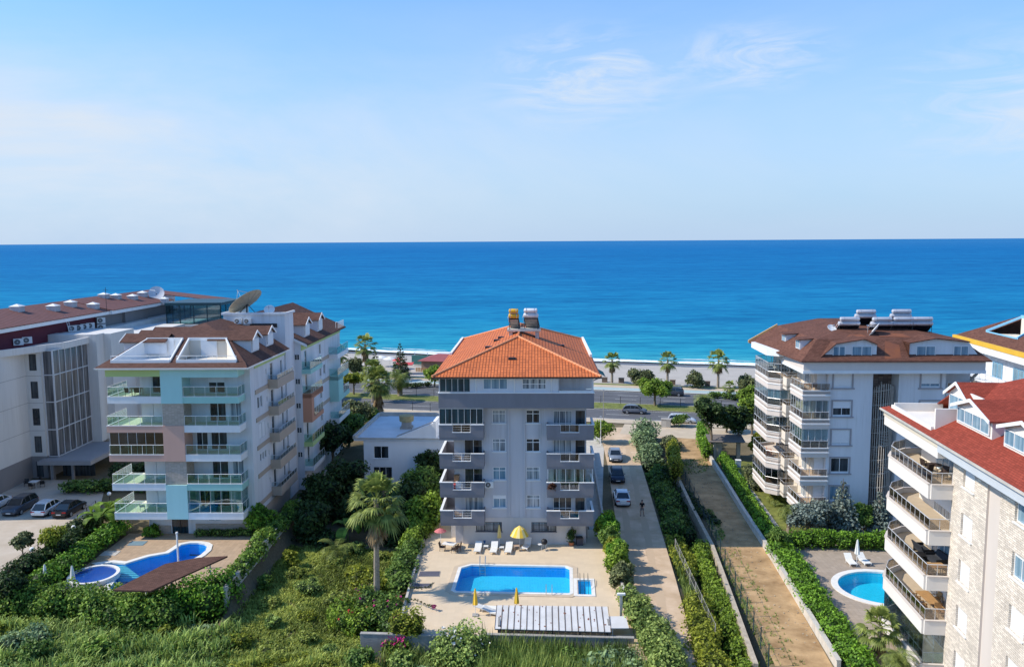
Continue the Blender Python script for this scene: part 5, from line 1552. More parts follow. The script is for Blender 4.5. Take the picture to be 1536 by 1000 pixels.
# lowest balcony is glazed
g = MB(); offs(OUT[:5], SF[0] + .1, 1.9, -.012, g); m = MB()
for a, b in zip(OUT[:4], OUT[1:5]):
    a, b = Vector((*a, 0)), Vector((*b, 0)); k = max(1, round((b - a).length / .8))
    for q in range(k + 1):
        p = a.lerp(b, q / k); m.tube(p + Vector((.02, .02, SF[0])), p + Vector((.02, .02, SF[0] + 2.0)), .015, 4)
o = m.build('glazed_enclosure', M['lightmetal'], SB); g.build('glass_panel', M['glass_clear'], o)
# eave and roof
EXL, EYF, EYB, EZ, KS = -1.2, -18, 10.7, 17.0, .50
m = MB(); m.box(-1.05, .3, -16, 0, 16.2, 16.75); m.build('eave_fascia', mat('eave_blue_grey', (.50, .54, .58), .8, .05, .7), SB)
m = MB(); m.box(-1.05, 10, 0, 10.4, 16.45, 16.9); m.build('eave_fascia', mat('eave_cream', (.62, .55, .44), .8, .05, .7), SB)
m = MB(); m.box(-1.0, 10, .02, 10.35, 15.75, 16.44); m.build('eave_box', whitew, SB)
m = MB(); m.box(-1.28, -1.16, EYF, EYB, 16.85, 16.99); m.build('gutter', M['concrete_pale'], SB)
zs = lambda x: EZ + (x - EXL) * KS
RX, RZZ = 6.2, zs(6.2)
r = MB()
ta, tb, tx0, tx1 = 1.85, 9.55, -.75, 2.4
def wp(*p): r.slab([(x, y, zs(x)) for x, y in p], .1)
wp((EXL, EYF), (EXL, EYB), (tx0, tb + .6), (tx0, EYF))
wp((tx0, EYF), (tx0, ta), (tx1, ta), (tx1, EYF))
wp((tx1, EYF), (tx1, 7.2), (RX, 3.3), (RX, EYF))
hipz = lambda t: Vector((EXL + (RX - EXL) * t, EYB + (3.3 - EYB) * t, EZ + (RZZ - EZ) * t))
r.slab([(2.5, EYB, EZ), hipz(.5), hipz(1), (16, 3.3, RZZ), (16, EYB, EZ)], .1)
r.slab([(RX, EYF, RZZ), (RX, 3.3, RZZ), (16, 3.3, RZZ), (16, EYF, RZZ)], .1)
roof = r.build('roof', rsh, SB, uv=True)
tw_ = MB(); tw_.box(tx0 - .05, tx0 + .16, ta, tb, 16.9, 17.45); tw_.box(tx0 + .16, tx1 + .5, tb - .16, tb, 16.9, 17.6); tw_.box(tx0 + .16, tx1, ta - .15, ta + .05, 16.9, zs(tx1) - .1)
tw_.box(tx0 + .16, tx1, ta + .05, tb - .16, 16.91, 16.98); tw_.box(tx1, tx1 + .12, ta, 6.9, 16.9, 19.4)
tw_.build('roof_terrace', whitew, SB)
for (y0, y1, nm) in ((-3.7, 1.3, 4), (-10.3, -5.2, 4)):
    x = .6; zf = zs(x) + .02; zt = zf + 1.15; zr = zt + .75; yc = (y0 + y1) / 2
    dormer(SB, (x, yc), -1, y1 - y0, zf, zt, zr, 6, whitew, rsh, nm, wname='dormer_window')
for (y0, y1) in ((3.2, 6.6),):
    dormer(SB, (2.2, (y0 + y1) / 2), -1, y1 - y0, 17.0, 19.0, 19.9, 4, whitew, rsh, 2, wname='dormer_window')
# balcony furniture
def sofa_set(f, nm, m, cm):
    pass
for k, (x, y, rz) in enumerate(((.1, 4.7, 100), (-.3, 3.4, 200), (.4, 2.6, -60))):
    chair('balcony_chair', 'dark rattan armchair on the topmost balcony of the stone block, %s' % ['farthest one', 'middle one by the rail', 'nearest one'][k], sb_world(x, y, SF[4] - .35), R(rz), M['rattan'])
table('balcony_table', 'dark round table among the rattan armchairs on the topmost balcony of the stone block', sb_world(.3, 3.8, SF[4] - .35), 0, 1.0, 1.0, .72, M['rattan'], round_=True)
dk_ = mat('charcoal_cushion', (.035, .04, .05), .8, .2, 5)
for k, (x, y, rz, lb) in enumerate(((.3, 4.9, 90, 'farther'), (.4, 3.0, -90, 'nearer'))):
    t = thing('outdoor_sofa', 'dark blue cushioned outdoor sofa on the middle balcony of the stone block, %s one' % lb, 'sofa', sb_world(x, y, SF[2] - .35), R(rz))
    MB().box(-.75, .75, -.35, .35, .22, .42).build('seat', dk_, t); MB().obox((-.75, .3, .42), (1.5, 0, 0), (0, .1, 0), (0, .18, .42)).build('backrest', dk_, t)
    a = MB()
    for sx in (-.78, .72): a.box(sx, sx + .06, -.35, .38, .0, .62)
    a.build('frame', M['darkmetal'], t)
table('coffee_table', 'low black table between the sofas on the middle balcony of the stone block', sb_world(-.25, 3.9, SF[2] - .35), R(0), .6, 1.0, .4, M['black'])
table('balcony_table', 'square wooden table at the near end of the middle balcony of the stone block', sb_world(-.3, .95, SF[2] - .35), 0, 1.0, .9, .75, M['wood'])
for k, (x, y, rz) in enumerate(((-.9, 1.0, 90), (.4, 1.0, -90))):
    chair('balcony_chair', 'wooden chair at the square table on the middle balcony of the stone block, %s' % ['rail side', 'wall side'][k], sb_world(x, y, SF[2] - .35), R(rz), M['wood'])
table('balcony_table', 'long wooden dining table on the second lowest balcony of the stone block', sb_world(0, 2.8, SF[1] - .35), 0, .9, 2.2, .75, M['wood'])
for k, (x, y, rz) in enumerate(((-.65, 3.4, 90), (-.65, 2.2, 90), (.65, 3.4, -90), (.2, 1.3, 0))):
    chair('balcony_chair', 'wooden armchair at the long dining table on a balcony, %s' % ['far seat on the rail side', 'near seat on the rail side', 'far seat on the wall side', 'at the near end'][k], sb_world(x, y, SF[1] - .35), R(rz), M['wood'])

# ================================================================== building with yellow eave and blue trimmed roof terrace (far right)
YB = thing('apartment_block', 'white building with yellow eave strip and pale blue trimmed roof terrace at right edge', 'apartment building', (57.6, 107.5, 0), R(-6.0))
m = MB(); m.box(.8, 16, -24, -1, 0, 16.6); m.build('wall', rw_, YB)
m = MB(); m.box(-.3, 16, -24, .0, 16.3, 17.1); m.build('eave_fascia', M['white'], YB)
m = MB(); m.box(-.36, .1, -24, .06, 17.1, 17.62); m.build('eave_strip', mat('yellow_eave', (.72, .42, .04), .7, .1, 1.5), YB)
ys = lambda x: 17.6 + x * .55
r = MB(); q = lambda *p: r.slab([(x, y, ys(x)) for x, y in p], .1)
q((0, -24), (0, 0), (1.6, -1.6), (1.6, -24)); q((1.6, -1.6), (5, -5), (5, -6.5), (1.6, -5.0)); q((1.6, -12.5), (5, -11.5), (5, -24), (1.6, -24)); q((5, -5), (7, -7), (7, -24), (5, -24))
r.slab([(0, 0, 17.6), (16, 0, 17.6), (9, -7, ys(7)), (7, -7, ys(7))], .1)
rf = r.build('roof', rshing, YB, uv=True)
bt = mat('pale_blue_trim', (.22, .50, .70), .7, .06, 1)
m = MB(); m.box(4.9, 5.0, -11.5, -6.4, 18.3, ys(5)); m.box(1.6, 5, -12.5, -5, 18.2, 18.3); m.build('roof_terrace', cream_in, YB)
m = MB(); m.obox((1.6, -5.0, ys(1.6)), (3.4, -1.4, ys(5) - ys(1.6)), (0, .25, 0), (0, 0, .25)); m.obox((4.9, -11.6, ys(5)), (0, 5.4, 0), (.3, 0, 0), (0, 0, .35)); m.obox((1.6, -12.5, ys(1.6)), (3.4, 1.0, ys(5) - ys(1.6)), (0, -.25, 0), (0, 0, .25)); m.obox((1.55, -12.5, ys(1.6)), (0, 7.5, 0), (.12, 0, 0), (0, 0, .15)); m.build('terrace_trim', bt, YB)
for k, y in enumerate((-4, -9, -14)): window(YB, (.8, y, 13.6), (0, -1, 0), 2.4, 1.8, bt, M['pane_blue'], 2, depth=-.03)
m = MB(); m.box(-.8, .8, -22, -1, 12.6, 13.1); m.build('balcony', M['white'], YB); rail(YB, [(-.75, -1), (-.75, -22)], 13.1, 1.0, M['lightmetal'], None, 1.6, .03, bars=3)
net = MB(); P_ = [(-.8, -4.5, 14.6), (-.9, -5.6, 13.4), (-.9, -7.4, 13.3), (-.8, -9, 14.4)]
for a, b in zip(P_, P_[1:]): net.slab([a, b, (b[0], b[1], b[2] - .7), (a[0], a[1], a[2] - .7)], .02) if False else net.poly(a, b, (b[0] - .05, b[1], b[2] - .6), (a[0] - .05, a[1], a[2] - .6))
net.build('hanging_cloth', M['darkmetal'], YB)
# ================================================================== pools, decks, walls, garden furniture
from mathutils.geometry import tessellate_polygon
def holed_sheet(name, outer, holes, z, m, uv=True):
    loops = [[Vector((p[0], p[1], z)) for p in outer]] + [[Vector((p[0], p[1], z)) for p in h] for h in holes]
    flat = [p for l in loops for p in l]
    mb = MB(); fs = []
    for t in tessellate_polygon(loops):
        a, b, c = (flat[i] for i in t)
        fs.append(t if (b - a).cross(c - a).z > 0 else t[::-1])
    mb.add(flat, fs)
    return struct(mb.build(name, m, uv=uv))
def ring(mb, inner, outer, z0, z1):
    n = len(inner)
    for i in range(n):
        j = (i + 1) % n
        a, b, c, d = inner[i], inner[j], outer[j], outer[i]
        mb.poly((*d, z1), (*c, z1), (*b, z1), (*a, z1))
        mb.poly((*d, z0), (*c, z0), (*c, z1), (*d, z1))
        mb.poly((*a, z1), (*b, z1), (*b, z0), (*a, z0))
def ccw(p):
    a = sum(q[0] * r[1] - r[0] * q[1] for q, r in zip(p, p[1:] + p[:1]))
    return p if a > 0 else p[::-1]
def offset(p, d):
    p = ccw(p); n = len(p); out = []
    for i in range(n):
        a, b, c = Vector(p[i - 1]), Vector(p[i]), Vector(p[(i + 1) % n])
        e1, e2 = (b - a).normalized(), (c - b).normalized()
        n1, n2 = Vector((e1.y, -e1.x)), Vector((e2.y, -e2.x))
        bis = (n1 + n2); bis = bis.normalized() if bis.length > 1e-4 else n1
        k = d / max(.5, bis.dot(n1))
        out.append((b.x + bis.x * k, b.y + bis.y * k))
    return out
M['pooltile'] = mat_tiles('pool_tile', (.05, .68, .98), .25, .25, (.10, .74, .98), .06, .1, .08, .4, 0, .05)
M['pooldeep'] = mat_tiles('pool_tile_deep', (.010, .42, .86), .25, .25, (.03, .48, .88), .06, .1, .08, .4, 0, .05)
def mat_water(name, tint):
    m = mat_glass(name, tint, .04, .03); nt = m.node_tree
    tc = _n(nt, 'ShaderNodeTexCoord'); no = _n(nt, 'ShaderNodeTexNoise', Scale=2.2, Detail=4.0); nt.links.new(tc.outputs['Object'], no.inputs['Vector'])
    bp = _n(nt, 'ShaderNodeBump', Strength=.25, Distance=.12); nt.links.new(no.outputs['Fac'], bp.inputs['Height'])
    for n in nt.nodes:
        if n.type == 'MATH': n.inputs[1].default_value = .3
        if n.type == 'BSDF_GLOSSY': nt.links.new(bp.outputs['Normal'], n.inputs['Normal'])
    return m
M['water'] = mat_water('pool_water', (.82, .98, 1.0))
def pool(name, label, water, depth, tile, cop, coping_m, zwater=-.12, group=None, floor_m=None, border=None):
    c = Vector((sum(p[0] for p in water) / len(water), sum(p[1] for p in water) / len(water), 0))
    W = [(p[0] - c.x, p[1] - c.y) for p in ccw(water)]
    t = thing(name, label, 'swimming pool', c, 0, group)
    n = len(W)
    b = MB()
    for i in range(n):
        j = (i + 1) % n
        b.poly((*W[j], .0), (*W[i], .0), (*W[i], -depth), (*W[j], -depth))
    b.build('basin_wall', tile, t, uv=True)
    MB().poly(*[(*p, -depth) for p in W]).build('basin_floor', floor_m or tile, t, uv=True)
    MB().poly(*[(*p, zwater) for p in W]).build('water', M['water'], t)
    k = MB(); ring(k, offset(W, -.02), offset(W, cop), -.05, .10); k.build('coping', coping_m, t)
    if border:
        k = MB(); ring(k, offset(W, cop + .001), offset(W, cop + .42), -.05, .085); k.build('coping_border', border, t)
    return t
coping_w = mat('white_coping', (.74, .72, .68), .7, .08, 2)
coping_t = mat('tan_coping', (.56, .45, .33), .8, .1, 2)

# ---- centre pool
def rot2(pts, c, a): return [(c[0] + x * math.cos(a) - y * math.sin(a), c[1] + x * math.sin(a) + y * math.cos(a)) for x, y in pts]
hw_, hd_ = 5.0, 2.95
CW = rot2([(-hw_, -hd_ + .25), (-hw_ + .25, -hd_), (hw_ - .15, -hd_), (hw_, -hd_ + .15), (hw_, hd_ - .4), (hw_ - .4, hd_), (-hw_ + .9, hd_), (-hw_, hd_ - .75)], (.03, 71.6), R(-3.6))
P1 = pool('swimming_pool', 'large rectangular blue pool in front of the grey apartment block', CW, .95, M['pooldeep'], .28, coping_w, border=coping_t, floor_m=M['pooltile'])
KW = rot2([(-.62, -1.55), (.62, -1.55), (.62, 1.55), (-.62, 1.55)], (6.15, 69.65), R(-3.6))
P2 = pool('paddling_pool', 'small square paddling pool at the right end of the large rectangular pool', KW, .55, M['pooltile'], .3, coping_w)
# painted floor marks and lane line inside the basin
mk = MB()
for x, y in ((-1.9, -1.6), (2.6, -1.5)):
    mk.poly(*[(x + a, y + b, -.938) for a, b in ((-.6, 0), (0, -.45), (.6, 0), (0, .45))])
mk.build('floor_mark', mat('pale_floor_mark', (.30, .74, .86), .5, .1, 2), P1)
MB().poly((-4.6, -.35, -.94), (4.8, -.6, -.94), (4.8, -.52, -.94), (-4.6, -.27, -.94)).build('lane_line', MATS['pale_floor_mark'], P1)
deck_o = [(-8.9, 60.9), (-2.6, 60.3), (8.9, 59.6), (9.2, 66), (9.3, 83.5), (8.6, 84), (-7.6, 92), (-9.2, 92)]
holed_sheet('pool_deck', deck_o, [offset(CW, .2), offset(KW, .2)], .035, deckmat)
# walls of the plot
def wall_run(name, label, pts, z0, z1, t, m, cap=None, cat='wall', group=None):
    th = thing(name, label, cat, (pts[0][0], pts[0][1], 0), 0, group)
    o = Vector((pts[0][0], pts[0][1], 0)); mb = MB(); cb = MB()
    for a, b in zip(pts, pts[1:]):
        a, b = Vector((a[0], a[1], 0)) - o, Vector((b[0], b[1], 0)) - o
        d = b - a; n_ = d.cross(Vector((0, 0, 1))).normalized()
        mb.obox(a - n_ * t / 2 + Vector((0, 0, z0)), d, n_ * t, (0, 0, z1 - z0))
        if cap: cb.obox(a - n_ * (t / 2 + .04) + Vector((0, 0, z1)), d, n_ * (t + .08), (0, 0, .07))
    mb.build('wall', m, th)
    if cap: cb.build('coping', cap, th)
    return th
block = mat('grey_block_wall', (.27, .26, .245), .95, .2, 1.3, bump=.5, bscale=9, streak=.4)
wall_run('retaining_wall', 'grey concrete retaining wall below the front left corner of the centre pool deck', [(-11.8, 61.2), (-2.6, 60.5)], -2.3, .12, .25, block, M['concrete'])
wall_run('retaining_wall', 'concrete retaining wall under the white metal shed roof', [(-2.4, 60.3), (9.0, 59.55)], -2.3, .42, .25, block, M['concrete'])
wall_run('garden_wall', 'low cream wall between the pool deck of the grey block and the dusty side road', [(9.25, 66.2), (9.45, 83.5), (10.2, 98), (11.2, 116)], -.2, .95, .2, M['concrete_pale'])
wall_run('garden_wall', 'low wall on the hedge side of the centre pool deck', [(-9.0, 61.2), (-9.1, 80), (-8.6, 92)], -2.0, .28, .2, M['concrete_pale'])
wall_run('garden_wall', 'ivy topped concrete wall along the right side of the left pool terrace', [(-24.4, 67.6), (-24.1, 92), (-23.9, 104)], -2.0, 1.05, .25, mat('pale_panel_wall', (.58, .56, .52), .9, .2, 1.0, bump=.3, streak=.35), M['concrete'])

# ---- left pool terrace
LD = [(-40.2, 69.2), (-24.6, 69.2), (-24.6, 84.0), (-40.0, 84.0)]
pts = [(188, 846), (204, 841), (224, 835), (253, 830), (264, 823), (272, 817.5), (285, 815), (298, 815), (307, 816.5), (311, 819), (309, 826), (301, 833), (285, 842), (262, 858), (236, 874), (205, 886), (178, 889), (163, 884), (172, 872), (174, 861), (168, 853), (152, 846), (168, 844)]
LW = [tuple(gp(*q).xy) for q in pts]
MD = M['pooldeep']
P3 = pool('swimming_pool', 'curved blue pool with steps and a round bulb end on the left terrace', LW, 1.2, MD, .5, coping_w, floor_m=MD)
c = gp(141, 867)
t = thing('whirlpool', 'raised round dark blue pool ringed in white at the left of the curved pool', 'swimming pool', (c.x, c.y, 0))
b = MB(); cir = [(math.cos(2 * math.pi * k / 40) * 1.85, math.sin(2 * math.pi * k / 40) * 1.95) for k in range(40)]
ring(b, cir, offset(cir, .3), -.02, .42); b.build('coping', coping_w, t)
MB().poly(*[(*p, .32) for p in cir]).build('water', mat('dark_blue_water', (.008, .06, .30), .08, .1, 1, spec=.6), t)
holed_sheet('pool_terrace', LD, [offset(LW, .4)], .03, mat_tiles('terrace_tiles', (.47, .335, .22), .4, .4, (.36, .26, .17), .10, .15, .04, .85, 0, .16))
sm = MB()
s0, s1 = gp(152, 845.5), gp(188, 845.5); s2, s3 = gp(176, 858), gp(188, 858)
for k in range(6):
    a = s0.lerp(s2, k / 6); b2 = s1.lerp(s3, k / 6); a2 = s0.lerp(s2, (k + 1) / 6)
    o = Vector((P3.location.x, P3.location.y, 0))
    sm.obox(a - o + Vector((0, 0, -.9)), (s1 - s0), (s2 - s0) / 6.2, (0, 0, .72 - k * .07))
sm.build('pool_steps', mat('step_aqua', (.16, .55, .68), .5, .1, 2), P3)
# brown shade roof over the near edge, on posts
SR = [(-32.2, 64.4), (-29.1, 64.2), (-25.2, 70.9), (-27.6, 70.6), (-30.0, 69.2)]
t = thing('shade_roof', 'low brown shingle shade roof beside the curved pool on the left terrace', 'shade roof', (-29, 67.5, 0))
r = MB(); r.slab([(x + 29, y - 67.5, 2.35 + (.25 if y > 69 else 0)) for x, y in SR], .14); r.build('roof', shingle, t, uv=True)
for x, y in ((-30.6, 66.6), (-28.6, 66.9), (-26.4, 69.9), (-29.8, 68.7)): MB().tube((x + 29, y - 67.5, -.5), (x + 29, y - 67.5, 2.35), .06, 6).build('post', M['white'], t)
p = gp(268, 853); t = thing('lamp_pole', 'slim white pole standing through the edge of the brown shade roof', 'lamp post', p); MB().tube((0, 0, 0), (0, 0, 3.4), .09, 8).build('pole', M['white'], t); MB().tube((0, 0, 3.4), (0, 0, 3.55), .13, 8, .1).build('lamp_head', M['white'], t)
# closed white parasols
def parasol_closed(label, loc, m, h=2.4, group=None):
    t = thing('parasol', label, 'parasol', loc, 0, group)
    MB().tube((0, 0, 0), (0, 0, h * .97), .028, 6).build('pole', M['white'], t)
    c = MB(); n = 12; prof = [(.05, h), (.10, h * .9), (.19, h * .62), (.24, h * .42), (.16, h * .40)]
    vs = []
    for r_, z in prof:
        for k in range(n):
            a = 2 * math.pi * k / n; q = r_ * (1.0 if k % 2 else .72); vs.append((math.cos(a) * q, math.sin(a) * q, z))
    c.add(vs, [(j * n + k, j * n + (k + 1) % n, (j + 1) * n + (k + 1) % n, (j + 1) * n + k) for j in range(4) for k in range(n)]); c.build('canopy', m, t)
    MB().box(-.24, .24, -.24, .24, 0, .12).build('base', M['concrete'], t)
    return t
for k, (u, v) in enumerate(((69, 882), (110, 884))): parasol_closed('closed white parasol behind the ivy hedge, %s one of the two at the left pool' % ['left', 'right'][k], gp(u, v), M['fabric_white'], 2.2, 'closed white parasols at the left pool')
for k, (u, v) in enumerate(((206, 815), (165, 830))):
    p = gp(u, v); t = thing('drain_cover', ['blue grey mat on the left pool terrace', 'pale square cover on the left pool terrace'][k], 'cover', (p.x, p.y, .03)); MB().box(-.8, .8, -.6, .6, .0, .03).build('cover', mat('blue_mat', (.16, .25, .30), .8, .1, 2) if k == 0 else M['concrete_pale'], t)

# ---- right pool
RD = [(23.6, 56), (40, 55), (40, 83), (24.9, 83)]
RWp = [(32.0 + 3.75 * math.cos(2 * math.pi * k / 48), 69.2 + 3.5 * math.sin(2 * math.pi * k / 48)) for k in range(48)]
pool('swimming_pool', 'oval turquoise pool partly hidden behind the balconies of the stone block', RWp, 1.0, mat_tiles('pool_tile_turquoise', (.02, .66, .86), .25, .25, (.05, .72, .88), .05, .1, .08, .4, 0, .05), .55, coping_w)
holed_sheet('pool_terrace', RD, [offset(RWp, .45)], .03, mat_tiles('tan_paving', (.40, .325, .255), .4, .4, (.32, .26, .2), .08, .15, .04, .85, 0, .14))

# ---- furniture
def lounger(label, loc, rz, back=40, m=None, group=None):
    t = thing('sun_lounger', label, 'sun lounger', loc, rz, group)
    m = m or M['fabric_white']
    s = MB(); s.box(-.33, .33, -.95, .25, .30, .36); s.build('seat', m, t)
    a = R(back); b = MB(); b.obox((-.33, .25, .30), (.66, 0, 0), (0, .72 * math.cos(a), .72 * math.sin(a)), (0, -.06 * math.sin(a), .06 * math.cos(a))); b.build('backrest', m, t)
    for sx in (-.3, .3):
        for y in (-.8, .2): MB().tube((sx, y, 0), (sx, y, .30), .025, 5).build('leg', M['plastic_white'], t)
        MB().box(sx - .03, sx + .03, -.97, .27, .24, .30).build('side_rail', M['plastic_white'], t)
    return t
LB = ['cream sun lounger by the grey block, leftmost of the row', 'cream sun lounger left of the closed yellow parasol', 'cream sun lounger between the closed and the open yellow parasols', 'raised cream sun lounger right of the open yellow parasol']
for k, (u, v, rz, b) in enumerate(((717, 826, -4, 30), (741, 827, -5, 38), (763, 827, -6, 34), (790, 822, -18, 55))): lounger(LB[k], gp(u, v), R(rz), b, group='sun loungers in front of the grey block')
parasol_closed('closed yellow parasol among the sun loungers at the grey block wall', gp(749, 819), mat('yellow_faded', (.72, .55, .20), .8, .08, 3), 2.2)
p = gp(779.5, 822)
t = thing('parasol', 'open yellow parasol above the wicker table at the grey block wall', 'parasol', p)
MB().tube((0, 0, 0), (0, 0, 2.25), .03, 6).build('pole', M['white'], t)
c = MB(); n = 16
for k in range(n):
    a, b2 = 2 * math.pi * k / n, 2 * math.pi * (k + 1) / n
    c.poly((0, 0, 2.35), (math.cos(a) * .5, math.sin(a) * .5, 2.02), (math.cos(b2) * .5, math.sin(b2) * .5, 2.02)); c.poly((math.cos(a) * .5, math.sin(a) * .5, 2.02), (math.cos(a) * .95, math.sin(a) * .95, 1.35), (math.cos(b2) * .95, math.sin(b2) * .95, 1.35), (math.cos(b2) * .5, math.sin(b2) * .5, 2.02))
cy = c.build('canopy', M['yellow'], t); cy.data.materials.append(mat('pale_yellow_fabric', (.80, .66, .28), .8, .05, 3))
for i, pl_ in enumerate(cy.data.polygons): pl_.material_index = (i // 2) % 2
MB().box(-.25, .25, -.25, .25, 0, .12).build('base', M['concrete'], t)
table('patio_table', 'small wicker table under the open yellow parasol', gp(775, 826), R(8), .55, .5, .55, wick)
table('patio_table', 'white low table between the two left sun loungers', gp(729, 824), R(0), .45, .45, .4, M['plastic_white'])
table('patio_table', 'white low table right of the closed yellow parasol', gp(752.5, 825), R(0), .45, .45, .35, M['plastic_white'])
p = gp(816.5, 825); t = thing('barbecue', 'black kettle barbecue on a pale stand by the grey block wall', 'barbecue', p, R(20))
b = MB(); b.lathe([(.05, .62), (.24, .68), (.30, .82), (.31, .86)], n=16); b.build('bowl', M['black'], t, smooth=True)
b = MB(); b.lathe([(.31, .87), (.29, 1.0), (.18, 1.12), (.04, 1.16)], n=16); b.build('lid', M['black'], t, smooth=True)
for a in (0, 1.57, 3.14, 4.71): MB().tube((math.cos(a) * .34, math.sin(a) * .34, 0), (math.cos(a) * .22, math.sin(a) * .22, .7), .022, 5).build('leg', M['lightmetal'], t)
MB().box(-.62, -.32, -.2, .2, .66, .70).build('shelf', M['plastic_white'], t)
p = gp(674, 825); table('garden_table', 'cream garden table at the left end of the centre pool deck', p, R(-20), 1.3, .8, .72, M['fabric_white'])
for k, (u, v, rz, lb) in enumerate(((664, 826, 80, 'left of'), (682, 829, -110, 'right of'), (687, 826, -80, 'farther right of'))): chair('garden_chair', 'dark wicker garden chair %s the cream table on the pool deck' % lb, gp(u, v), R(rz), M['rattan'])
p = gp(661, 822); t = thing('parasol', 'small faded red parasol above the wicker chairs on the pool deck', 'parasol', p); MB().tube((0, 0, 0), (0, 0, 2.0), .025, 6).build('pole', M['white'], t); MB().lathe([(.62, 1.75), (.3, 1.95), (.03, 2.05)], n=10).build('canopy', mat('faded_pink', (.55, .16, .16), .8, .15, 4), t)
def planter(label, loc, h, m=None):
    t = thing('potted_plant', label, 'potted plant', loc)
    MB().lathe([(.22, 0), (.30, .35), (.33, .38), (.28, .40)], n=14).build('pot', m or M['terracotta'], t, smooth=True)
    crown('foliage', [(0, 0, .38 + h * .5, h * .38, h * .38, h * .5)], 260, .13, 7, mat_leaf('pot_leaf', (.04, .09, .02), (.14, .24, .05)), t)
    return t
planter('leafy plant in a terracotta pot at the right end of the grey block wall', gp(857, 818), 1.3)
p = gp(869, 817); t = thing('storage_box', 'dark bin beside the terracotta pot at the corner of the grey block', 'bin', p, R(5)); MB().box(-.3, .3, -.3, .3, 0, .75).build('body', mat('bin_slate', (.06, .06, .08), .6, .1, 3), t); MB().box(-.33, .33, -.33, .33, .75, .83).build('lid', M['black'], t)
p = gp(727, 815); t = thing('bucket', 'blue bucket against the grey block wall', 'bucket', p); MB().lathe([(.16, 0), (.22, .42), (.2, .42)], n=14).build('body', mat('blue_plastic', (.02, .13, .34), .5, .1, 3), t); MB().path([(-.21, 0, .42), (-.12, 0, .58), (.12, 0, .58), (.21, 0, .42)], .012, 4).build('handle', M['steel'], t)
for k, (u, v, w_, d_) in enumerate(((644, 861, .9, 1.1), (634, 879, .75, .9))):
    p = gp(u, v); t = thing('deck_hatch', ['dark grey hatch cover on the left side of the centre deck, farther one', 'grey hatch cover near the flowering hedge on the centre deck'][k], 'hatch', (p.x, p.y, .035)); MB().box(-w_, w_, -d_ * .5, d_ * .5, 0, .05).build('cover', mat('hatch_slate', (.10, .10, .13), .7, .15, 2), t); MB().box(-w_ - .06, w_ + .06, -d_ * .5 - .06, d_ * .5 + .06, 0, .03).build('frame', M['concrete'], t)
def pool_ladder(label, loc, rz):
    t = thing('pool_ladder', label, 'pool ladder', loc, rz)
    for s in (-.25, .25): MB().path([(s, .45, .03), (s, .42, .75), (s, .2, .92), (s, .0, .75), (s, -.03, -.9)], .028, 6).build('handrail', M['steel'], t)
    m = MB()
    for z in (-.15, -.45, -.75): m.box(-.25, .25, -.07, .02, z, z + .03)
    m.build('tread', M['steel'], t)
a0 = R(-3.6); cc = Vector((.03, 71.6, 0))
def pl(x, y): return cc + Vector((x * math.cos(a0) - y * math.sin(a0), x * math.sin(a0) + y * math.cos(a0), 0))
pool_ladder('steel pool ladder on the far edge of the large rectangular pool', pl(-3.1, hd_ - .03), a0)
pool_ladder('steel pool ladder on the near edge of the large rectangular pool', pl(3.2, -hd_ + .03), a0 + math.pi)
t = thing('pool_railing', 'steel railing around the steps of the small paddling pool', 'railing', (6.15, 69.65, 0), a0)
m = MB()
for x in (-.35, 0, .35): m.path([(x, 1.5, .08), (x, 1.45, .75), (x, .3, .7), (x, -.9, .2), (x, -.9, -.4)], .02, 5)
m.build('handrail', M['darkmetal'], t)
# low shed with a white corrugated roof, sunk at the front edge of the deck
t = thing('shed', 'low shed with white corrugated metal roof and rust spots in front of the centre pool', 'shed', (0, 0, 0))
rust_w = mat('white_sheet_rusty', (.62, .60, .57), .55, .12, .8, streak=1, col2=(.70, .69, .67))
q0, q1 = gp(745, 907, 1.15), gp(912, 909, 1.15); q2, q3 = gp(917, 947, .85), gp(742, 942, .85)
r = MB(); N_ = 18
for k in range(N_):
    a, b2 = k / N_, (k + 1) / N_ - .006
    r.slab([q0.lerp(q1, a), q0.lerp(q1, b2), q3.lerp(q2, b2), q3.lerp(q2, a)], .04)
ro = r.build('roof', rust_w, t)
s = MB()
for k in range(N_ + 1): s.tube(q0.lerp(q1, k / N_) + Vector((0, 0, .02)), q3.lerp(q2, k / N_) + Vector((0, 0, .02)), .020, 4)
s.build('seam', mat('seam_rust', (.20, .15, .12), .8, .3, 3), ro)
rs = MB(); rg = random.Random(4)
for k in range(26):
    fx, fy2 = rg.random(), rg.random(); p = q0.lerp(q1, fx).lerp(q3.lerp(q2, fx), fy2); e = rg.uniform(.03, .11); f_ = rg.uniform(1, 3.5)
    rs.poly(*[(p.x + e * math.cos(a) * rg.uniform(.6, 1.2), p.y + e * f_ * math.sin(a) * .8, p.z + .012 + e * f_ * math.sin(a) * .8 * .075) for a in (0, .9, 1.8, 2.7, 3.6, 4.5, 5.4)])
rs.build('rust_spots', mat('rust', (.20, .075, .05), .9, .3, 6), ro)
w_ = MB(); yb_, yf_ = q0.y - .15, q3.y + .25
w_.box(q0.x + .15, q0.x + .3, yf_, yb_, 0, 1.0); w_.box(q1.x - .3, q1.x - .15, yf_, yb_, 0, 1.0); w_.box(q0.x + .3, q1.x - .3, yb_ - .12, yb_, 0, 1.05); w_.build('wall', block, t)
for k in range(5):
    p = q3.lerp(q2, .03 + .235 * k); MB().tube((p.x, p.y + .25, 0), (p.x, p.y + .25, .84), .05, 6).build('post', M['darkmetal'], t)
MB().tube(q3 + Vector((0, .12, -.1)), q2 + Vector((0, .12, -.1)), .06, 6).build('beam', M['darkmetal'], t)
parasol_closed('closed yellow parasol beside the left end of the white shed roof', gp(713, 923), M['yellow'], 2.3); parasol_closed('closed yellow parasol behind the middle of the white shed roof', gp(775, 920), M['yellow'], 2.2)
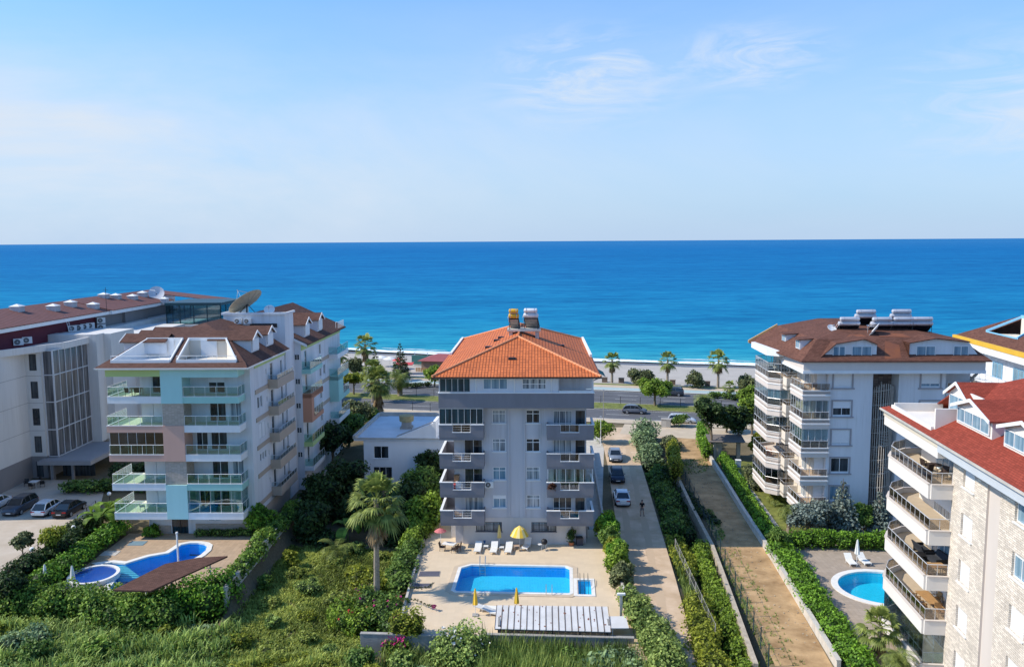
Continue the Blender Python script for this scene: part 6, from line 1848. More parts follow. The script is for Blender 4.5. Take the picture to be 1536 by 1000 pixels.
lounger('cream sun lounger left of the white shed roof', gp(741, 922), R(70), 20); lounger('cream sun lounger lying nearest the flowering oleander by the shed', gp(728, 916), R(80), 15)
p = Vector((8.5, 63.2, 0)); t = thing('gate_post', 'white gate post with a small lamp beside the shrub row along the side road', 'post', p); MB().box(-.1, .1, -.1, .1, 0, 2.2).build('post', M['concrete_pale'], t); MB().box(-.32, .32, -.12, .12, 2.2, 2.32).build('cap', M['white'], t)
t = thing('letterbox_shelf', 'small white corrugated shelter roof right of the shed', 'shelter', (8.0, 61.2, 0)); m = MB(); m.slab([(-.7, -1, .9), (.7, -1, .9), (.7, .8, 1.0), (-.7, .8, 1.0)], .05); m.build('roof', rust_w, t)
for x, y in ((-.5, -.8), (.5, .6)): MB().tube((x, y, 0), (x, y, .9), .04, 5).build('post', M['white'], t)
# right terrace furniture
lounger('white sun lounger left of the white parasol on the right pool terrace', gp(1275, 845), R(-2), 35); lounger('white sun lounger right of the white parasol on the right pool terrace', gp(1295, 844), R(4), 35)
parasol_closed('closed white parasol between two loungers on the right pool terrace', gp(1285, 846), M['fabric_white'], 2.4)
p = gp(1212, 822); t = thing('notice_board', 'small white notice board in front of the clipped hedge at the right pool', 'sign', p, R(-3)); MB().box(-.36, .36, -.02, .02, .25, 1.15).build('board', M['white'], t)
for x in (-.28, .28): MB().tube((x, .03, 0), (x, .03, 1.1), .025, 5).build('leg', M['steel'], t)
m = MB()
for z, a, b2 in ((1.02, -.24, .24), (.86, -.27, .22), (.76, -.27, .26), (.66, -.27, .10), (.52, -.27, .24), (.42, -.27, .18)): m.box(a, b2, -.026, -.021, z - .025, z + .015)
m.build('lettering', mat('grey_lettering', (.25, .28, .38), .7, .05), t)
p = gp(1107, 700); t = thing('letter_box', 'pale blue box on the ground by the grey gate pavilion', 'box', p, R(-8)); MB().box(-.35, .35, -.3, .3, 0, .9).build('body', mat('pale_blue_box', (.34, .46, .58), .6, .08, 3), t); MB().box(-.38, .38, -.33, .33, .9, .97).build('lid', M['white'], t)

# walls, fences of the right side
wlp = [gp(1062, 686), gp(1085, 722), gp(1115, 772), gp(1160, 842), gp(1258, 1005)]
wall_run('garden_wall', 'long low white wall along the bare plot below the clipped green hedge', [(p.x, p.y) for p in wlp], -.3, .7, .28, mat('chalky_wall', (.56, .51, .44), .95, .22, 1.2, bump=.5, bscale=7, streak=.5), M['concrete_pale'])
rubble = mat('rubble_wall', (.42, .36, .28), .95, .25, 2.2, bump=.7, bscale=6)
wall_run('rubble_wall', 'rough stone edge wall of the ditch along the bare plot', [(21.0, 104), (20.2, 92), (19.6, 79.5), (18.4, 68), (17.1, 56)], -2.2, .25, .35, rubble)
def post_fence(label, a, b, h, step, mesh=True, m=None, rails=2, group=None, name='fence'):
    a, b = Vector((a[0], a[1], 0)), Vector((b[0], b[1], 0)); L = (b - a).length; n = max(2, round(L / step)); d = (b - a) / n
    t = thing(name, label, 'fence', a, 0, group)
    m = m or M['darkmetal']
    z0 = [0] * (n + 1)
    for k in range(n + 1):
        MB().tube(d * k, d * k + Vector((0, 0, h)), .045, 6).build('post', m, t)
    w = MB()
    for r_ in range(rails):
        z = h * (r_ + 1) / rails - .05
        w.tube(Vector((0, 0, z)), d * n + Vector((0, 0, z)), .014, 4)
    if mesh:
        kk = int(L / .45)
        for i in range(kk):
            p = (b - a) * i / kk; q = (b - a) * min(1, (i + 2) / kk)
            w.tube(p + Vector((0, 0, .1)), q + Vector((0, 0, h - .06)), .006, 3); w.tube(p + Vector((0, 0, h - .06)), q + Vector((0, 0, .1)), .006, 3)
    w.build('wire', m, t)
    return t
fgreen = mat('fence_green_blue', (.02, .05, .06), .6, .15, 3)
post_fence('green wire fence on posts between the ditch and the bare plot, nearer run', (18.0, 56), (20.2, 82), 1.7, 2.6, True, fgreen)
post_fence('thin dark wire fence on posts along the ditch, farther run', (20.4, 84), (21.6, 104), 1.6, 3.2, True, fgreen)
post_fence('wire fence along the right edge of the side road beside the yellow green shrubs', (15.2, 60), (15.7, 78), 1.3, 2.6, True, M['concrete'])
# coast road fences
for k, (t0, t1, lb) in enumerate(((-60, -2, 'left part'), (-2, 70, 'right part'))):
    f = post_fence('dark railing on the grass median of the coast road, ' + lb, st(151.9, t0).xy, st(151.9, t1).xy, 1.35, 3.6, False, M['darkmetal'], 2)
    f.location.z = .1
f = post_fence('wire fence with posts along the near pavement behind the small white house', st(138.0, -52).xy, st(138.0, -22).xy, 1.5, 3.4, False, M['darkmetal'], 2); f.location.z = .1
for k, (u, v, hh, lb) in enumerate(((905, 636, 5.6, 'thin grey utility pole at the corner of the side road'), (901, 668, 4.2, 'slim white lamp pole in the shrub beside the grey block'))):
    p = gp(u, v); t = thing('utility_pole', lb, 'pole', p); MB().tube((0, 0, 0), (0, 0, hh), .07, 6, .05).build('pole', M['concrete'] if k == 0 else M['white'], t); MB().box(-.12, .12, -.12, .12, hh, hh + .18).build('head', M['lightmetal'], t)
# parking terrace at far left
struct(MB().poly((-75, 60, .02), (-46.6, 60, .02), (-45.9, 78, .02), (-47, 92, .02), (-52, 104, .02), (-75, 104, .02)).build('car_park', mat('car_park_concrete', (.46, .38, .29), .9, .12, .4, col2=(.52, .45, .37))))
wall_run('retaining_wall', 'grey parking wall with dark openings above the left garden strip', [(-46.4, 60), (-45.6, 78), (-46.8, 91)], -1.2, .35, .3, M['concrete'], M['concrete_pale'])
post_fence('black metal railing on the parking wall at the far left', (-46.4, 64), (-45.75, 77.5), .95, 2.2, False, M['black'], 3).location.z = .4
post_fence('black metal railing on the parking wall next to the black car', (-45.8, 79), (-46.9, 91), .95, 2.2, False, M['black'], 3).location.z = .4
t = thing('privacy_screen', 'dark green fabric screen at the left edge above the garden strip', 'screen', (-46.6, 66, 0)); MB().box(-.03, .03, -4, 6.5, .3, 2.5).build('fabric', mat('green_net', (.012, .075, .03), .8, .25, 1.5), t)
for y in (-4, -.5, 3, 6.5): MB().tube((.0, y, 0), (.0, y, 2.6), .04, 5).build('post', M['darkmetal'], t)
for k, (u, v) in enumerate(((112, 815), (50, 850))):
    p = gp(u, v); t = thing('garden_lamp', 'white globe garden lamp beside the parking wall, %s one' % ['farther', 'nearer'][k], 'lamp', p); MB().tube((0, 0, 0), (0, 0, 1.5), .035, 6).build('pole', M['black'], t); MB().lathe([(.03, 1.5), (.17, 1.57), (.23, 1.72), (.17, 1.87), (.03, 1.94)], n=14).build('globe', M['white'], t, smooth=True)
p = gp(165, 762); t = thing('garden_lamp', 'white globe garden lamp under the left balconies of the pastel block', 'lamp', p); MB().tube((0, 0, 0), (0, 0, 1.5), .035, 6).build('pole', M['black'], t); MB().lathe([(.03, 1.5), (.17, 1.57), (.23, 1.72), (.17, 1.87), (.03, 1.94)], n=14).build('globe', M['white'], t, smooth=True)
# terrace tables by the hotel
for k, (u, v, rz) in enumerate(((40, 729, 20), (57, 726, -30), (48, 733, 160), (64, 730, 200))): chair('terrace_chair', 'dark terrace chair beside the grey base of the cream block, %s' % ['far left one', 'far right one', 'near left one', 'near right one'][k], gp(u, v), R(rz), M['black'])
table('terrace_table', 'pale terrace table among dark chairs at the cream block', gp(52, 730), 0, 1.0, 1.0, .74, M['plastic_white'])
# beach furniture
for k, (u, v, m_, lb) in enumerate(((585, 550, M['fabric_white'], 'white beach parasol left of the tall conifer'), (598, 552, M['red'], 'red beach parasol in front of the tall conifer'), (572, 548, M['fabric_white'], 'white beach parasol nearest the palm cluster'))):
    p = gp(u, v); t = thing('parasol', lb, 'parasol', p); MB().tube((0, 0, -.3), (0, 0, 2.2), .04, 6).build('pole', M['white'], t); MB().lathe([(1.6, 1.9), (.9, 2.25), (.05, 2.5)], n=10).build('canopy', m_, t)
p = gp(607, 560); t = thing('parasol', 'red square parasol beside the beach restaurant', 'parasol', p); MB().tube((0, 0, 0), (0, 0, 2.2), .05, 6).build('pole', M['white'], t); MB().slab([(-2, -1.5, 2.2), (2, -1.5, 2.2), (2, 1.5, 2.4), (-2, 1.5, 2.4)], .1).build('canopy', M['red'], t)
for k, (u, v) in enumerate(((907, 573), (932, 574), (1009, 577), (1061, 579), (511, 563))):
    p = gp(u, v); t = thing('litter_bin', 'small brown litter bin on the grass verge by the beach, %s from the left' % ['second', 'third', 'fourth', 'fifth', 'first'][k], 'bin', p, R(-13), 'litter bins on the beach verge'); MB().box(-.55, .55, -.4, .4, 0, .95).build('body', mat('bin_brown', (.16, .115, .085), .8, .2, 2), t); MB().box(-.6, .6, -.45, .45, .95, 1.05).build('lid', mat('bin_brown', (.16, .115, .085)), t)

# trailing bougainvillea branches lying on the deck
for k, (pts_, lb) in enumerate((([(-8.9, 69.2), (-8.2, 68.9), (-7.4, 69.3), (-6.9, 70.1)], 'curved leafy branch lying on the left side of the centre deck'), ([(-8.9, 66.9), (-8.0, 66.4), (-7.1, 65.7), (-6.5, 65.2)], 'long branch with a magenta flower tip trailing over the centre deck'))):
    t = thing('trailing_branch', lb, 'branch', (pts_[0][0], pts_[0][1], .05)); P_ = [Vector((x - pts_[0][0], y - pts_[0][1], .25 + .12 * (i % 2))) for i, (x, y) in enumerate(pts_)]
    MB().path(P_, .018, 5).build('stem', M['trunk'], t)
    el = [(*a.lerp(b_, f), .13, .13, .11) for a, b_ in zip(P_, P_[1:]) for f in (0, .35, .7)]
    crown('leaves', el, 150, .09, 5 + k, mat_leaf('leaf_branch', (.04, .06, .02), (.14, .18, .05)), t, core=False)
    if k: crown('blossom', [(*P_[-1], .22, .22, .16)], 70, .1, 9, mat_leaf('petal_magenta', (.30, .01, .12), (.75, .05, .35)), t, core=False)
# ================================================================== cars, motorbike, person
tyre_m = mat('tyre', (.012, .012, .013), .85, .2, 6)
rim_m = mat('rim', (.42, .43, .45), .3, .1, 5, metal=.7)
cglass = mat('car_glass', (.012, .017, .022), .06, .3, 2, spec=.8)
lampw = mat('headlamp', (.70, .72, .74), .12, .05, 5, spec=.8)
lampr = mat('tail_lamp', (.42, .012, .012), .2, .1, 5)
plate_m = mat('number_plate', (.74, .74, .72), .5, .04, 5)
def paint(name, c, rough=.28): return mat('paint_' + name, c, rough, .05, 2, metal=.25, spec=.7)
KINDS = {   # length, width, body stations (x, z_top), glasshouse stations (x, z)
    'hatch': (4.25, 1.76, [(-2.12, .62), (-2.05, .84), (-1.2, .92), (.75, .96), (1.75, .82), (2.06, .66), (2.12, .5)], [(-2.0, .92), (-1.45, 1.42), (-.9, 1.5), (.1, 1.5), (.55, 1.4), (1.25, .93)]),
    'sedan': (4.6, 1.8, [(-2.3, .6), (-2.24, .9), (-1.4, .96), (.8, .96), (1.85, .82), (2.22, .64), (2.3, .48)], [(-1.75, .94), (-1.05, 1.38), (-.6, 1.45), (.2, 1.45), (.55, 1.36), (1.3, .93)]),
    'suv': (4.55, 1.86, [(-2.26, .7), (-2.2, 1.02), (-1.3, 1.06), (.8, 1.08), (1.85, .98), (2.2, .78), (2.27, .55)], [(-2.15, 1.04), (-1.8, 1.58), (-1.2, 1.68), (.1, 1.68), (.5, 1.58), (1.2, 1.05)]),
    'estate': (4.6, 1.8, [(-2.3, .62), (-2.24, .92), (-1.4, .96), (.85, .96), (1.85, .82), (2.22, .64), (2.3, .48)], [(-2.18, .94), (-1.8, 1.4), (-1.2, 1.48), (.2, 1.47), (.6, 1.38), (1.35, .93)]),
}
def car(name, label, loc, heading, kind, col, rails=False):
    """heading: direction of the bonnet on plan, 0 = +x"""
    L, W, body, gh = KINDS[kind]
    t = thing(name, label, 'car', loc, heading)
    h = W / 2
    def wid(x): return h * (1 - .16 * max(0, (abs(x) - L * .36) / (L * .14)) ** 2)
    vs, fs, ns = [], [], 10
    for x, zt in body:
        w = wid(x); zb = .24 if abs(x) < L * .47 else .34
        prof = [(-w * .86, zb), (-w * .98, zb + .14), (-w, (zb + zt) / 2), (-w * .96, zt - .1), (-w * .80, zt), (w * .80, zt), (w * .96, zt - .1), (w, (zb + zt) / 2), (w * .98, zb + .14), (w * .86, zb)]
        vs += [(x, y, z) for y, z in prof]
    for i in range(len(body) - 1):
        for j in range(ns):
            fs.append((i * ns + j, i * ns + (j + 1) % ns, (i + 1) * ns + (j + 1) % ns, (i + 1) * ns + j))
    fs += [tuple(range(ns))[::-1], tuple(range((len(body) - 1) * ns, len(body) * ns))]
    b = MB(); b.add(vs, [f[::-1] for f in fs]); bo = b.build('body', col, t, smooth=True)
    # glasshouse in dark glass with painted roof and pillars
    zb = gh[0][1]; zmax = max(z for _, z in gh)
    yw = lambda z: h * (.86 - .20 * (z - zb) / (zmax - zb))
    g = MB(); n = len(gh); vs = []
    for x, z in gh: vs += [(x, -yw(z), z), (x, yw(z), z), (x, -h * .86, zb - .05), (x, h * .86, zb - .05)]
    f2 = []
    for i in range(n - 1):
        a, c = i * 4, (i + 1) * 4
        f2 += [(a, a + 1, c + 1, c), (a + 1, a + 3, c + 3, c + 1), (a + 2, a, c, c + 2)]
    g.add(vs, [f[::-1] for f in f2]); g.build('window_glass', cglass, t)
    r = MB()
    for (x0, z0), (x1, z1) in zip(gh[1:], gh[2:-1]):
        r.add([(x0, -yw(z0) - .012, z0 + .012), (x0, yw(z0) + .012, z0 + .012), (x1, yw(z1) + .012, z1 + .012), (x1, -yw(z1) - .012, z1 + .012)], [(0, 3, 2, 1)])
        for s in (-1, 1): r.add([(x0, s * (yw(z0) + .013), z0 + .012), (x1, s * (yw(z1) + .013), z1 + .012), (x1, s * (yw(z1) + .03), z1 - .07), (x0, s * (yw(z0) + .03), z0 - .07)], [(0, 1, 2, 3) if s > 0 else (3, 2, 1, 0)])
    for s in (-1, 1):
        for (xa, za), (xb, zb2), wd_ in ((gh[0], gh[1], .05), (gh[-1], gh[-2], .05)):
            r.tube((xa, s * h * .85, za - .02), (xb, s * (yw(zb2) + .0), zb2), wd_, 5)
        for x in (-.55, .28): r.tube((x * L / 4.4 - .15, s * (h * .865), zb - .02), (x * L / 4.4 - .15, s * (yw(zmax) + .015), zmax - .03), .035, 5)
    r.build('roof_panel', col, t)
    for sx in (-L * .29, L * .295):
        for s in (-1, 1):
            w = MB(); w.lathe([(.2, -.1), (.31, -.1), (.325, -.06), (.325, .06), (.31, .1), (.2, .1)], (sx, s * (h - .09), .325), 18, 'y'); wo = w.build('wheel', tyre_m, t, smooth=True)
            q = MB(); q.lathe([(.03, .0), (.21, .0), (.225, .012), (.03, .03)], (sx, s * (h + .012), .325), 14, 'y'); q.build('rim', rim_m, wo)
    xf, xr = L / 2 - .13, -L / 2 + .03
    zf = body[-2][1]; zr = body[1][1]
    for s in (-1, 1):
        MB().obox((xf - .20, s * h * .56 - .2, zf - .10), (.24, 0, -.04), (0, .40, 0), (0, 0, .13)).build('headlight', lampw, t)
        MB().obox((xr - .01, s * h * .64 - .2, zr - .22), (.07, 0, 0), (0, .40, 0), (0, 0, .15)).build('taillight', lampr, t)
        MB().obox((.62, s * (h + .02) - .06, zb + .0), (.16, 0, 0), (0, .12, 0), (0, 0, .11)).build('mirror', col, t)
        if rails: MB().tube((-1.5, s * h * .62, zmax + .05), (.2, s * h * .62, zmax + .05), .02, 5).build('roof_rail', M['darkmetal'], t)
    MB().box(L / 2 - .02, L / 2 + .012, -.26, .26, .40, .50).build('number_plate', plate_m, t); MB().box(-L / 2 - .012, -L / 2 + .02, -.26, .26, .50, .60).build('number_plate', plate_m, t)
    MB().box(L / 2 - .06, L / 2 + .005, -.5, .5, .52, .60).build('grille', M['black'], t)
    MB().box(-L / 2 + .1, L / 2 - .1, -h * .82, h * .82, .16, .25).build('underbody', M['black'], t)
    return t
AX = R(90 - 3.2)
car('parked_car', 'silver car parked farthest along the dusty side road, nose to camera', gp(922.5, 688), AX + math.pi, 'sedan', paint('silver_blue', (.24, .28, .33)))
car('parked_car', 'navy car parked in the middle of three on the dusty side road', gp(925.5, 719), AX + math.pi, 'hatch', paint('navy', (.016, .024, .05)))
car('parked_car', 'white saloon parked nearest on the dusty side road, tail to camera', gp(932.5, 752), AX, 'sedan', paint('white', (.68, .71, .75), .25))
d = Vector((28.3, 91.0, 0))
t = thing('car_door', '', 'car', (0, 0, 0)) if False else None
rd = math.atan2(-.2368, .9716)
p = gp(952, 619.5); car('moving_car', 'grey blue hatchback driving right on the near lanes of the coast road', p, rd, 'hatch', paint('grey_blue', (.15, .17, .21)))
p = gp(1023, 634); car('moving_car', 'white estate car driving right on the near lanes behind the round bush', p, rd, 'estate', paint('white', (.68, .71, .75)), True)
p = gp(1008, 593); car('moving_car', 'dark grey off-roader on the far lanes behind the round green tree', p, rd + math.pi, 'suv', paint('dark_grey', (.07, .08, .10)), True)
p = gp(500, 583); car('moving_car', 'dark blue car on the far lanes beside the pastel block', p, rd + math.pi, 'suv', paint('dark_blue', (.02, .03, .07)))
AL = R(90 - 1.0)
car('parked_car', 'dark grey hatchback parked nose to camera between white cars at the far left', gp(31, 766), AL + math.pi, 'suv', paint('slate', (.045, .055, .075)))
car('parked_car', 'white hatchback parked tail to camera beside the black car', gp(73, 768), AL, 'hatch', paint('white', (.68, .71, .75)))
car('parked_car', 'black car parked against the railing at the right end of the car park', gp(105, 769), AL, 'sedan', paint('black', (.012, .012, .014)))
car('parked_car', 'white car half outside the left edge in the car park', gp(-9, 763), AL + math.pi, 'sedan', paint('white', (.68, .71, .75)))
# motorbike by the gate
p = gp(1157, 668); t = thing('motor_scooter', 'white motor scooter parked behind the gate pavilion', 'scooter', p, R(100))
for x in (-.62, .62): MB().lathe([(.14, -.05), (.26, -.06), (.27, 0), (.26, .06), (.14, .05)], (x, 0, .27), 16, 'y').build('wheel', tyre_m, t, smooth=True)
b = MB(); b.obox((-.75, -.16, .42), (.75, 0, 0), (0, .32, 0), (0, 0, .30)); b.obox((0, -.15, .26), (.42, 0, 0), (0, .3, 0), (0, 0, .10)); b.obox((.40, -.2, .3), (.12, 0, .0), (0, .4, 0), (-.1, 0, .62)); b.build('body', M['plastic_white'], t)
MB().obox((-.72, -.14, .72), (.7, 0, 0), (0, .28, 0), (0, 0, .09)).build('seat', M['black'], t); MB().path([(.35, -.34, 1.02), (.36, 0, .95), (.35, .34, 1.02)], .02, 5).build('handlebar', M['black'], t); MB().tube((.62, 0, .27), (.38, 0, .95), .035, 6).build('fork', M['darkmetal'], t)

# person on the side road, hands together holding a controller
def skin_body(name, joints, edges, m, parent, root=0, lv=2):
    me = bpy.data.meshes.new(name); me.from_pydata([j[0] for j in joints], edges, []); me.materials.append(m)
    o = bpy.data.objects.new(name, me); COL.objects.link(o); o.parent = parent
    md = o.modifiers.new('skin', 'SKIN'); md.use_smooth_shade = True
    for i, j in enumerate(joints):
        sv = me.skin_vertices[0].data[i]; sv.radius = (j[1], j[2] if len(j) > 2 else j[1]); sv.use_root = (i == root)
    sb = o.modifiers.new('sub', 'SUBSURF'); sb.levels = lv; sb.render_levels = lv
    return o
p = gp(963, 773)
PR = thing('person', 'person in dark T-shirt and grey shorts standing on the dusty side road holding something', 'person', p, R(-8))
skin_m = mat('skin', (.42, .24, .16), .6, .05, 5)
J = [((0, 0, .92), .12, .09), ((0, .01, 1.12), .125, .09), ((0, .015, 1.33), .15, .095), ((0, .01, 1.45), .06), ((0, -.02, 1.54), .055), ((0, -.04, 1.62), .095, .10), ((0, -.035, 1.71), .07, .085),
     ((-.19, .01, 1.40), .055), ((-.25, .03, 1.13), .045), ((-.09, -.20, 1.07), .034), ((-.04, -.25, 1.08), .03),
     ((.19, .01, 1.40), .055), ((.25, .03, 1.13), .045), ((.09, -.20, 1.07), .034), ((.04, -.25, 1.08), .03),
     ((-.10, 0, .86), .095), ((-.13, -.02, .49), .062), ((-.15, .03, .09), .042), ((-.17, -.11, .035), .035),
     ((.10, 0, .86), .095), ((.14, -.02, .49), .062), ((.18, .03, .09), .042), ((.21, -.10, .035), .035)]
E_ = [(0, 1), (1, 2), (2, 3), (3, 4), (4, 5), (5, 6), (2, 7), (7, 8), (8, 9), (9, 10), (2, 11), (11, 12), (12, 13), (13, 14), (0, 15), (15, 16), (16, 17), (17, 18), (0, 19), (19, 20), (20, 21), (21, 22)]
# five fingers on each hand
for side, wi in ((-1, 10), (1, 14)):
    for k in range(5):
        a = len(J); x0 = side * (.04 - .004 * k)
        ox, oz = (-.03 + .018 * k, -.0)
        if k == 0: J += [((x0 - side * .01, -.26, 1.115), .009), ((x0 - side * .03, -.285, 1.125), .008)]
        else: J += [((x0 + side * .0, -.27, 1.10 - k * .016), .0095), ((x0 - side * .035, -.30 + .002 * k, 1.10 - k * .016), .008)]
        E_ += [(wi, a), (a, a + 1)]
skin_body('body', J, E_, skin_m, PR)
tee = mat('black_cotton', (.012, .012, .016), .9, .2, 6)
skin_body('t_shirt', [((0, 0, .90), .135, .105), ((0, .01, 1.12), .14, .105), ((0, .015, 1.33), .165, .11), ((0, .01, 1.43), .08), ((-.19, .01, 1.40), .075), ((-.235, .025, 1.2), .062), ((.19, .01, 1.40), .075), ((.235, .025, 1.2), .062)], [(0, 1), (1, 2), (2, 3), (2, 4), (4, 5), (2, 6), (6, 7)], tee, PR)
skin_body('shorts', [((0, 0, .93), .13, .105), ((-.10, 0, .84), .11), ((-.125, -.015, .56), .085), ((.10, 0, .84), .11), ((.132, -.015, .56), .085)], [(0, 1), (1, 2), (0, 3), (3, 4)], mat('grey_cotton', (.16, .15, .15), .9, .15, 6), PR)
skin_body('hair', [((0, .0, 1.67), .085), ((0, -.02, 1.735), .078), ((0, .035, 1.62), .06)], [(0, 1), (0, 2)], mat('dark_hair', (.012, .009, .008), .7, .2, 9), PR)
for s in (-1, 1):
    x = .17 if s < 0 else .205
    MB().obox((s * x - .05, -.17, 0), (.10, 0, 0), (0, .26, 0), (0, 0, .07)).build('shoe', M['black'], PR)
    MB().lathe([(.002, -.012), (.011, -.006), (.012, 0), (.002, .01)], (s * .032, -.135, 1.645), 8, 'y').build('eye', M['black'], PR)
MB().add([(-.014, -.132, 1.615), (.014, -.132, 1.615), (0, -.165, 1.612), (0, -.134, 1.65)], [(0, 1, 2), (0, 2, 3), (2, 1, 3), (0, 3, 1)]).build('nose', skin_m, PR)
MB().box(-.022, .022, -.137, -.128, 1.578, 1.586).build('mouth', mat('lips', (.30, .11, .09), .6, .05), PR)
for s in (-1, 1): MB().lathe([(.004, -.012), (.026, -.008), (.028, .004), (.006, .012)], (s * .098, -.03, 1.625), 10, 'x').build('ear', skin_m, PR)
ct = thing('remote_controller', 'small dark controller held in the hands of the person on the side road', 'controller', p + Vector((-.04, -.30, 1.07)), R(-8)); MB().box(-.08, .08, -.05, .04, 0, .035).build('body', M['black'], ct)
for s in (-.05, .05): MB().tube((s, -.05, .02), (s, -.12, .06), .006, 5).build('antenna', M['darkmetal'], ct)
# ================================================================== plants
LEAF = {
 'fresh': mat_leaf('leaf_fresh', (0.086, 0.155, 0.019), (0.377, 0.524, 0.059), .30),
 'mid': mat_leaf('leaf_mid', (0.060, 0.121, 0.026), (0.244, 0.371, 0.066), .25),
 'dark': mat_leaf('leaf_dark', (0.019, 0.041, 0.012), (0.082, 0.139, 0.032), .2),
 'olive': mat_leaf('leaf_olive', (0.086, 0.106, 0.044), (0.286, 0.312, 0.127), .2),
 'blue': mat_leaf('leaf_blue_conifer', (0.085, 0.115, 0.104), (0.323, 0.390, 0.320), .1),
 'yellow': mat_leaf('leaf_yellow_green', (0.117, 0.156, 0.016), (0.495, 0.515, 0.061), .3),
 'ivy': mat_leaf('leaf_ivy', (0.063, 0.133, 0.023), (0.331, 0.490, 0.067), .25),
 'hedge': mat_leaf('leaf_hedge', (0.065, 0.152, 0.017), (0.315, 0.567, 0.051), .28),
 'grass': mat_leaf('blade_grass', (.16, .21, .035), (.56, .62, .14), .3),
 'weed': mat_leaf('blade_weed', (0.124, 0.198, 0.048), (0.548, 0.684, 0.172), .3),
 'reed': mat_leaf('blade_reed', (0.106, 0.172, 0.036), (0.504, 0.603, 0.165), .3),
 'palm': mat_leaf('palm_leaf', (0.072, 0.111, 0.023), (0.391, 0.444, 0.106), .25),
 'dead': mat_leaf('dead_frond', (0.170, 0.115, 0.055), (0.477, 0.338, 0.177), .15),
 'castor': mat_leaf('castor_leaf', (0.102, 0.162, 0.080), (0.421, 0.562, 0.265), .25),
 'banana': mat_leaf('banana_leaf', (0.071, 0.135, 0.018), (0.281, 0.442, 0.055), .4),
}
FL_W = mat('white_flower', (.78, .76, .72), .8, .05); FL_M = mat('magenta_flower', (.62, .03, .24), .7, .2, 5); FL_R = mat('red_flower', (.55, .06, .04), .7, .2, 5)
rgp = random.Random(77)

def trunk_mesh(parent, h, r0, r1, m, lean=(0, 0), limbs=0, seed=0, crown_r=1.0):
    rg = random.Random(seed); t = MB(); n = 7
    pts = [Vector((lean[0] * (k / n) ** 1.5, lean[1] * (k / n) ** 1.5, -.4 + (h + .4) * k / n)) + Vector((rg.uniform(-.04, .04), rg.uniform(-.04, .04), 0)) for k in range(n + 1)]
    for k in range(n): t.tube(pts[k], pts[k + 1], r0 + (r1 - r0) * k / n, 8, r0 + (r1 - r0) * (k + 1) / n)
    for k in range(limbs):
        a = rg.uniform(0, 6.28); b = pts[n - 1 - (k % 3)]
        e = b + Vector((math.cos(a) * crown_r * .7, math.sin(a) * crown_r * .7, crown_r * rg.uniform(.5, 1.0)))
        mid = b.lerp(e, .5) + Vector((0, 0, .1)); t.tube(b, mid, r1 * .75, 6, r1 * .5); t.tube(mid, e, r1 * .5, 5, r1 * .2)
    return t.build('trunk', m, parent)

def tree(name, label, loc, h, w, leaf, size=.3, n=1500, group=None, trunk=True, th=.35, seed=None, lobes=7, squash=.8, cat='tree'):
    seed = seed if seed is not None else int(abs(loc[0] * 13 + loc[1] * 7)) + 1
    rg = random.Random(seed)
    t = thing(name, label, cat, (loc[0], loc[1], gz(loc[0], loc[1]) if len(loc) < 3 or loc[2] == 0 else loc[2]), rg.uniform(0, 6), group)
    base = h * th if trunk else 0
    ch = h - base
    el = [(0, 0, base + ch * .52, w * .36, w * .36, ch * .42)]
    for k in range(lobes):
        a = k * 2.4 + rg.uniform(-.4, .4); q = w * rg.uniform(.2, .36); z = base + ch * rg.uniform(.28, .80)
        rr = w * rg.uniform(.17, .27)
        el.append((math.cos(a) * q, math.sin(a) * q, z, rr, rr, rr * squash))
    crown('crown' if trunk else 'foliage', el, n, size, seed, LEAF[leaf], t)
    if trunk: trunk_mesh(t, base + ch * .45, max(.06, w * .04), max(.04, w * .025), M['trunk'], (rg.uniform(-.15, .15) * w * .3, 0), 5, seed, w * .4)
    return t

def hedge(name, label, line, r, h, leaf, size=.22, dens=130, step=.7, group=None, seed=1, zbase=None, jit=.3, flowers=None, cat='hedge', lump=.25):
    rg = random.Random(seed)
    o = Vector((line[0][0], line[0][1], 0)); t = thing(name, label, cat, o, 0, group); el = []
    for a, b in zip(line, line[1:]):
        za = gz(*a[:2]) if zbase is None else zbase; zb_ = gz(*b[:2]) if zbase is None else zbase
        el += line_ells(Vector((a[0], a[1], za)) - o, Vector((b[0], b[1], zb_)) - o, step, r, h * .55, rg, .85, jit)
    A = sum(1 for _ in el) * step * (2 * r + 2 * h) * .5
    n = int(A * dens)
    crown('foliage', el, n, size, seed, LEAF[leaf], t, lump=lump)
    if flowers:
        fm, cnt = flowers; fb = MB()
        for k in range(cnt):
            e = rg.choice(el); a = rg.uniform(0, 6.28); q = rg.uniform(.1, 1.2)
            c = Vector((e[0] + math.cos(a) * e[3] * math.sin(q) * 1.05, e[1] + math.sin(a) * e[4] * math.sin(q) * 1.05, e[2] + e[5] * math.cos(q) * 1.05)); s = rg.uniform(.05, .12)
            for j in range(3):
                d = Vector((rg.uniform(-1, 1), rg.uniform(-1, 1), rg.uniform(-.3, 1))).normalized(); x = d.orthogonal().normalized() * s; y = d.cross(x)
                fb.poly(c - x, c - y, c + x, c + y); c = c + Vector((rg.uniform(-s, s), rg.uniform(-s, s), rg.uniform(-s, s)))
        fb.build('blossom', fm, t)
    return t

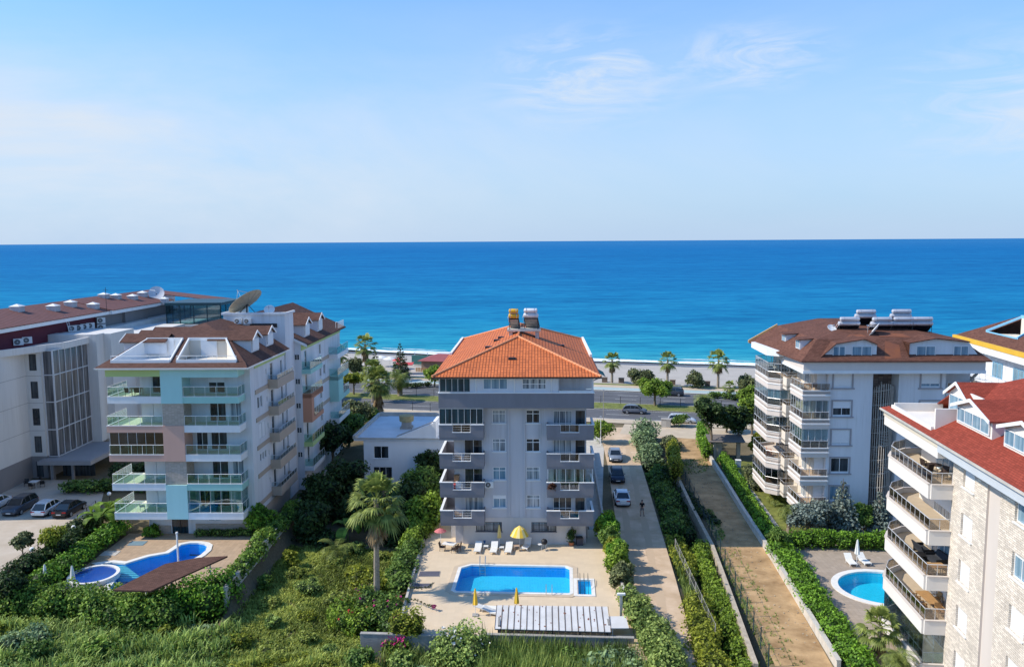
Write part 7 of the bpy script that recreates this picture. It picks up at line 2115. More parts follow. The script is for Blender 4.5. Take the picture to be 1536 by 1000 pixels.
# ---- palms
def frond_fan(V, Fq, tint, base, az, el, L, R_, rng, n=15, droop=.5, tn=.6, spread=2.6):
    """fan leaf: stalk of length L then pleated blades of length R_"""
    d = np.array([math.cos(az) * math.cos(el), math.sin(az) * math.cos(el), math.sin(el)])
    side = np.array([-math.sin(az), math.cos(az), 0]); up = np.cross(side, d) * -1
    up = np.cross(d, side)
    p0 = np.array(base); p1 = p0 + d * L + np.array([0, 0, -L * droop * .25])
    def quad(a, b, c, e, t):
        i = len(V); V.extend([a, b, c, e]); Fq.append((i, i + 1, i + 2, i + 3)); tint.extend([t, t, t, t])
    w = side * .03
    quad(p0 - w, p0 + w, p1 + w, p1 - w, .55)
    for k in range(n):
        f = (k / (n - 1) - .5) * spread
        dd = d * math.cos(f) + side * math.sin(f)
        ln = R_ * (1 - .22 * abs(f) / (spread * .5)) * rng.uniform(.88, 1.08)
        ww = np.cross(dd, up); ww /= np.linalg.norm(ww) + 1e-9
        a = p1; m = p1 + dd * ln * .6 + np.array([0, 0, -.10 * droop * ln]); e = p1 + dd * ln + np.array([0, 0, -droop * ln * rng.uniform(.4, .75)])
        bw = R_ * .075
        t = float(np.clip(tn + rng.normal() * .14, .05, 1))
        quad(a - ww * bw * .25, a + ww * bw * .25, m + ww * bw, m - ww * bw, t * .85)
        quad(m - ww * bw, m + ww * bw, e + ww * bw * .08, e - ww * bw * .08, t)
def frond_pinnate(V, Fq, tint, base, az, el, L, rng, droop=.8, n=22, wl=.5, tn=.55):
    p = np.array(base, float); hor = np.array([math.cos(az), math.sin(az), 0]); side = np.array([-math.sin(az), math.cos(az), 0])
    def quad(a, b, c, e, t):
        i = len(V); V.extend([a, b, c, e]); Fq.append((i, i + 1, i + 2, i + 3)); tint.extend([t, t, t, t])
    ang = el; ds = L / n
    for k in range(n):
        d = hor * math.cos(ang) + np.array([0, 0, math.sin(ang)]); q = p + d * ds
        quad(p - side * .03, p + side * .03, q + side * .025, q - side * .025, .5)
        up = np.cross(d, side) * -1
        prof = math.sin(math.pi * min(.97, (k + 1.2) / (n + 1))) ** .6
        for s in (-1, 1):
            ll = wl * prof * rng.uniform(.85, 1.1)
            e = p + side * s * ll * .85 + d * ll * .5 + np.array([0, 0, -.22 * ll])
            quad(p, p + d * ds * .55, e + d * .03, e, float(np.clip(tn + rng.normal() * .15, .05, 1)))
        p = q; ang -= droop / n * (1 + k / n)
_PALM = {}
def palm(name, label, loc, h, kind='fan', cr=1.0, skirt=.5, nf=34, group=None, seed=1, tr=.22, lean=(0, 0), cat='palm tree'):
    rng = np.random.default_rng(seed); rg = random.Random(seed)
    t = thing(name, label, cat, (loc[0], loc[1], gz(loc[0], loc[1])), rg.uniform(0, 6) if lean == (0, 0) else 0, group)
    if h > .5:
        tm = MB(); n = 12
        pts = [Vector((lean[0] * (k / n) ** 1.4, lean[1] * (k / n) ** 1.4, -.4 + (h + .4) * k / n)) for k in range(n + 1)]
        for k in range(n):
            r0 = tr * (1.25 - .45 * k / n) * (1 + .06 * (k % 2)); tm.tube(pts[k], pts[k + 1], r0, 9, r0 * .93)
        tm.build('trunk', M['trunk_pale'], t)
    top = (lean[0], lean[1], h)
    V, Fq, ti = [], [], []
    for k in range(nf):
        az = k * 2.399 + rng.uniform(-.2, .2); f = k / nf
        el = 1.35 - 2.0 * f + rng.uniform(-.15, .15)
        if kind == 'fan': frond_fan(V, Fq, ti, (top[0], top[1], top[2] - .1 * f), az, el, cr * rng.uniform(.5, .8), cr * rng.uniform(.5, .66), rng, 15, .45 + .6 * f, .80 - .3 * f, 2.9)
        else: frond_pinnate(V, Fq, ti, top, az, el * .8 + .15, cr * rng.uniform(.85, 1.15), rng, 1.5 + .5 * f, 18, cr * .26, .62 - .25 * f)
    np_mesh('crown', V, Fq, ti, LEAF['palm'], t)
    if skirt:
        V, Fq, ti = [], [], []
        for k in range(int(26 * skirt) + 8):
            az = k * 2.399; z = h - .25 - rng.uniform(0, 1) * skirt * 2.2
            if kind == 'fan': frond_fan(V, Fq, ti, (top[0], top[1], z), az, -1.0 - rng.uniform(0, .4), cr * .35, cr * rng.uniform(.35, .6), rng, 9, .5, .5, 1.3)
            else: frond_pinnate(V, Fq, ti, (top[0], top[1], z), az, -.9, cr * .6, rng, .8, 10, cr * .12, .5)
        np_mesh('dead_fronds', V, Fq, ti, LEAF['dead'], t)
    return t
def P2(u, v, z=0): return gp(u, v, z)

# the tall palm in the overgrown plot
palm('fan_palm', 'tall fan palm with a shaggy skirt in the overgrown plot beside the centre pool', (-11.75, 68.6), 10.0, 'fan', 2.3, .75, 40, seed=4, tr=.24, lean=(.15, 0))
# beach row
for k, (u, v, h, cr, lb) in enumerate(((918, 574, 5.6, 1.55, 'fan palm on the beach verge just right of the orange roof'), (1001, 580, 6.0, 1.6, 'fan palm on the beach verge beside the creeping green shrub'), (1077, 582, 6.2, 1.85, 'fan palm on the beach verge near the white block, fullest of the row'), (510, 561, 5.6, 1.6, 'fan palm on the beach verge at the edge of the pastel block'), (549, 572, 8.2, 1.9, 'tallest fan palm of the cluster left of the small white house'))):
    palm('fan_palm', lb, P2(u, v), h, 'fan', cr * 1.25, .4 if k < 4 else 1.0, 26, 'palms along the beach', seed=10 + k, tr=.24)
palm('fan_palm', 'fan palm with dense hanging skirt behind the small white house', P2(568, 626), 6.6, 'fan', 2.5, 2.0, 50, seed=21, tr=.45)
palm('fan_palm', 'broad fan palm just behind the shaggy skirted palm by the coast road', P2(560, 603), 6.4, 'fan', 2.0, 1.2, 40, seed=23, tr=.3)
palm('date_palm', 'date palm with arching fronds on the grass median left of the grey block', P2(600, 594), 3.6, 'pin', 3.3, .7, 44, seed=22, tr=.4)
palm('fan_palm', 'short fan palm on the far pavement near the white block', P2(1094, 597), 2.3, 'fan', 1.25, .3, 26, seed=24, tr=.22)
palm('date_palm', 'date palm on the median behind the dark umbrella trees', P2(1056, 618), 2.2, 'pin', 2.6, .3, 36, seed=25, tr=.3)
for k, (u, v, cr, lb) in enumerate(((1174, 722, 1.3, 'farther low cycad in the garden of the white block'), (1166, 757, 1.5, 'middle low cycad in the garden of the white block'), (1160, 738, 1.0, 'smallest cycad beside the garden path of the white block'))):
    palm('cycad', lb, P2(u, v), .7, 'pin', cr, 0, 26, 'cycads by the white block', seed=30 + k, tr=.16, cat='cycad')
for k, (u, v, h, cr, kd, lb) in enumerate(((1183, 800, 2.4, 1.6, 'pin', 'feathery palm beside the blue conifer at the white block'), (1318, 990, 2.6, 1.5, 'fan', 'pale fan palm below the balconies of the stone block'), (1345, 1030, 2.0, 1.6, 'pin', 'spiky palm at the bottom edge below the stone block'))):
    palm('garden_palm', lb, P2(u, v), h, kd, cr, .3, 30, seed=40 + k, tr=.2)
# banana-like plants
def banana(label, loc, h, seed, leaf='banana', n=9, w=.42, ln=2.2):
    rng = np.random.default_rng(seed); t = thing('banana_plant', label, 'banana plant', (loc[0], loc[1], gz(loc[0], loc[1])))
    MB().tube((0, 0, -.3), (0, 0, h * .6), .13, 8, .08).build('stem', mat('banana_stem', (.16, .19, .06), .7, .2, 3), t)
    V, Fq, ti = [], [], []
    for k in range(n):
        az = k * 2.4 + rng.uniform(-.3, .3); el = rng.uniform(.5, 1.3); p = np.array([0, 0, h * .55]); hor = np.array([math.cos(az), math.sin(az), 0]); side = np.array([-math.sin(az), math.cos(az), 0]); m_ = 9
        L = ln * rng.uniform(.8, 1.2)
        for q in range(m_):
            d = hor * math.cos(el) + np.array([0, 0, math.sin(el)]); p2 = p + d * L / m_
            f0, f1 = [w * math.sin(math.pi * min(.98, max(.06, (x - .12) / .9))) ** .7 if x > .15 else .04 for x in (q / m_, (q + 1) / m_)]
            for s in (-1, 1):
                i = len(V); lift = np.array([0, 0, .12])
                V.extend([p, p2, p2 + side * s * f1 + lift * f1, p + side * s * f0 + lift * f0]); Fq.append((i, i + 1, i + 2, i + 3)); tt = float(np.clip(.55 + rng.normal() * .15, .1, 1)); ti.extend([tt] * 4)
            p = p2; el -= .20 + .03 * q
    np_mesh('leaves', V, Fq, ti, LEAF[leaf], t); return t
palm('young_palm', 'young palm with bright arching fronds at the shadow edge of the overgrown plot', gp(505, 838, -1.6), .9, 'pin', 2.5, 0, 17, seed=61, tr=.2)
banana('banana plant standing in shade behind the young arching palm', gp(522, 815, -1.6), 2.8, 5, ln=2.6)
banana('large banana plant beside the black car at the car park', P2(152, 803), 3.4, 6, ln=3.2); banana('banana plant nearer the pastel block balconies by the car park', P2(166, 788), 3.4, 8, ln=2.8)
banana('traveller-like banana plant behind the pastel block near the coast road', P2(508, 640), 3.4, 9, 'dark', 10, .4, 2.6); banana('dark banana plant right of the traveller-like one near the coast road', P2(521, 640), 3.0, 10, 'dark', 10, .4, 2.4)

# conifer by the beach: tiers of branches
def tier_conifer(label, loc, h, w, leaf, n=14, seed=1, name='conifer', size=.28, dens=60):
    rg = random.Random(seed); t = thing(name, label, 'conifer', (loc[0], loc[1], gz(loc[0], loc[1]))); el = []
    MB().tube((0, 0, -.3), (0, 0, h), w * .05, 7, .02).build('trunk', M['trunk'], t)
    for k in range(n):
        f = k / n; z = h * (.12 + .86 * f); r = w * .5 * (1 - f) ** .85 + .1
        m = max(3, int(6 * (1 - f) + 2))
        for j in range(m):
            a = j * 6.283 / m + k * .9
            el.append((math.cos(a) * r * .62, math.sin(a) * r * .62, z - r * .1, r * .42, r * .42, max(.10, h / n * .42)))
    crown('foliage', el, len(el) * dens, size, seed, LEAF[leaf], t, core=False, shell=.9); return t
tier_conifer('tall tiered dark conifer by the beach restaurant', P2(601, 566), 8.6, 4.6, 'dark', 13, 2, dens=26)
tier_conifer('smaller dark conifer left of the beach parasols', P2(563, 563), 6.6, 4.2, 'dark', 10, 3, dens=26)
tree('blue_conifer', 'round blue grey conifer at the front left corner of the white block', P2(1211, 806), 3.9, 4.0, 'blue', .20, 4200, trunk=True, th=.1, cat='conifer', lobes=10)
tier_conifer('tall blue grey conifer in front of the white block', P2(1262, 803), 6.0, 4.2, 'blue', 13, 5, 'blue_conifer', .2, 60)
tier_conifer('slimmer blue grey conifer before the stair screen', P2(1318, 803), 4.9, 2.8, 'blue', 11, 6, 'blue_conifer', .2, 60)
tree('garden_bush', 'soft green bush between the two blue grey conifers', P2(1290, 802), 3.4, 2.8, 'mid', .2, 2600, trunk=True, th=.15, cat='bush')
tree('garden_bush', 'low grey green bush left of the soft green bush', P2(1276, 806), 2.2, 1.8, 'blue', .18, 1300, trunk=False, cat='bush')
# road side trees
tree('umbrella_tree', 'round bright green tree on the median in front of the dark off-roader', P2(982, 609), 5.0, 6.0, 'fresh', .33, 3600, th=.36)
tree('umbrella_tree', 'flat topped bright green tree on the median beside the palm cluster', P2(531, 592), 4.4, 5.2, 'yellow', .33, 2600, th=.5, squash=.5)
tree('round_tree', 'bright green tree at the left edge of the grey block on the far pavement', P2(652, 580), 4.4, 5.2, 'fresh', .33, 2200, th=.12)
tree('dark_tree', 'dark crowned tree left of the gate pavilion', P2(1067, 690), 8.2, 5.0, 'dark', .32, 3400, th=.52)
tree('dark_tree', 'dark crowned tree right of the gate pavilion', P2(1107, 684), 7.2, 4.6, 'dark', .32, 2800, th=.48)
tree('bush', 'grey green round shrub on the beach verge beside the creeping shrub', P2(960, 577), 4.0, 5.6, 'olive', .32, 2400, trunk=False, cat='bush')
tree('bush', 'grey green shrub on the beach verge between two fan palms', P2(1042, 582), 4.0, 4.4, 'olive', .32, 1800, trunk=False, cat='bush')
tree('bush', 'grey green shrub on the beach verge nearest the white block', P2(1120, 584), 3.4, 4.4, 'olive', .32, 1700, trunk=False, cat='bush')
tree('bush', 'grey green bush at the left end of the beach verge by the palms', P2(532, 566), 4.8, 4.6, 'olive', .32, 1700, trunk=False, cat='bush')
tree('bush', 'small round bush behind the pale roadside cabinet', P2(1019, 640), 2.2, 2.6, 'mid', .2, 1300, trunk=False, cat='bush')
tree('bush', 'round green bush at the far right corner of the grey block', P2(899, 664), 3.4, 4.0, 'fresh', .24, 2200, trunk=False, cat='bush')
hedge('creeping_shrub', 'low creeping green shrub spreading over the sand between two palms', [P2(975, 577).xy, P2(985, 562).xy, P2(1018, 556).xy], 2.8, 1.1, 'mid', .3, 50, 1.5, seed=4, cat='shrub')
hedge('verge_hedge', 'dark low hedge on the far pavement left of the grey block', [P2(506, 573).xy, P2(526, 574).xy], 1.0, 1.0, 'dark', .25, 60, 1.2, seed=6)
hedge('verge_hedge', 'dark low hedge on the far pavement between date palm and green tree', [P2(612, 582).xy, P2(640, 580).xy], 1.0, 1.1, 'dark', .25, 60, 1.2, seed=7)
hedge('verge_hedge', 'low hedge on the far pavement near the white block', [P2(1066, 597).xy, P2(1090, 598).xy], 1.0, 1.3, 'mid', .25, 60, 1.2, seed=8)
hedge('verge_hedge', 'low clipped hedge on the far pavement right of the short fan palm', [P2(1102, 600).xy, P2(1135, 603).xy], .9, 1.2, 'dark', .25, 60, 1.2, seed=9)
# tall green bushes in front of the white block along the road and by the gate
for k, (u, v, h, w, lf, lb) in enumerate(((1128, 652, 6.4, 4.0, 'fresh', 'tall bright green tree against the left side of the white block'), (1126, 618, 5.0, 4.4, 'fresh', 'bright green tree by the coast road left of the white block'), (1137, 690, 4.2, 2.6, 'yellow', 'narrow green shrub under the faceted balconies of the white block'), (1090, 648, 3.6, 4.2, 'dark', 'dark bush behind the two dark crowned trees'))): tree('garden_tree', lb, P2(u, v), h, w, lf, .27, 2800, th=.12, seed=50 + k)
hedge('clipped_hedge', 'tall narrow hedge beside the gate pavilion at the far end of the bare plot', [P2(1052, 655).xy, P2(1060, 690).xy], .9, 2.6, 'hedge', .2, 110, .7, seed=12)
hd = [(27.9, 110.2), (26.9, 98.5), (26.2, 92.8), (26.0, 89.5)]
hedge('clipped_hedge', 'clipped green hedge along the white wall, farther half', [(28.6, 110.5), (27.6, 101), (26.9, 93.2)], .8, 1.35, 'hedge', .17, 170, .6, seed=13)
hedge('clipped_hedge', 'clipped green hedge along the white wall, middle stretch', [(26.7, 91.4), (26.0, 83), (25.6, 77.5)], .8, 1.35, 'hedge', .17, 170, .6, seed=14)
hedge('clipped_hedge', 'clipped green hedge along the white wall, nearest stretch by the oval pool', [(25.5, 76.3), (24.7, 65), (24.0, 54)], 1.05, 1.6, 'hedge', .17, 190, .6, seed=15)
hedge('clipped_hedge', 'clipped green hedge behind the oval pool in front of the white block', [(27.3, 78.8), (38.5, 78.2)], .8, 1.75, 'hedge', .16, 190, .5, seed=16)
tree('flower_bush', 'pale flowering bush at the left end of the hedge behind the oval pool', (25.6, 77.6), 2.6, 2.4, 'mid', .17, 2000, trunk=False, cat='bush')
struct(MB().poly((28.2, 111, .02), (26.3, 84, .02), (31, 84, .02), (33.5, 111, .02)).build('lawn', M['lawn']))
struct(MB().poly((29.0, 108, .026), (27.2, 84, .026), (27.9, 84, .026), (29.7, 108, .026)).build('garden_path', M['concrete_pale']))
hedge('garden_shrub', 'loose olive shrubs on the lawn below the faceted balconies', [P2(1124, 712).xy, P2(1137, 735).xy], 1.0, 1.3, 'olive', .2, 70, 1.0, seed=17, cat='shrub')
# side road, right edge: grasses and shrubs
hedge('reed_clump', 'tall grey green reed clump at the far corner of the ditch', [P2(966, 662).xy, P2(976, 690).xy], 1.9, 3.2, 'castor', .26, 70, 1.1, seed=20, cat='reeds')
hedge('ditch_bush', 'tall dark green bushes lining the side road opposite the parked cars', [P2(984, 700).xy, P2(1000, 742).xy, P2(1012, 790).xy], 1.35, 2.5, 'mid', .24, 80, 1.0, seed=21, cat='bush')
hedge('ditch_bush', 'yellow green bushes at the shadow edge of the side road', [P2(1014, 808).xy, P2(1030, 858).xy], 1.0, 1.7, 'yellow', .2, 120, .8, seed=22, cat='bush')
hedge('ditch_bush', 'yellow green tall weeds along the near right edge of the side road', [P2(1040, 905).xy, P2(1056, 960).xy, P2(1066, 1015).xy], 1.15, 1.6, 'yellow', .18, 120, .8, seed=23, cat='bush')
hedge('ditch_bush', 'dark bushes filling the far ditch in shadow', [(19.6, 112), (18.7, 96), (18.0, 84)], 1.3, 2.4, 'dark', .26, 60, 1.0, seed=24, cat='bush')
hedge('ditch_bush', 'sunlit green bushes filling the near ditch along the stone edge', [(18.5, 80), (17.6, 68), (16.5, 56), (15.9, 50)], .85, 2.3, 'fresh', .18, 110, .7, seed=25, cat='bush')
hedge('vine_pillar', 'pale green vine draped over the ditch edge by the bare plot', [P2(1009, 690).xy, P2(1015, 722).xy], .75, 3.0, 'yellow', .2, 110, .7, seed=26, cat='vine', zbase=0)
hedge('ditch_bush', 'rust tinged scrub at the head of the ditch', [P2(1003, 668).xy, P2(1012, 676).xy], 1.2, 1.5, 'olive', .24, 70, 1.0, seed=27, cat='bush')
hedge('ditch_bush', 'dark low scrub on the bare plot beside the ditch in shadow', [(20.9, 99), (20.7, 90), (21.4, 86)], .7, .55, 'dark', .2, 60, 1.1, seed=28, cat='bush')
# left edge of side road: upright shrub row
for k in range(7):
    y = 81.5 - k * 2.05
    tree('upright_shrub', 'upright green shrub in the row between pool deck and side road, %s from the building' % ['first', 'second', 'third', 'fourth', 'fifth', 'sixth', 'seventh'][k], (9.35 + .12 * math.sin(k * 2.1), y), 2.9 + .45 * math.sin(k * 1.7), 2.15, ['fresh', 'hedge', 'mid', 'yellow', 'hedge', 'fresh', 'olive'][k], .19, 2400, 'upright shrubs beside the pool deck', trunk=False, seed=100 + k, squash=1.4, cat='shrub')
hedge('tall_weeds', 'tall weeds and bushes along the left edge of the side road in front', [(9.6, 65.5), (10.3, 60), (10.6, 54)], 1.2, 2.0, 'reed', .2, 130, .8, seed=31, cat='weeds')
# shrubs left of the centre deck
hedge('flower_hedge', 'lit green shrubs along the left edge of the centre pool deck, far half', [(-9.4, 90), (-9.7, 84), (-9.9, 79)], 1.25, 2.3, 'fresh', .2, 120, .8, seed=33, zbase=-.8)
hedge('flower_hedge', 'mixed green shrubs along the left edge of the centre pool deck, near half', [(-10.0, 78), (-10.2, 73), (-10.2, 70)], 1.2, 1.9, 'mid', .2, 120, .8, seed=34, zbase=-.8)
hedge('bougainvillea', 'bougainvillea with magenta flowers at the foot of the tall palm', [(-12.6, 67.6), (-10.4, 66.2), (-9.9, 63.6)], 1.45, 2.6, 'mid', .2, 130, .9, seed=35, zbase=-1.7, flowers=(FL_M, 16), cat='shrub')
hedge('flower_shrub', 'bright leafy shrub with red flowers left of the tall palm trunk', [(-14.6, 66.0), (-12.4, 64.2)], 1.35, 2.3, 'fresh', .2, 130, .9, seed=36, zbase=-1.8, flowers=(FL_R, 10), cat='shrub')
hedge('leafy_shrub', 'yellow green shrub in the middle of the overgrown plot', [(-13.6, 73.0), (-12.2, 71.4)], 1.2, 2.3, 'yellow', .2, 120, .9, seed=37, zbase=-1.7, cat='shrub')
tree('leafy_shrub', 'small yellow flowering shrub beside the young arching palm', gp(437, 853, -1.6), 2.0, 1.7, 'yellow', .18, 1100, trunk=False, seed=61, cat='shrub')
tree('leafy_shrub', 'small green shrub in shade near the ivy wall', gp(398, 885, -1.6), 1.6, 1.6, 'mid', .18, 900, trunk=False, seed=62, cat='shrub')
hedge('bougainvillea', 'magenta bougainvillea cascading over the front concrete wall', [(-9.6, 61.0), (-8.4, 60.6)], .75, 1.9, 'fresh', .16, 130, .6, seed=38, zbase=-1.9, flowers=(FL_M, 60), cat='shrub')
hedge('flower_shrub', 'upright bright green shrub above the front concrete wall', [(-8.9, 61.4), (-7.6, 61.2)], .8, 2.6, 'yellow', .16, 130, .7, seed=39, zbase=-.6, cat='shrub')
hedge('oleander', 'big oleander with white flowers in front of the left end of the shed', [(-5.4, 59.6), (-4.0, 58.9), (-2.6, 58.4)], 1.25, 3.4, 'weed', .17, 170, .8, seed=40, zbase=-2.0, flowers=(FL_W, 34), cat='shrub', lump=.45)
# jungle between the houses
JG = [(636, 748, 5.6, 5.4, 'mid', 'leafy tree right of the fan palm below the white house'), (648, 722, 5.2, 4.4, 'dark', 'dark tree against the left side of the grey block'), (610, 765, 5.0, 5.2, 'dark', 'dark tree behind the trunk of the tall palm'), (640, 790, 4.4, 4.4, 'fresh', 'bright round bush at the back left corner of the pool deck'), (585, 792, 4.4, 5.0, 'dark', 'dark shrub mass left of the bright round bush'),
      (552, 770, 4.6, 5.0, 'dark', 'dark tree in shade in front of the small white house'), (512, 745, 6.2, 6.0, 'dark', 'tall dark tree left of the small white house'), (486, 760, 5.6, 5.4, 'dark', 'dark tree in the shade beside the pastel block'), (500, 700, 6.4, 6.4, 'dark', 'large dark tree behind the pastel block garden'), (524, 672, 5.6, 5.6, 'mid', 'leafy tree left of the white house roof'), (468, 790, 4.2, 4.6, 'dark', 'low dark tree at the right side of the pastel block'), (540, 640, 4.4, 5.2, 'olive', 'olive green tree behind the white house roof corner'), (505, 655, 4.4, 5.4, 'mid', 'leafy bush below the banana plants near the coast road'), (556, 640, 3.4, 3.6, 'mid', 'small tree beside the skirted palm trunk')]
for k, (u, v, h, w, lf, lb) in enumerate(JG): tree('garden_tree', lb, P2(u, v), h, w, lf, .3, 2300, th=.18, seed=200 + k)
hedge('scrub', 'dark scrub in shade along the pastel block and ivy wall', [(-22.6, 93), (-21.5, 86), (-19.5, 84)], 1.6, 1.5, 'dark', .26, 60, 1.2, seed=42, cat='scrub')
hedge('scrub', 'dark scrub in shade below the small white house', [(-20, 92), (-14, 90), (-12.5, 84)], 1.8, 1.8, 'dark', .26, 60, 1.3, seed=43, cat='scrub')
hedge('ivy_hedge', 'ivy and shrubs on top of the wall along the right of the left terrace', [(-24.6, 71.5), (-24.7, 80), (-24.2, 90)], 1.0, 1.5, 'ivy', .2, 120, .8, seed=44, zbase=.1)
tree('clipped_bush', 'round bright green bush at the back right corner of the left terrace', (-26.2, 83.6), 3.2, 3.2, 'hedge', .19, 2400, trunk=False, seed=71, cat='bush')
tree('clipped_bush', 'small clipped round bush near the curved pool tip', (-25.9, 74.0), 1.9, 1.9, 'hedge', .17, 1300, trunk=False, seed=72, cat='bush')
hedge('clipped_hedge', 'low clipped hedge at the foot of the pastel block, right half', [(-32.4, 83.2), (-27.2, 83.1)], .55, .75, 'mid', .16, 150, .5, seed=45)
tree('clipped_bush', 'low clipped bush beside the glass door of the pastel block', (-37.3, 83.2), 1.1, 2.0, 'hedge', .16, 900, trunk=False, seed=73, cat='bush')
# left garden strip
hedge('clipped_hedge', 'lit green hedge between the car park wall and the left terrace', [(-41.2, 70), (-41.0, 77), (-40.9, 84)], 1.2, 1.7, 'hedge', .19, 140, .8, seed=46)
hedge('garden_shrub', 'dark shrubs under the parking wall in the left garden strip', [(-44.3, 69), (-43.7, 77), (-44.4, 86)], 1.25, 1.9, 'dark', .22, 90, .9, seed=47, cat='shrub')
hedge('garden_shrub', 'shrubs in front of the hotel entrance behind the parked cars', [(-53.5, 98.5), (-48, 99.5), (-43, 99)], 1.3, 1.5, 'mid', .24, 80, 1.0, seed=48, cat='shrub')
hedge('garden_shrub', 'taller shrubs by the hotel canopy beside the pastel block', [(-50, 103.5), (-44, 104), (-41, 96)], 1.5, 2.4, 'dark', .26, 70, 1.1, seed=49, cat='shrub')
for k, (u, v, lb, lf) in enumerate(((35, 838, 'thin olive sapling at the edge of the car park', 'olive'), (79, 845, 'yellow leaved young tree beside the parking wall', 'yellow'), (108, 812, 'grey green shrub by the farther globe lamp', 'olive'), (62, 905, 'young shrub in the shade behind the ivy hedge', 'mid'), (20, 900, 'dark leafy shrub at the left edge below the green screen', 'dark'))): tree('young_tree', lb, P2(u, v), [2.6, 3.6, 2.2, 2.6, 3.0][k], [2.0, 2.4, 1.8, 2.0, 3.0][k], lf, .2, 1200, th=.3, seed=80 + k)
# ivy covered front boundary
hedge('ivy_hedge', 'ivy covered boundary hedge in front of the left pool terrace', [(-47, 68.2), (-42, 67.8), (-36, 67.4), (-31, 67.2), (-26.5, 67.0)], 1.35, 3.3, 'ivy', .21, 150, .8, seed=90, zbase=-2.0)
hedge('ivy_hedge', 'ivy mound under the near edge of the brown shade roof', [(-34.5, 65.2), (-31, 64.7), (-28, 64.9)], 1.3, 3.7, 'ivy', .21, 150, .8, seed=97, zbase=-2.0)
hedge('ivy_hedge', 'ivy mass bulging over the right end of the left boundary wall', [(-28.4, 66.2), (-26.0, 66.8), (-24.9, 69.4)], 1.5, 4.0, 'hedge', .21, 140, .8, seed=91, zbase=-2.0)
hedge('weed_bank', 'overgrown weed bank below the ivy hedge, left part', [(-46, 64.5), (-38, 63.8), (-31, 63.4)], 2.0, 1.6, 'weed', .15, 190, .8, lump=.5, seed=92, zbase=-2.0, cat='weeds')
hedge('weed_bank', 'overgrown weed bank below the ivy hedge, right part', [(-31, 63.4), (-27, 62.2), (-23.8, 60.8)], 1.8, 1.5, 'ivy', .15, 190, .8, lump=.5, seed=93, zbase=-2.0, cat='weeds')
hedge('weed_bank', 'tangled weeds along the bottom edge at the left', [(-44, 60), (-36, 58.6), (-28, 57.8), (-22, 57.2)], 2.3, 1.5, 'weed', .15, 190, .9, lump=.5, seed=94, zbase=-2.0, cat='weeds')
hedge('weed_bank', 'dark bush at the bottom left corner', [(-46, 60.5), (-43, 58.8)], 2.2, 2.0, 'dark', .24, 80, 1.1, seed=95, zbase=-2.0, cat='weeds')
hedge('weed_bank', 'tangled weeds along the bottom edge left of the concrete wall', [(-21, 58), (-16, 58.6), (-12.6, 58.4)], 1.7, 1.1, 'yellow', .14, 190, .8, lump=.5, seed=96, zbase=-2.0, cat='weeds')
for k, (x, y) in enumerate(((5.9, 56.4), (8.6, 56.6), (3.2, 55.6))):
    rg = random.Random(k + 5)
    tree('castor_plant', 'pale green castor plant at the bottom edge, %s' % ['middle one below the shed', 'right one by the side road', 'left one of three'][k], (x, y), 2.7 - .3 * k, 3.2 - .4 * k, 'castor', .36, 900, trunk=False, seed=300 + k, cat='shrub')
rgk = random.Random(31)
for k in range(9):
    x = -45.5 + k * 2.5
    tree('weed_clump', 'irregular clump of weeds and climbers in the bank below the ivy hedge', (x + rgk.uniform(-.8, .8), 61.6 + rgk.uniform(-2.2, 2.6)), rgk.uniform(1.4, 2.8), rgk.uniform(2.0, 3.6), ['weed', 'ivy', 'yellow', 'castor', 'mid'][k % 5], .2, 1500, 'weed clumps in the front bank', trunk=False, seed=400 + k, cat='weeds', lobes=9)
fb = [(-11.4, 58.6, 1.9), (-8.2, 58.2, 1.5), (-6.6, 56.8, 1.2), (-1.2, 57.2, 1.6), (1.2, 56.2, 1.3), (-10.2, 56.4, 1.4), (4.4, 57.6, 1.9), (7.4, 58.2, 2.1)]
for k, (x, y, h_) in enumerate(fb):
    tree('wild_bush', 'wild leafy bush among tall weeds below the front concrete wall', (x, y), h_ + .5, h_ * 1.5, ['mid', 'weed', 'castor', 'weed', 'ivy', 'yellow', 'mid', 'castor'][k], .17, 1300, 'wild bushes below the front wall', trunk=False, seed=540 + k, cat='bush', lobes=10)
fx = [(-21.5, 62.5), (-18.8, 61.2), (-16.4, 63.0), (-19.8, 65.6), (-17.2, 67.2), (-21.2, 69.4), (-15.4, 69.8), (-18.6, 72.6), (-14.9, 76.4), (-17.6, 79.2), (-20.6, 76.0), (-14.2, 61.0), (-22.3, 59.2), (-17.9, 58.8), (-13.4, 80.5), (-16.0, 82.0)]
for k, (x, y) in enumerate(fx):
    tree('weed_clump', 'low bushy weed clump growing in the lit grass of the overgrown plot', (x, y), rgk.uniform(.55, 1.15), rgk.uniform(1.3, 2.6), ['yellow', 'grass', 'grass', 'weed'][k % 4], .14, 800, 'weed clumps in the overgrown plot', trunk=False, seed=500 + k, cat='weeds', lobes=9)
# debris heap
p = gp(322, 965, -1.8); t = thing('rubble_heap', 'small heap of brown rubble in the grass at the lower left', 'rubble', p)
m = MB(); rg = random.Random(6)
for k in range(110):
    a, q = rg.uniform(0, 6.28), rg.random() ** .6 * 1.5; c = Vector((math.cos(a) * q * 1.3, math.sin(a) * q * .7, .25 * (1.5 - q) * rg.random())); s = rg.uniform(.05, .16)
    m.obox(c, Vector((rg.uniform(-1, 1), rg.uniform(-1, 1), .2)) * s, Vector((rg.uniform(-1, 1), rg.uniform(-1, 1), .3)) * s, Vector((.2, .1, 1)) * s)
ho = m.build('rubble', mat('brown_rubble', (.24, .17, .13), .95, .3, 3), t); ho['kind'] = 'stuff'

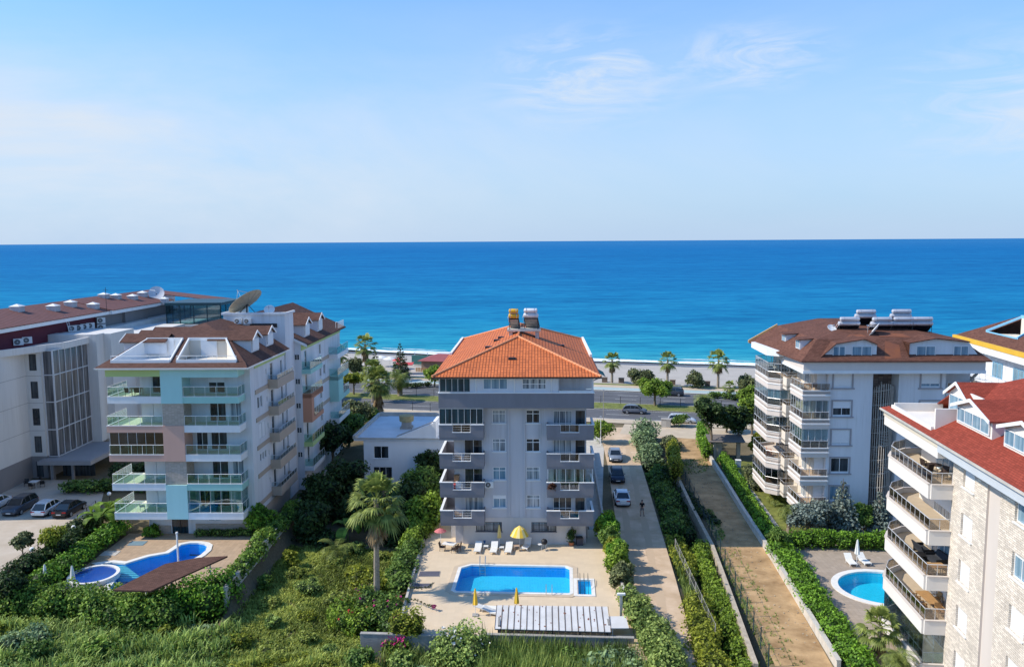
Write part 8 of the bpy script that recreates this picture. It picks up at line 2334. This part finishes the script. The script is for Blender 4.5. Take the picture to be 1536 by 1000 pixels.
# ---- grass, counted by nobody
def grass(name, polys, n, hmin, hmax, w, leaf, seed, per=4, lean=.5, fade=None):
    rng = np.random.default_rng(seed); P = np.concatenate([poly_points(q, max(10, int(n / len(polys))), rng) for q in polys])
    P[:, 2] = 0
    keep = _fbm(P, .9, seed + 50) > rng.uniform(.05, .62, len(P)); P = P[keep]
    P[:, 2] = ground_z(P[:, 0], P[:, 1]) - .03
    tn = .12 + .8 * _fbm(P, .35, seed)
    V, T, ti = blades(P, hmin, hmax, w, seed, per, lean, tn)
    o = np_mesh(name, V, T, ti, LEAF[leaf], None, True); o['kind'] = 'stuff'; o['label'] = 'grass'; del o['label']
    return o
grass('field_grass', [[(-23.6, 59), (-23.4, 84), (-18, 83.5), (-11, 82), (-10.2, 70), (-12.5, 59)]], 24000, .18, .5, .05, 'grass', 1, 4, .95)
grass('front_weeds', [[(-12.6, 50), (-12.6, 60.6), (-2.9, 60.2), (8.8, 59.2), (9.6, 50)]], 4600, .5, 2.2, .045, 'reed', 2, 4, .5)
def bank_grass(seed, n, x0, x1, y0, y1, zlo, zhi, hmin, hmax, leaf):
    rng = np.random.default_rng(seed); P = np.column_stack([rng.uniform(x0, x1, n), rng.uniform(y0, y1, n), np.zeros(n)])
    lum = _fbm(P, .7, seed); P[:, 2] = zlo + (zhi - zlo) * lum
    V, T, ti = blades(P, hmin, hmax, .05, seed, 4, .8, .2 + .7 * lum)
    o = np_mesh('front_weeds', V, T, ti, LEAF[leaf], None, True); o['kind'] = 'stuff'
bank_grass(3, 2600, -47, -22, 56.5, 64.5, -1.7, -.5, .4, 1.3, 'weed'); bank_grass(13, 1800, -23, -12.6, 56.5, 60.5, -2, -1.2, .4, 1.0, 'grass')
grass('front_weeds', [[(-2.6, 55.5), (-2.6, 60.0), (8.8, 59.2), (9.4, 55.5)]], 3000, 1.2, 3.2, .05, 'reed', 12, 4, .3)
grass('verge_weeds', [[(13.2, 52), (14.3, 62), (15.4, 78), (16.8, 78), (16.0, 62), (15.2, 52)], [(9.6, 52), (9.5, 66), (10.6, 66), (11.6, 58), (12.0, 52)]], 3600, .4, 1.5, .045, 'reed', 4, 4, .4)
grass('plot_weeds', [[(18.2, 56), (19.9, 79), (20.6, 79), (18.9, 56)], [(20.4, 80), (21.0, 92), (22.2, 90), (21.6, 82)], [(21.5, 104), (22.2, 112), (26.6, 112), (25.6, 106)]], 1300, .08, .35, .018, 'weed', 5, 8, .8)
grass('median_grass', [[st(147, -62).xy, st(152, -62).xy, st(152, 60).xy, st(147, 60).xy]], 9000, .06, .22, .06, 'grass', 6, 3, .6)
grass('verge_grass', [[st(171.8, -62).xy, st(175.4, -62).xy, st(175.4, 66).xy, st(171.8, 66).xy]], 6000, .1, .35, .07, 'grass', 7, 3, .6)

struct(MB().poly(*[(x, y, -1.62 + (.0)) for x, y in ((-23.4, 60), (-12.6, 60), (-10.4, 70), (-11, 84), (-23.3, 85))]).build('meadow_ground', mat('meadow_soil', (.22, .25, .06), .95, .3, .8, col2=(.36, .37, .10))))
grass('plot_weeds', [[(19.2, 56), (20.8, 79), (22.2, 79), (20.6, 56)]], 220, .08, .28, .016, 'weed', 15, 9, .9)
rgs = random.Random(12); sm_ = MB()
for k in range(420):
    f = rgs.random(); y = 57 + 54 * f; x0 = 18.6 + (21.8 - 18.6) * f; x1 = 22.6 + (26.4 - 22.6) * f; x = rgs.uniform(x0, x1); s_ = rgs.uniform(.03, .11)
    sm_.obox((x, y, -.01), Vector((rgs.uniform(-1, 1), rgs.uniform(-1, 1), 0)).normalized() * s_, Vector((rgs.uniform(-1, 1), rgs.uniform(-1, 1), .1)).normalized() * s_, (0, 0, s_ * .7))
o_ = sm_.build('plot_stones', mat('pale_stone', (.46, .38, .28), .95, .25, 3)); o_['kind'] = 'stuff'
# ------------------------------------------------------------------ light, sky, camera
SUN_EL = R(42); SUN_AZ = R(3.0)        # the sun stands to the left, a little towards the viewer
to_sun = Vector((-math.cos(SUN_EL) * math.cos(SUN_AZ), -math.cos(SUN_EL) * math.sin(SUN_AZ) * 1.0, math.sin(SUN_EL)))
sd = bpy.data.lights.new('sun', 'SUN'); sd.energy = 5.0; sd.angle = R(.53); sd.color = (1.0, .91, .77)
so = bpy.data.objects.new('sun', sd); COL.objects.link(so)
so.rotation_euler = (-to_sun).to_track_quat('-Z', 'Y').to_euler()
wd = bpy.data.worlds.new('World'); scene.world = wd; wd.use_nodes = True
nt = wd.node_tree; bg = nt.nodes['Background']
sky = _n(nt, 'ShaderNodeTexSky'); sky.sky_type = 'NISHITA'; sky.sun_disc = False
sky.sun_elevation = SUN_EL
# the sky's sun stands at rotation 0 over +Y and turns clockwise seen from above
sky.sun_rotation = math.atan2(to_sun.x, to_sun.y)
sky.air_density = 1.0; sky.dust_density = .6; sky.ozone_density = 1.6; sky.altitude = 30
tc = _n(nt, 'ShaderNodeTexCoord')
# thin high cloud: soft noise in view directions, gathered in a few parts of the sky
sp = _n(nt, 'ShaderNodeSeparateXYZ'); nt.links.new(tc.outputs['Generated'], sp.inputs[0])
def cloud(scale, loc, lo, hi, detail, dist, rot=0):
    mp = _n(nt, 'ShaderNodeMapping'); mp.inputs['Scale'].default_value = scale; mp.inputs['Location'].default_value = loc; mp.inputs['Rotation'].default_value = (0, R(rot), 0)
    nt.links.new(tc.outputs['Generated'], mp.inputs['Vector'])
    no = _n(nt, 'ShaderNodeTexNoise', Scale=1.0, Detail=detail, Roughness=.6, Distortion=dist)
    nt.links.new(mp.outputs['Vector'], no.inputs['Vector'])
    return _ramp(nt, no.outputs['Fac'], [(lo, (0, 0, 0)), (hi, (1, 1, 1))]).outputs['Color']
def patch(u, v, r_in, r_out, sx=1.0, sz=1.0):
    """1 near the sky direction seen at (u, v), falling to 0"""
    d = (FWD + RIGHT * ((u - 768) / F_PX) + UP * ((500 - v) / F_PX)).normalized()
    su = _n(nt, 'ShaderNodeVectorMath', operation='SUBTRACT'); su.inputs[1].default_value = d; nt.links.new(tc.outputs['Generated'], su.inputs[0])
    ml = _n(nt, 'ShaderNodeVectorMath', operation='MULTIPLY'); ml.inputs[1].default_value = (sx, 1, sz); nt.links.new(su.outputs[0], ml.inputs[0])
    le = _n(nt, 'ShaderNodeVectorMath', operation='LENGTH'); nt.links.new(ml.outputs[0], le.inputs[0])
    mr = _n(nt, 'ShaderNodeMapRange'); mr.inputs['From Min'].default_value = r_out; mr.inputs['From Max'].default_value = r_in; mr.interpolation_type = 'SMOOTHSTEP'
    nt.links.new(le.outputs['Value'], mr.inputs['Value']); return mr.outputs[0]
def mul(a_, b_):
    m_ = _n(nt, 'ShaderNodeMath', operation='MULTIPLY')
    for i, x in enumerate((a_, b_)):
        if isinstance(x, (int, float)): m_.inputs[i].default_value = x
        else: nt.links.new(x, m_.inputs[i])
    return m_.outputs[0]
def plus(a_, b_):
    m_ = _n(nt, 'ShaderNodeMath', operation='ADD'); m_.use_clamp = True
    nt.links.new(a_, m_.inputs[0]); nt.links.new(b_, m_.inputs[1]); return m_.outputs[0]
wisp = cloud((9, 3, 34), (3.1, 7.7, 1.4), .42, .72, 9.0, 1.4, -12)
veil = cloud((1.8, 1.2, 7), (1.3, 2.2, .3), .30, .72, 6.0, .6, 8)
tot = mul(mul(wisp, patch(880, 118, .01, .15, 1, 2.0)), 1.0)
tot = plus(tot, mul(mul(wisp, patch(1130, 88, .01, .12, 1, 2.4)), 1.0))
tot = plus(tot, mul(mul(wisp, patch(1490, 150, .02, .15, 1, 1.6)), .7))
tot = plus(tot, mul(mul(veil, patch(60, 250, .02, .58, .8, 3.2)), 1.25))
tot = plus(tot, mul(mul(veil, patch(1000, 190, .05, .6, .8, 3.0)), .28))
tot = plus(tot, mul(veil, .08))
# haze towards the horizon
hz = _n(nt, 'ShaderNodeMapRange'); hz.inputs['From Min'].default_value = .34; hz.inputs['From Max'].default_value = 0.0; hz.inputs['To Max'].default_value = .95
nt.links.new(sp.outputs['Z'], hz.inputs['Value'])
tint = _n(nt, 'ShaderNodeMix', data_type='RGBA', blend_type='MULTIPLY'); tint.inputs['Factor'].default_value = 1; tint.inputs['B'].default_value = (.62, 1.12, 1.58, 1)
nt.links.new(sky.outputs[0], tint.inputs['A'])
mxh = _n(nt, 'ShaderNodeMix', data_type='RGBA'); mxh.inputs['B'].default_value = (3.2, 4.25, 5.75, 1)
nt.links.new(hz.outputs[0], mxh.inputs['Factor']); nt.links.new(tint.outputs['Result'], mxh.inputs['A'])
mxc = _n(nt, 'ShaderNodeMix', data_type='RGBA'); mxc.inputs['B'].default_value = (4.7, 5.35, 6.2, 1)
nt.links.new(tot, mxc.inputs['Factor']); nt.links.new(mxh.outputs['Result'], mxc.inputs['A'])
nt.links.new(mxc.outputs['Result'], bg.inputs['Color'])
bg.inputs['Strength'].default_value = .15

cd = bpy.data.cameras.new('camera'); cam = bpy.data.objects.new('camera', cd); COL.objects.link(cam)
cd.sensor_fit = 'HORIZONTAL'; cd.sensor_width = 36; cd.lens = F_PX / 1536 * 36
cd.clip_start = .5; cd.clip_end = 200000
# frame is 1024x666 (photo 1536x1000): the vertical centre stays
cam.matrix_world = Matrix(((RIGHT.x, UP.x, -FWD.x, 0), (RIGHT.y, UP.y, -FWD.y, 0), (RIGHT.z, UP.z, -FWD.z, CAM_H), (0, 0, 0, 1)))
scene.camera = cam
scene.view_settings.view_transform = 'Standard'; scene.view_settings.look = 'None'
scene.view_settings.exposure = 0; scene.view_settings.gamma = 1
scene.cycles.max_bounces = 8; scene.cycles.transparent_max_bounces = 16
scene.cycles.use_adaptive_sampling = True
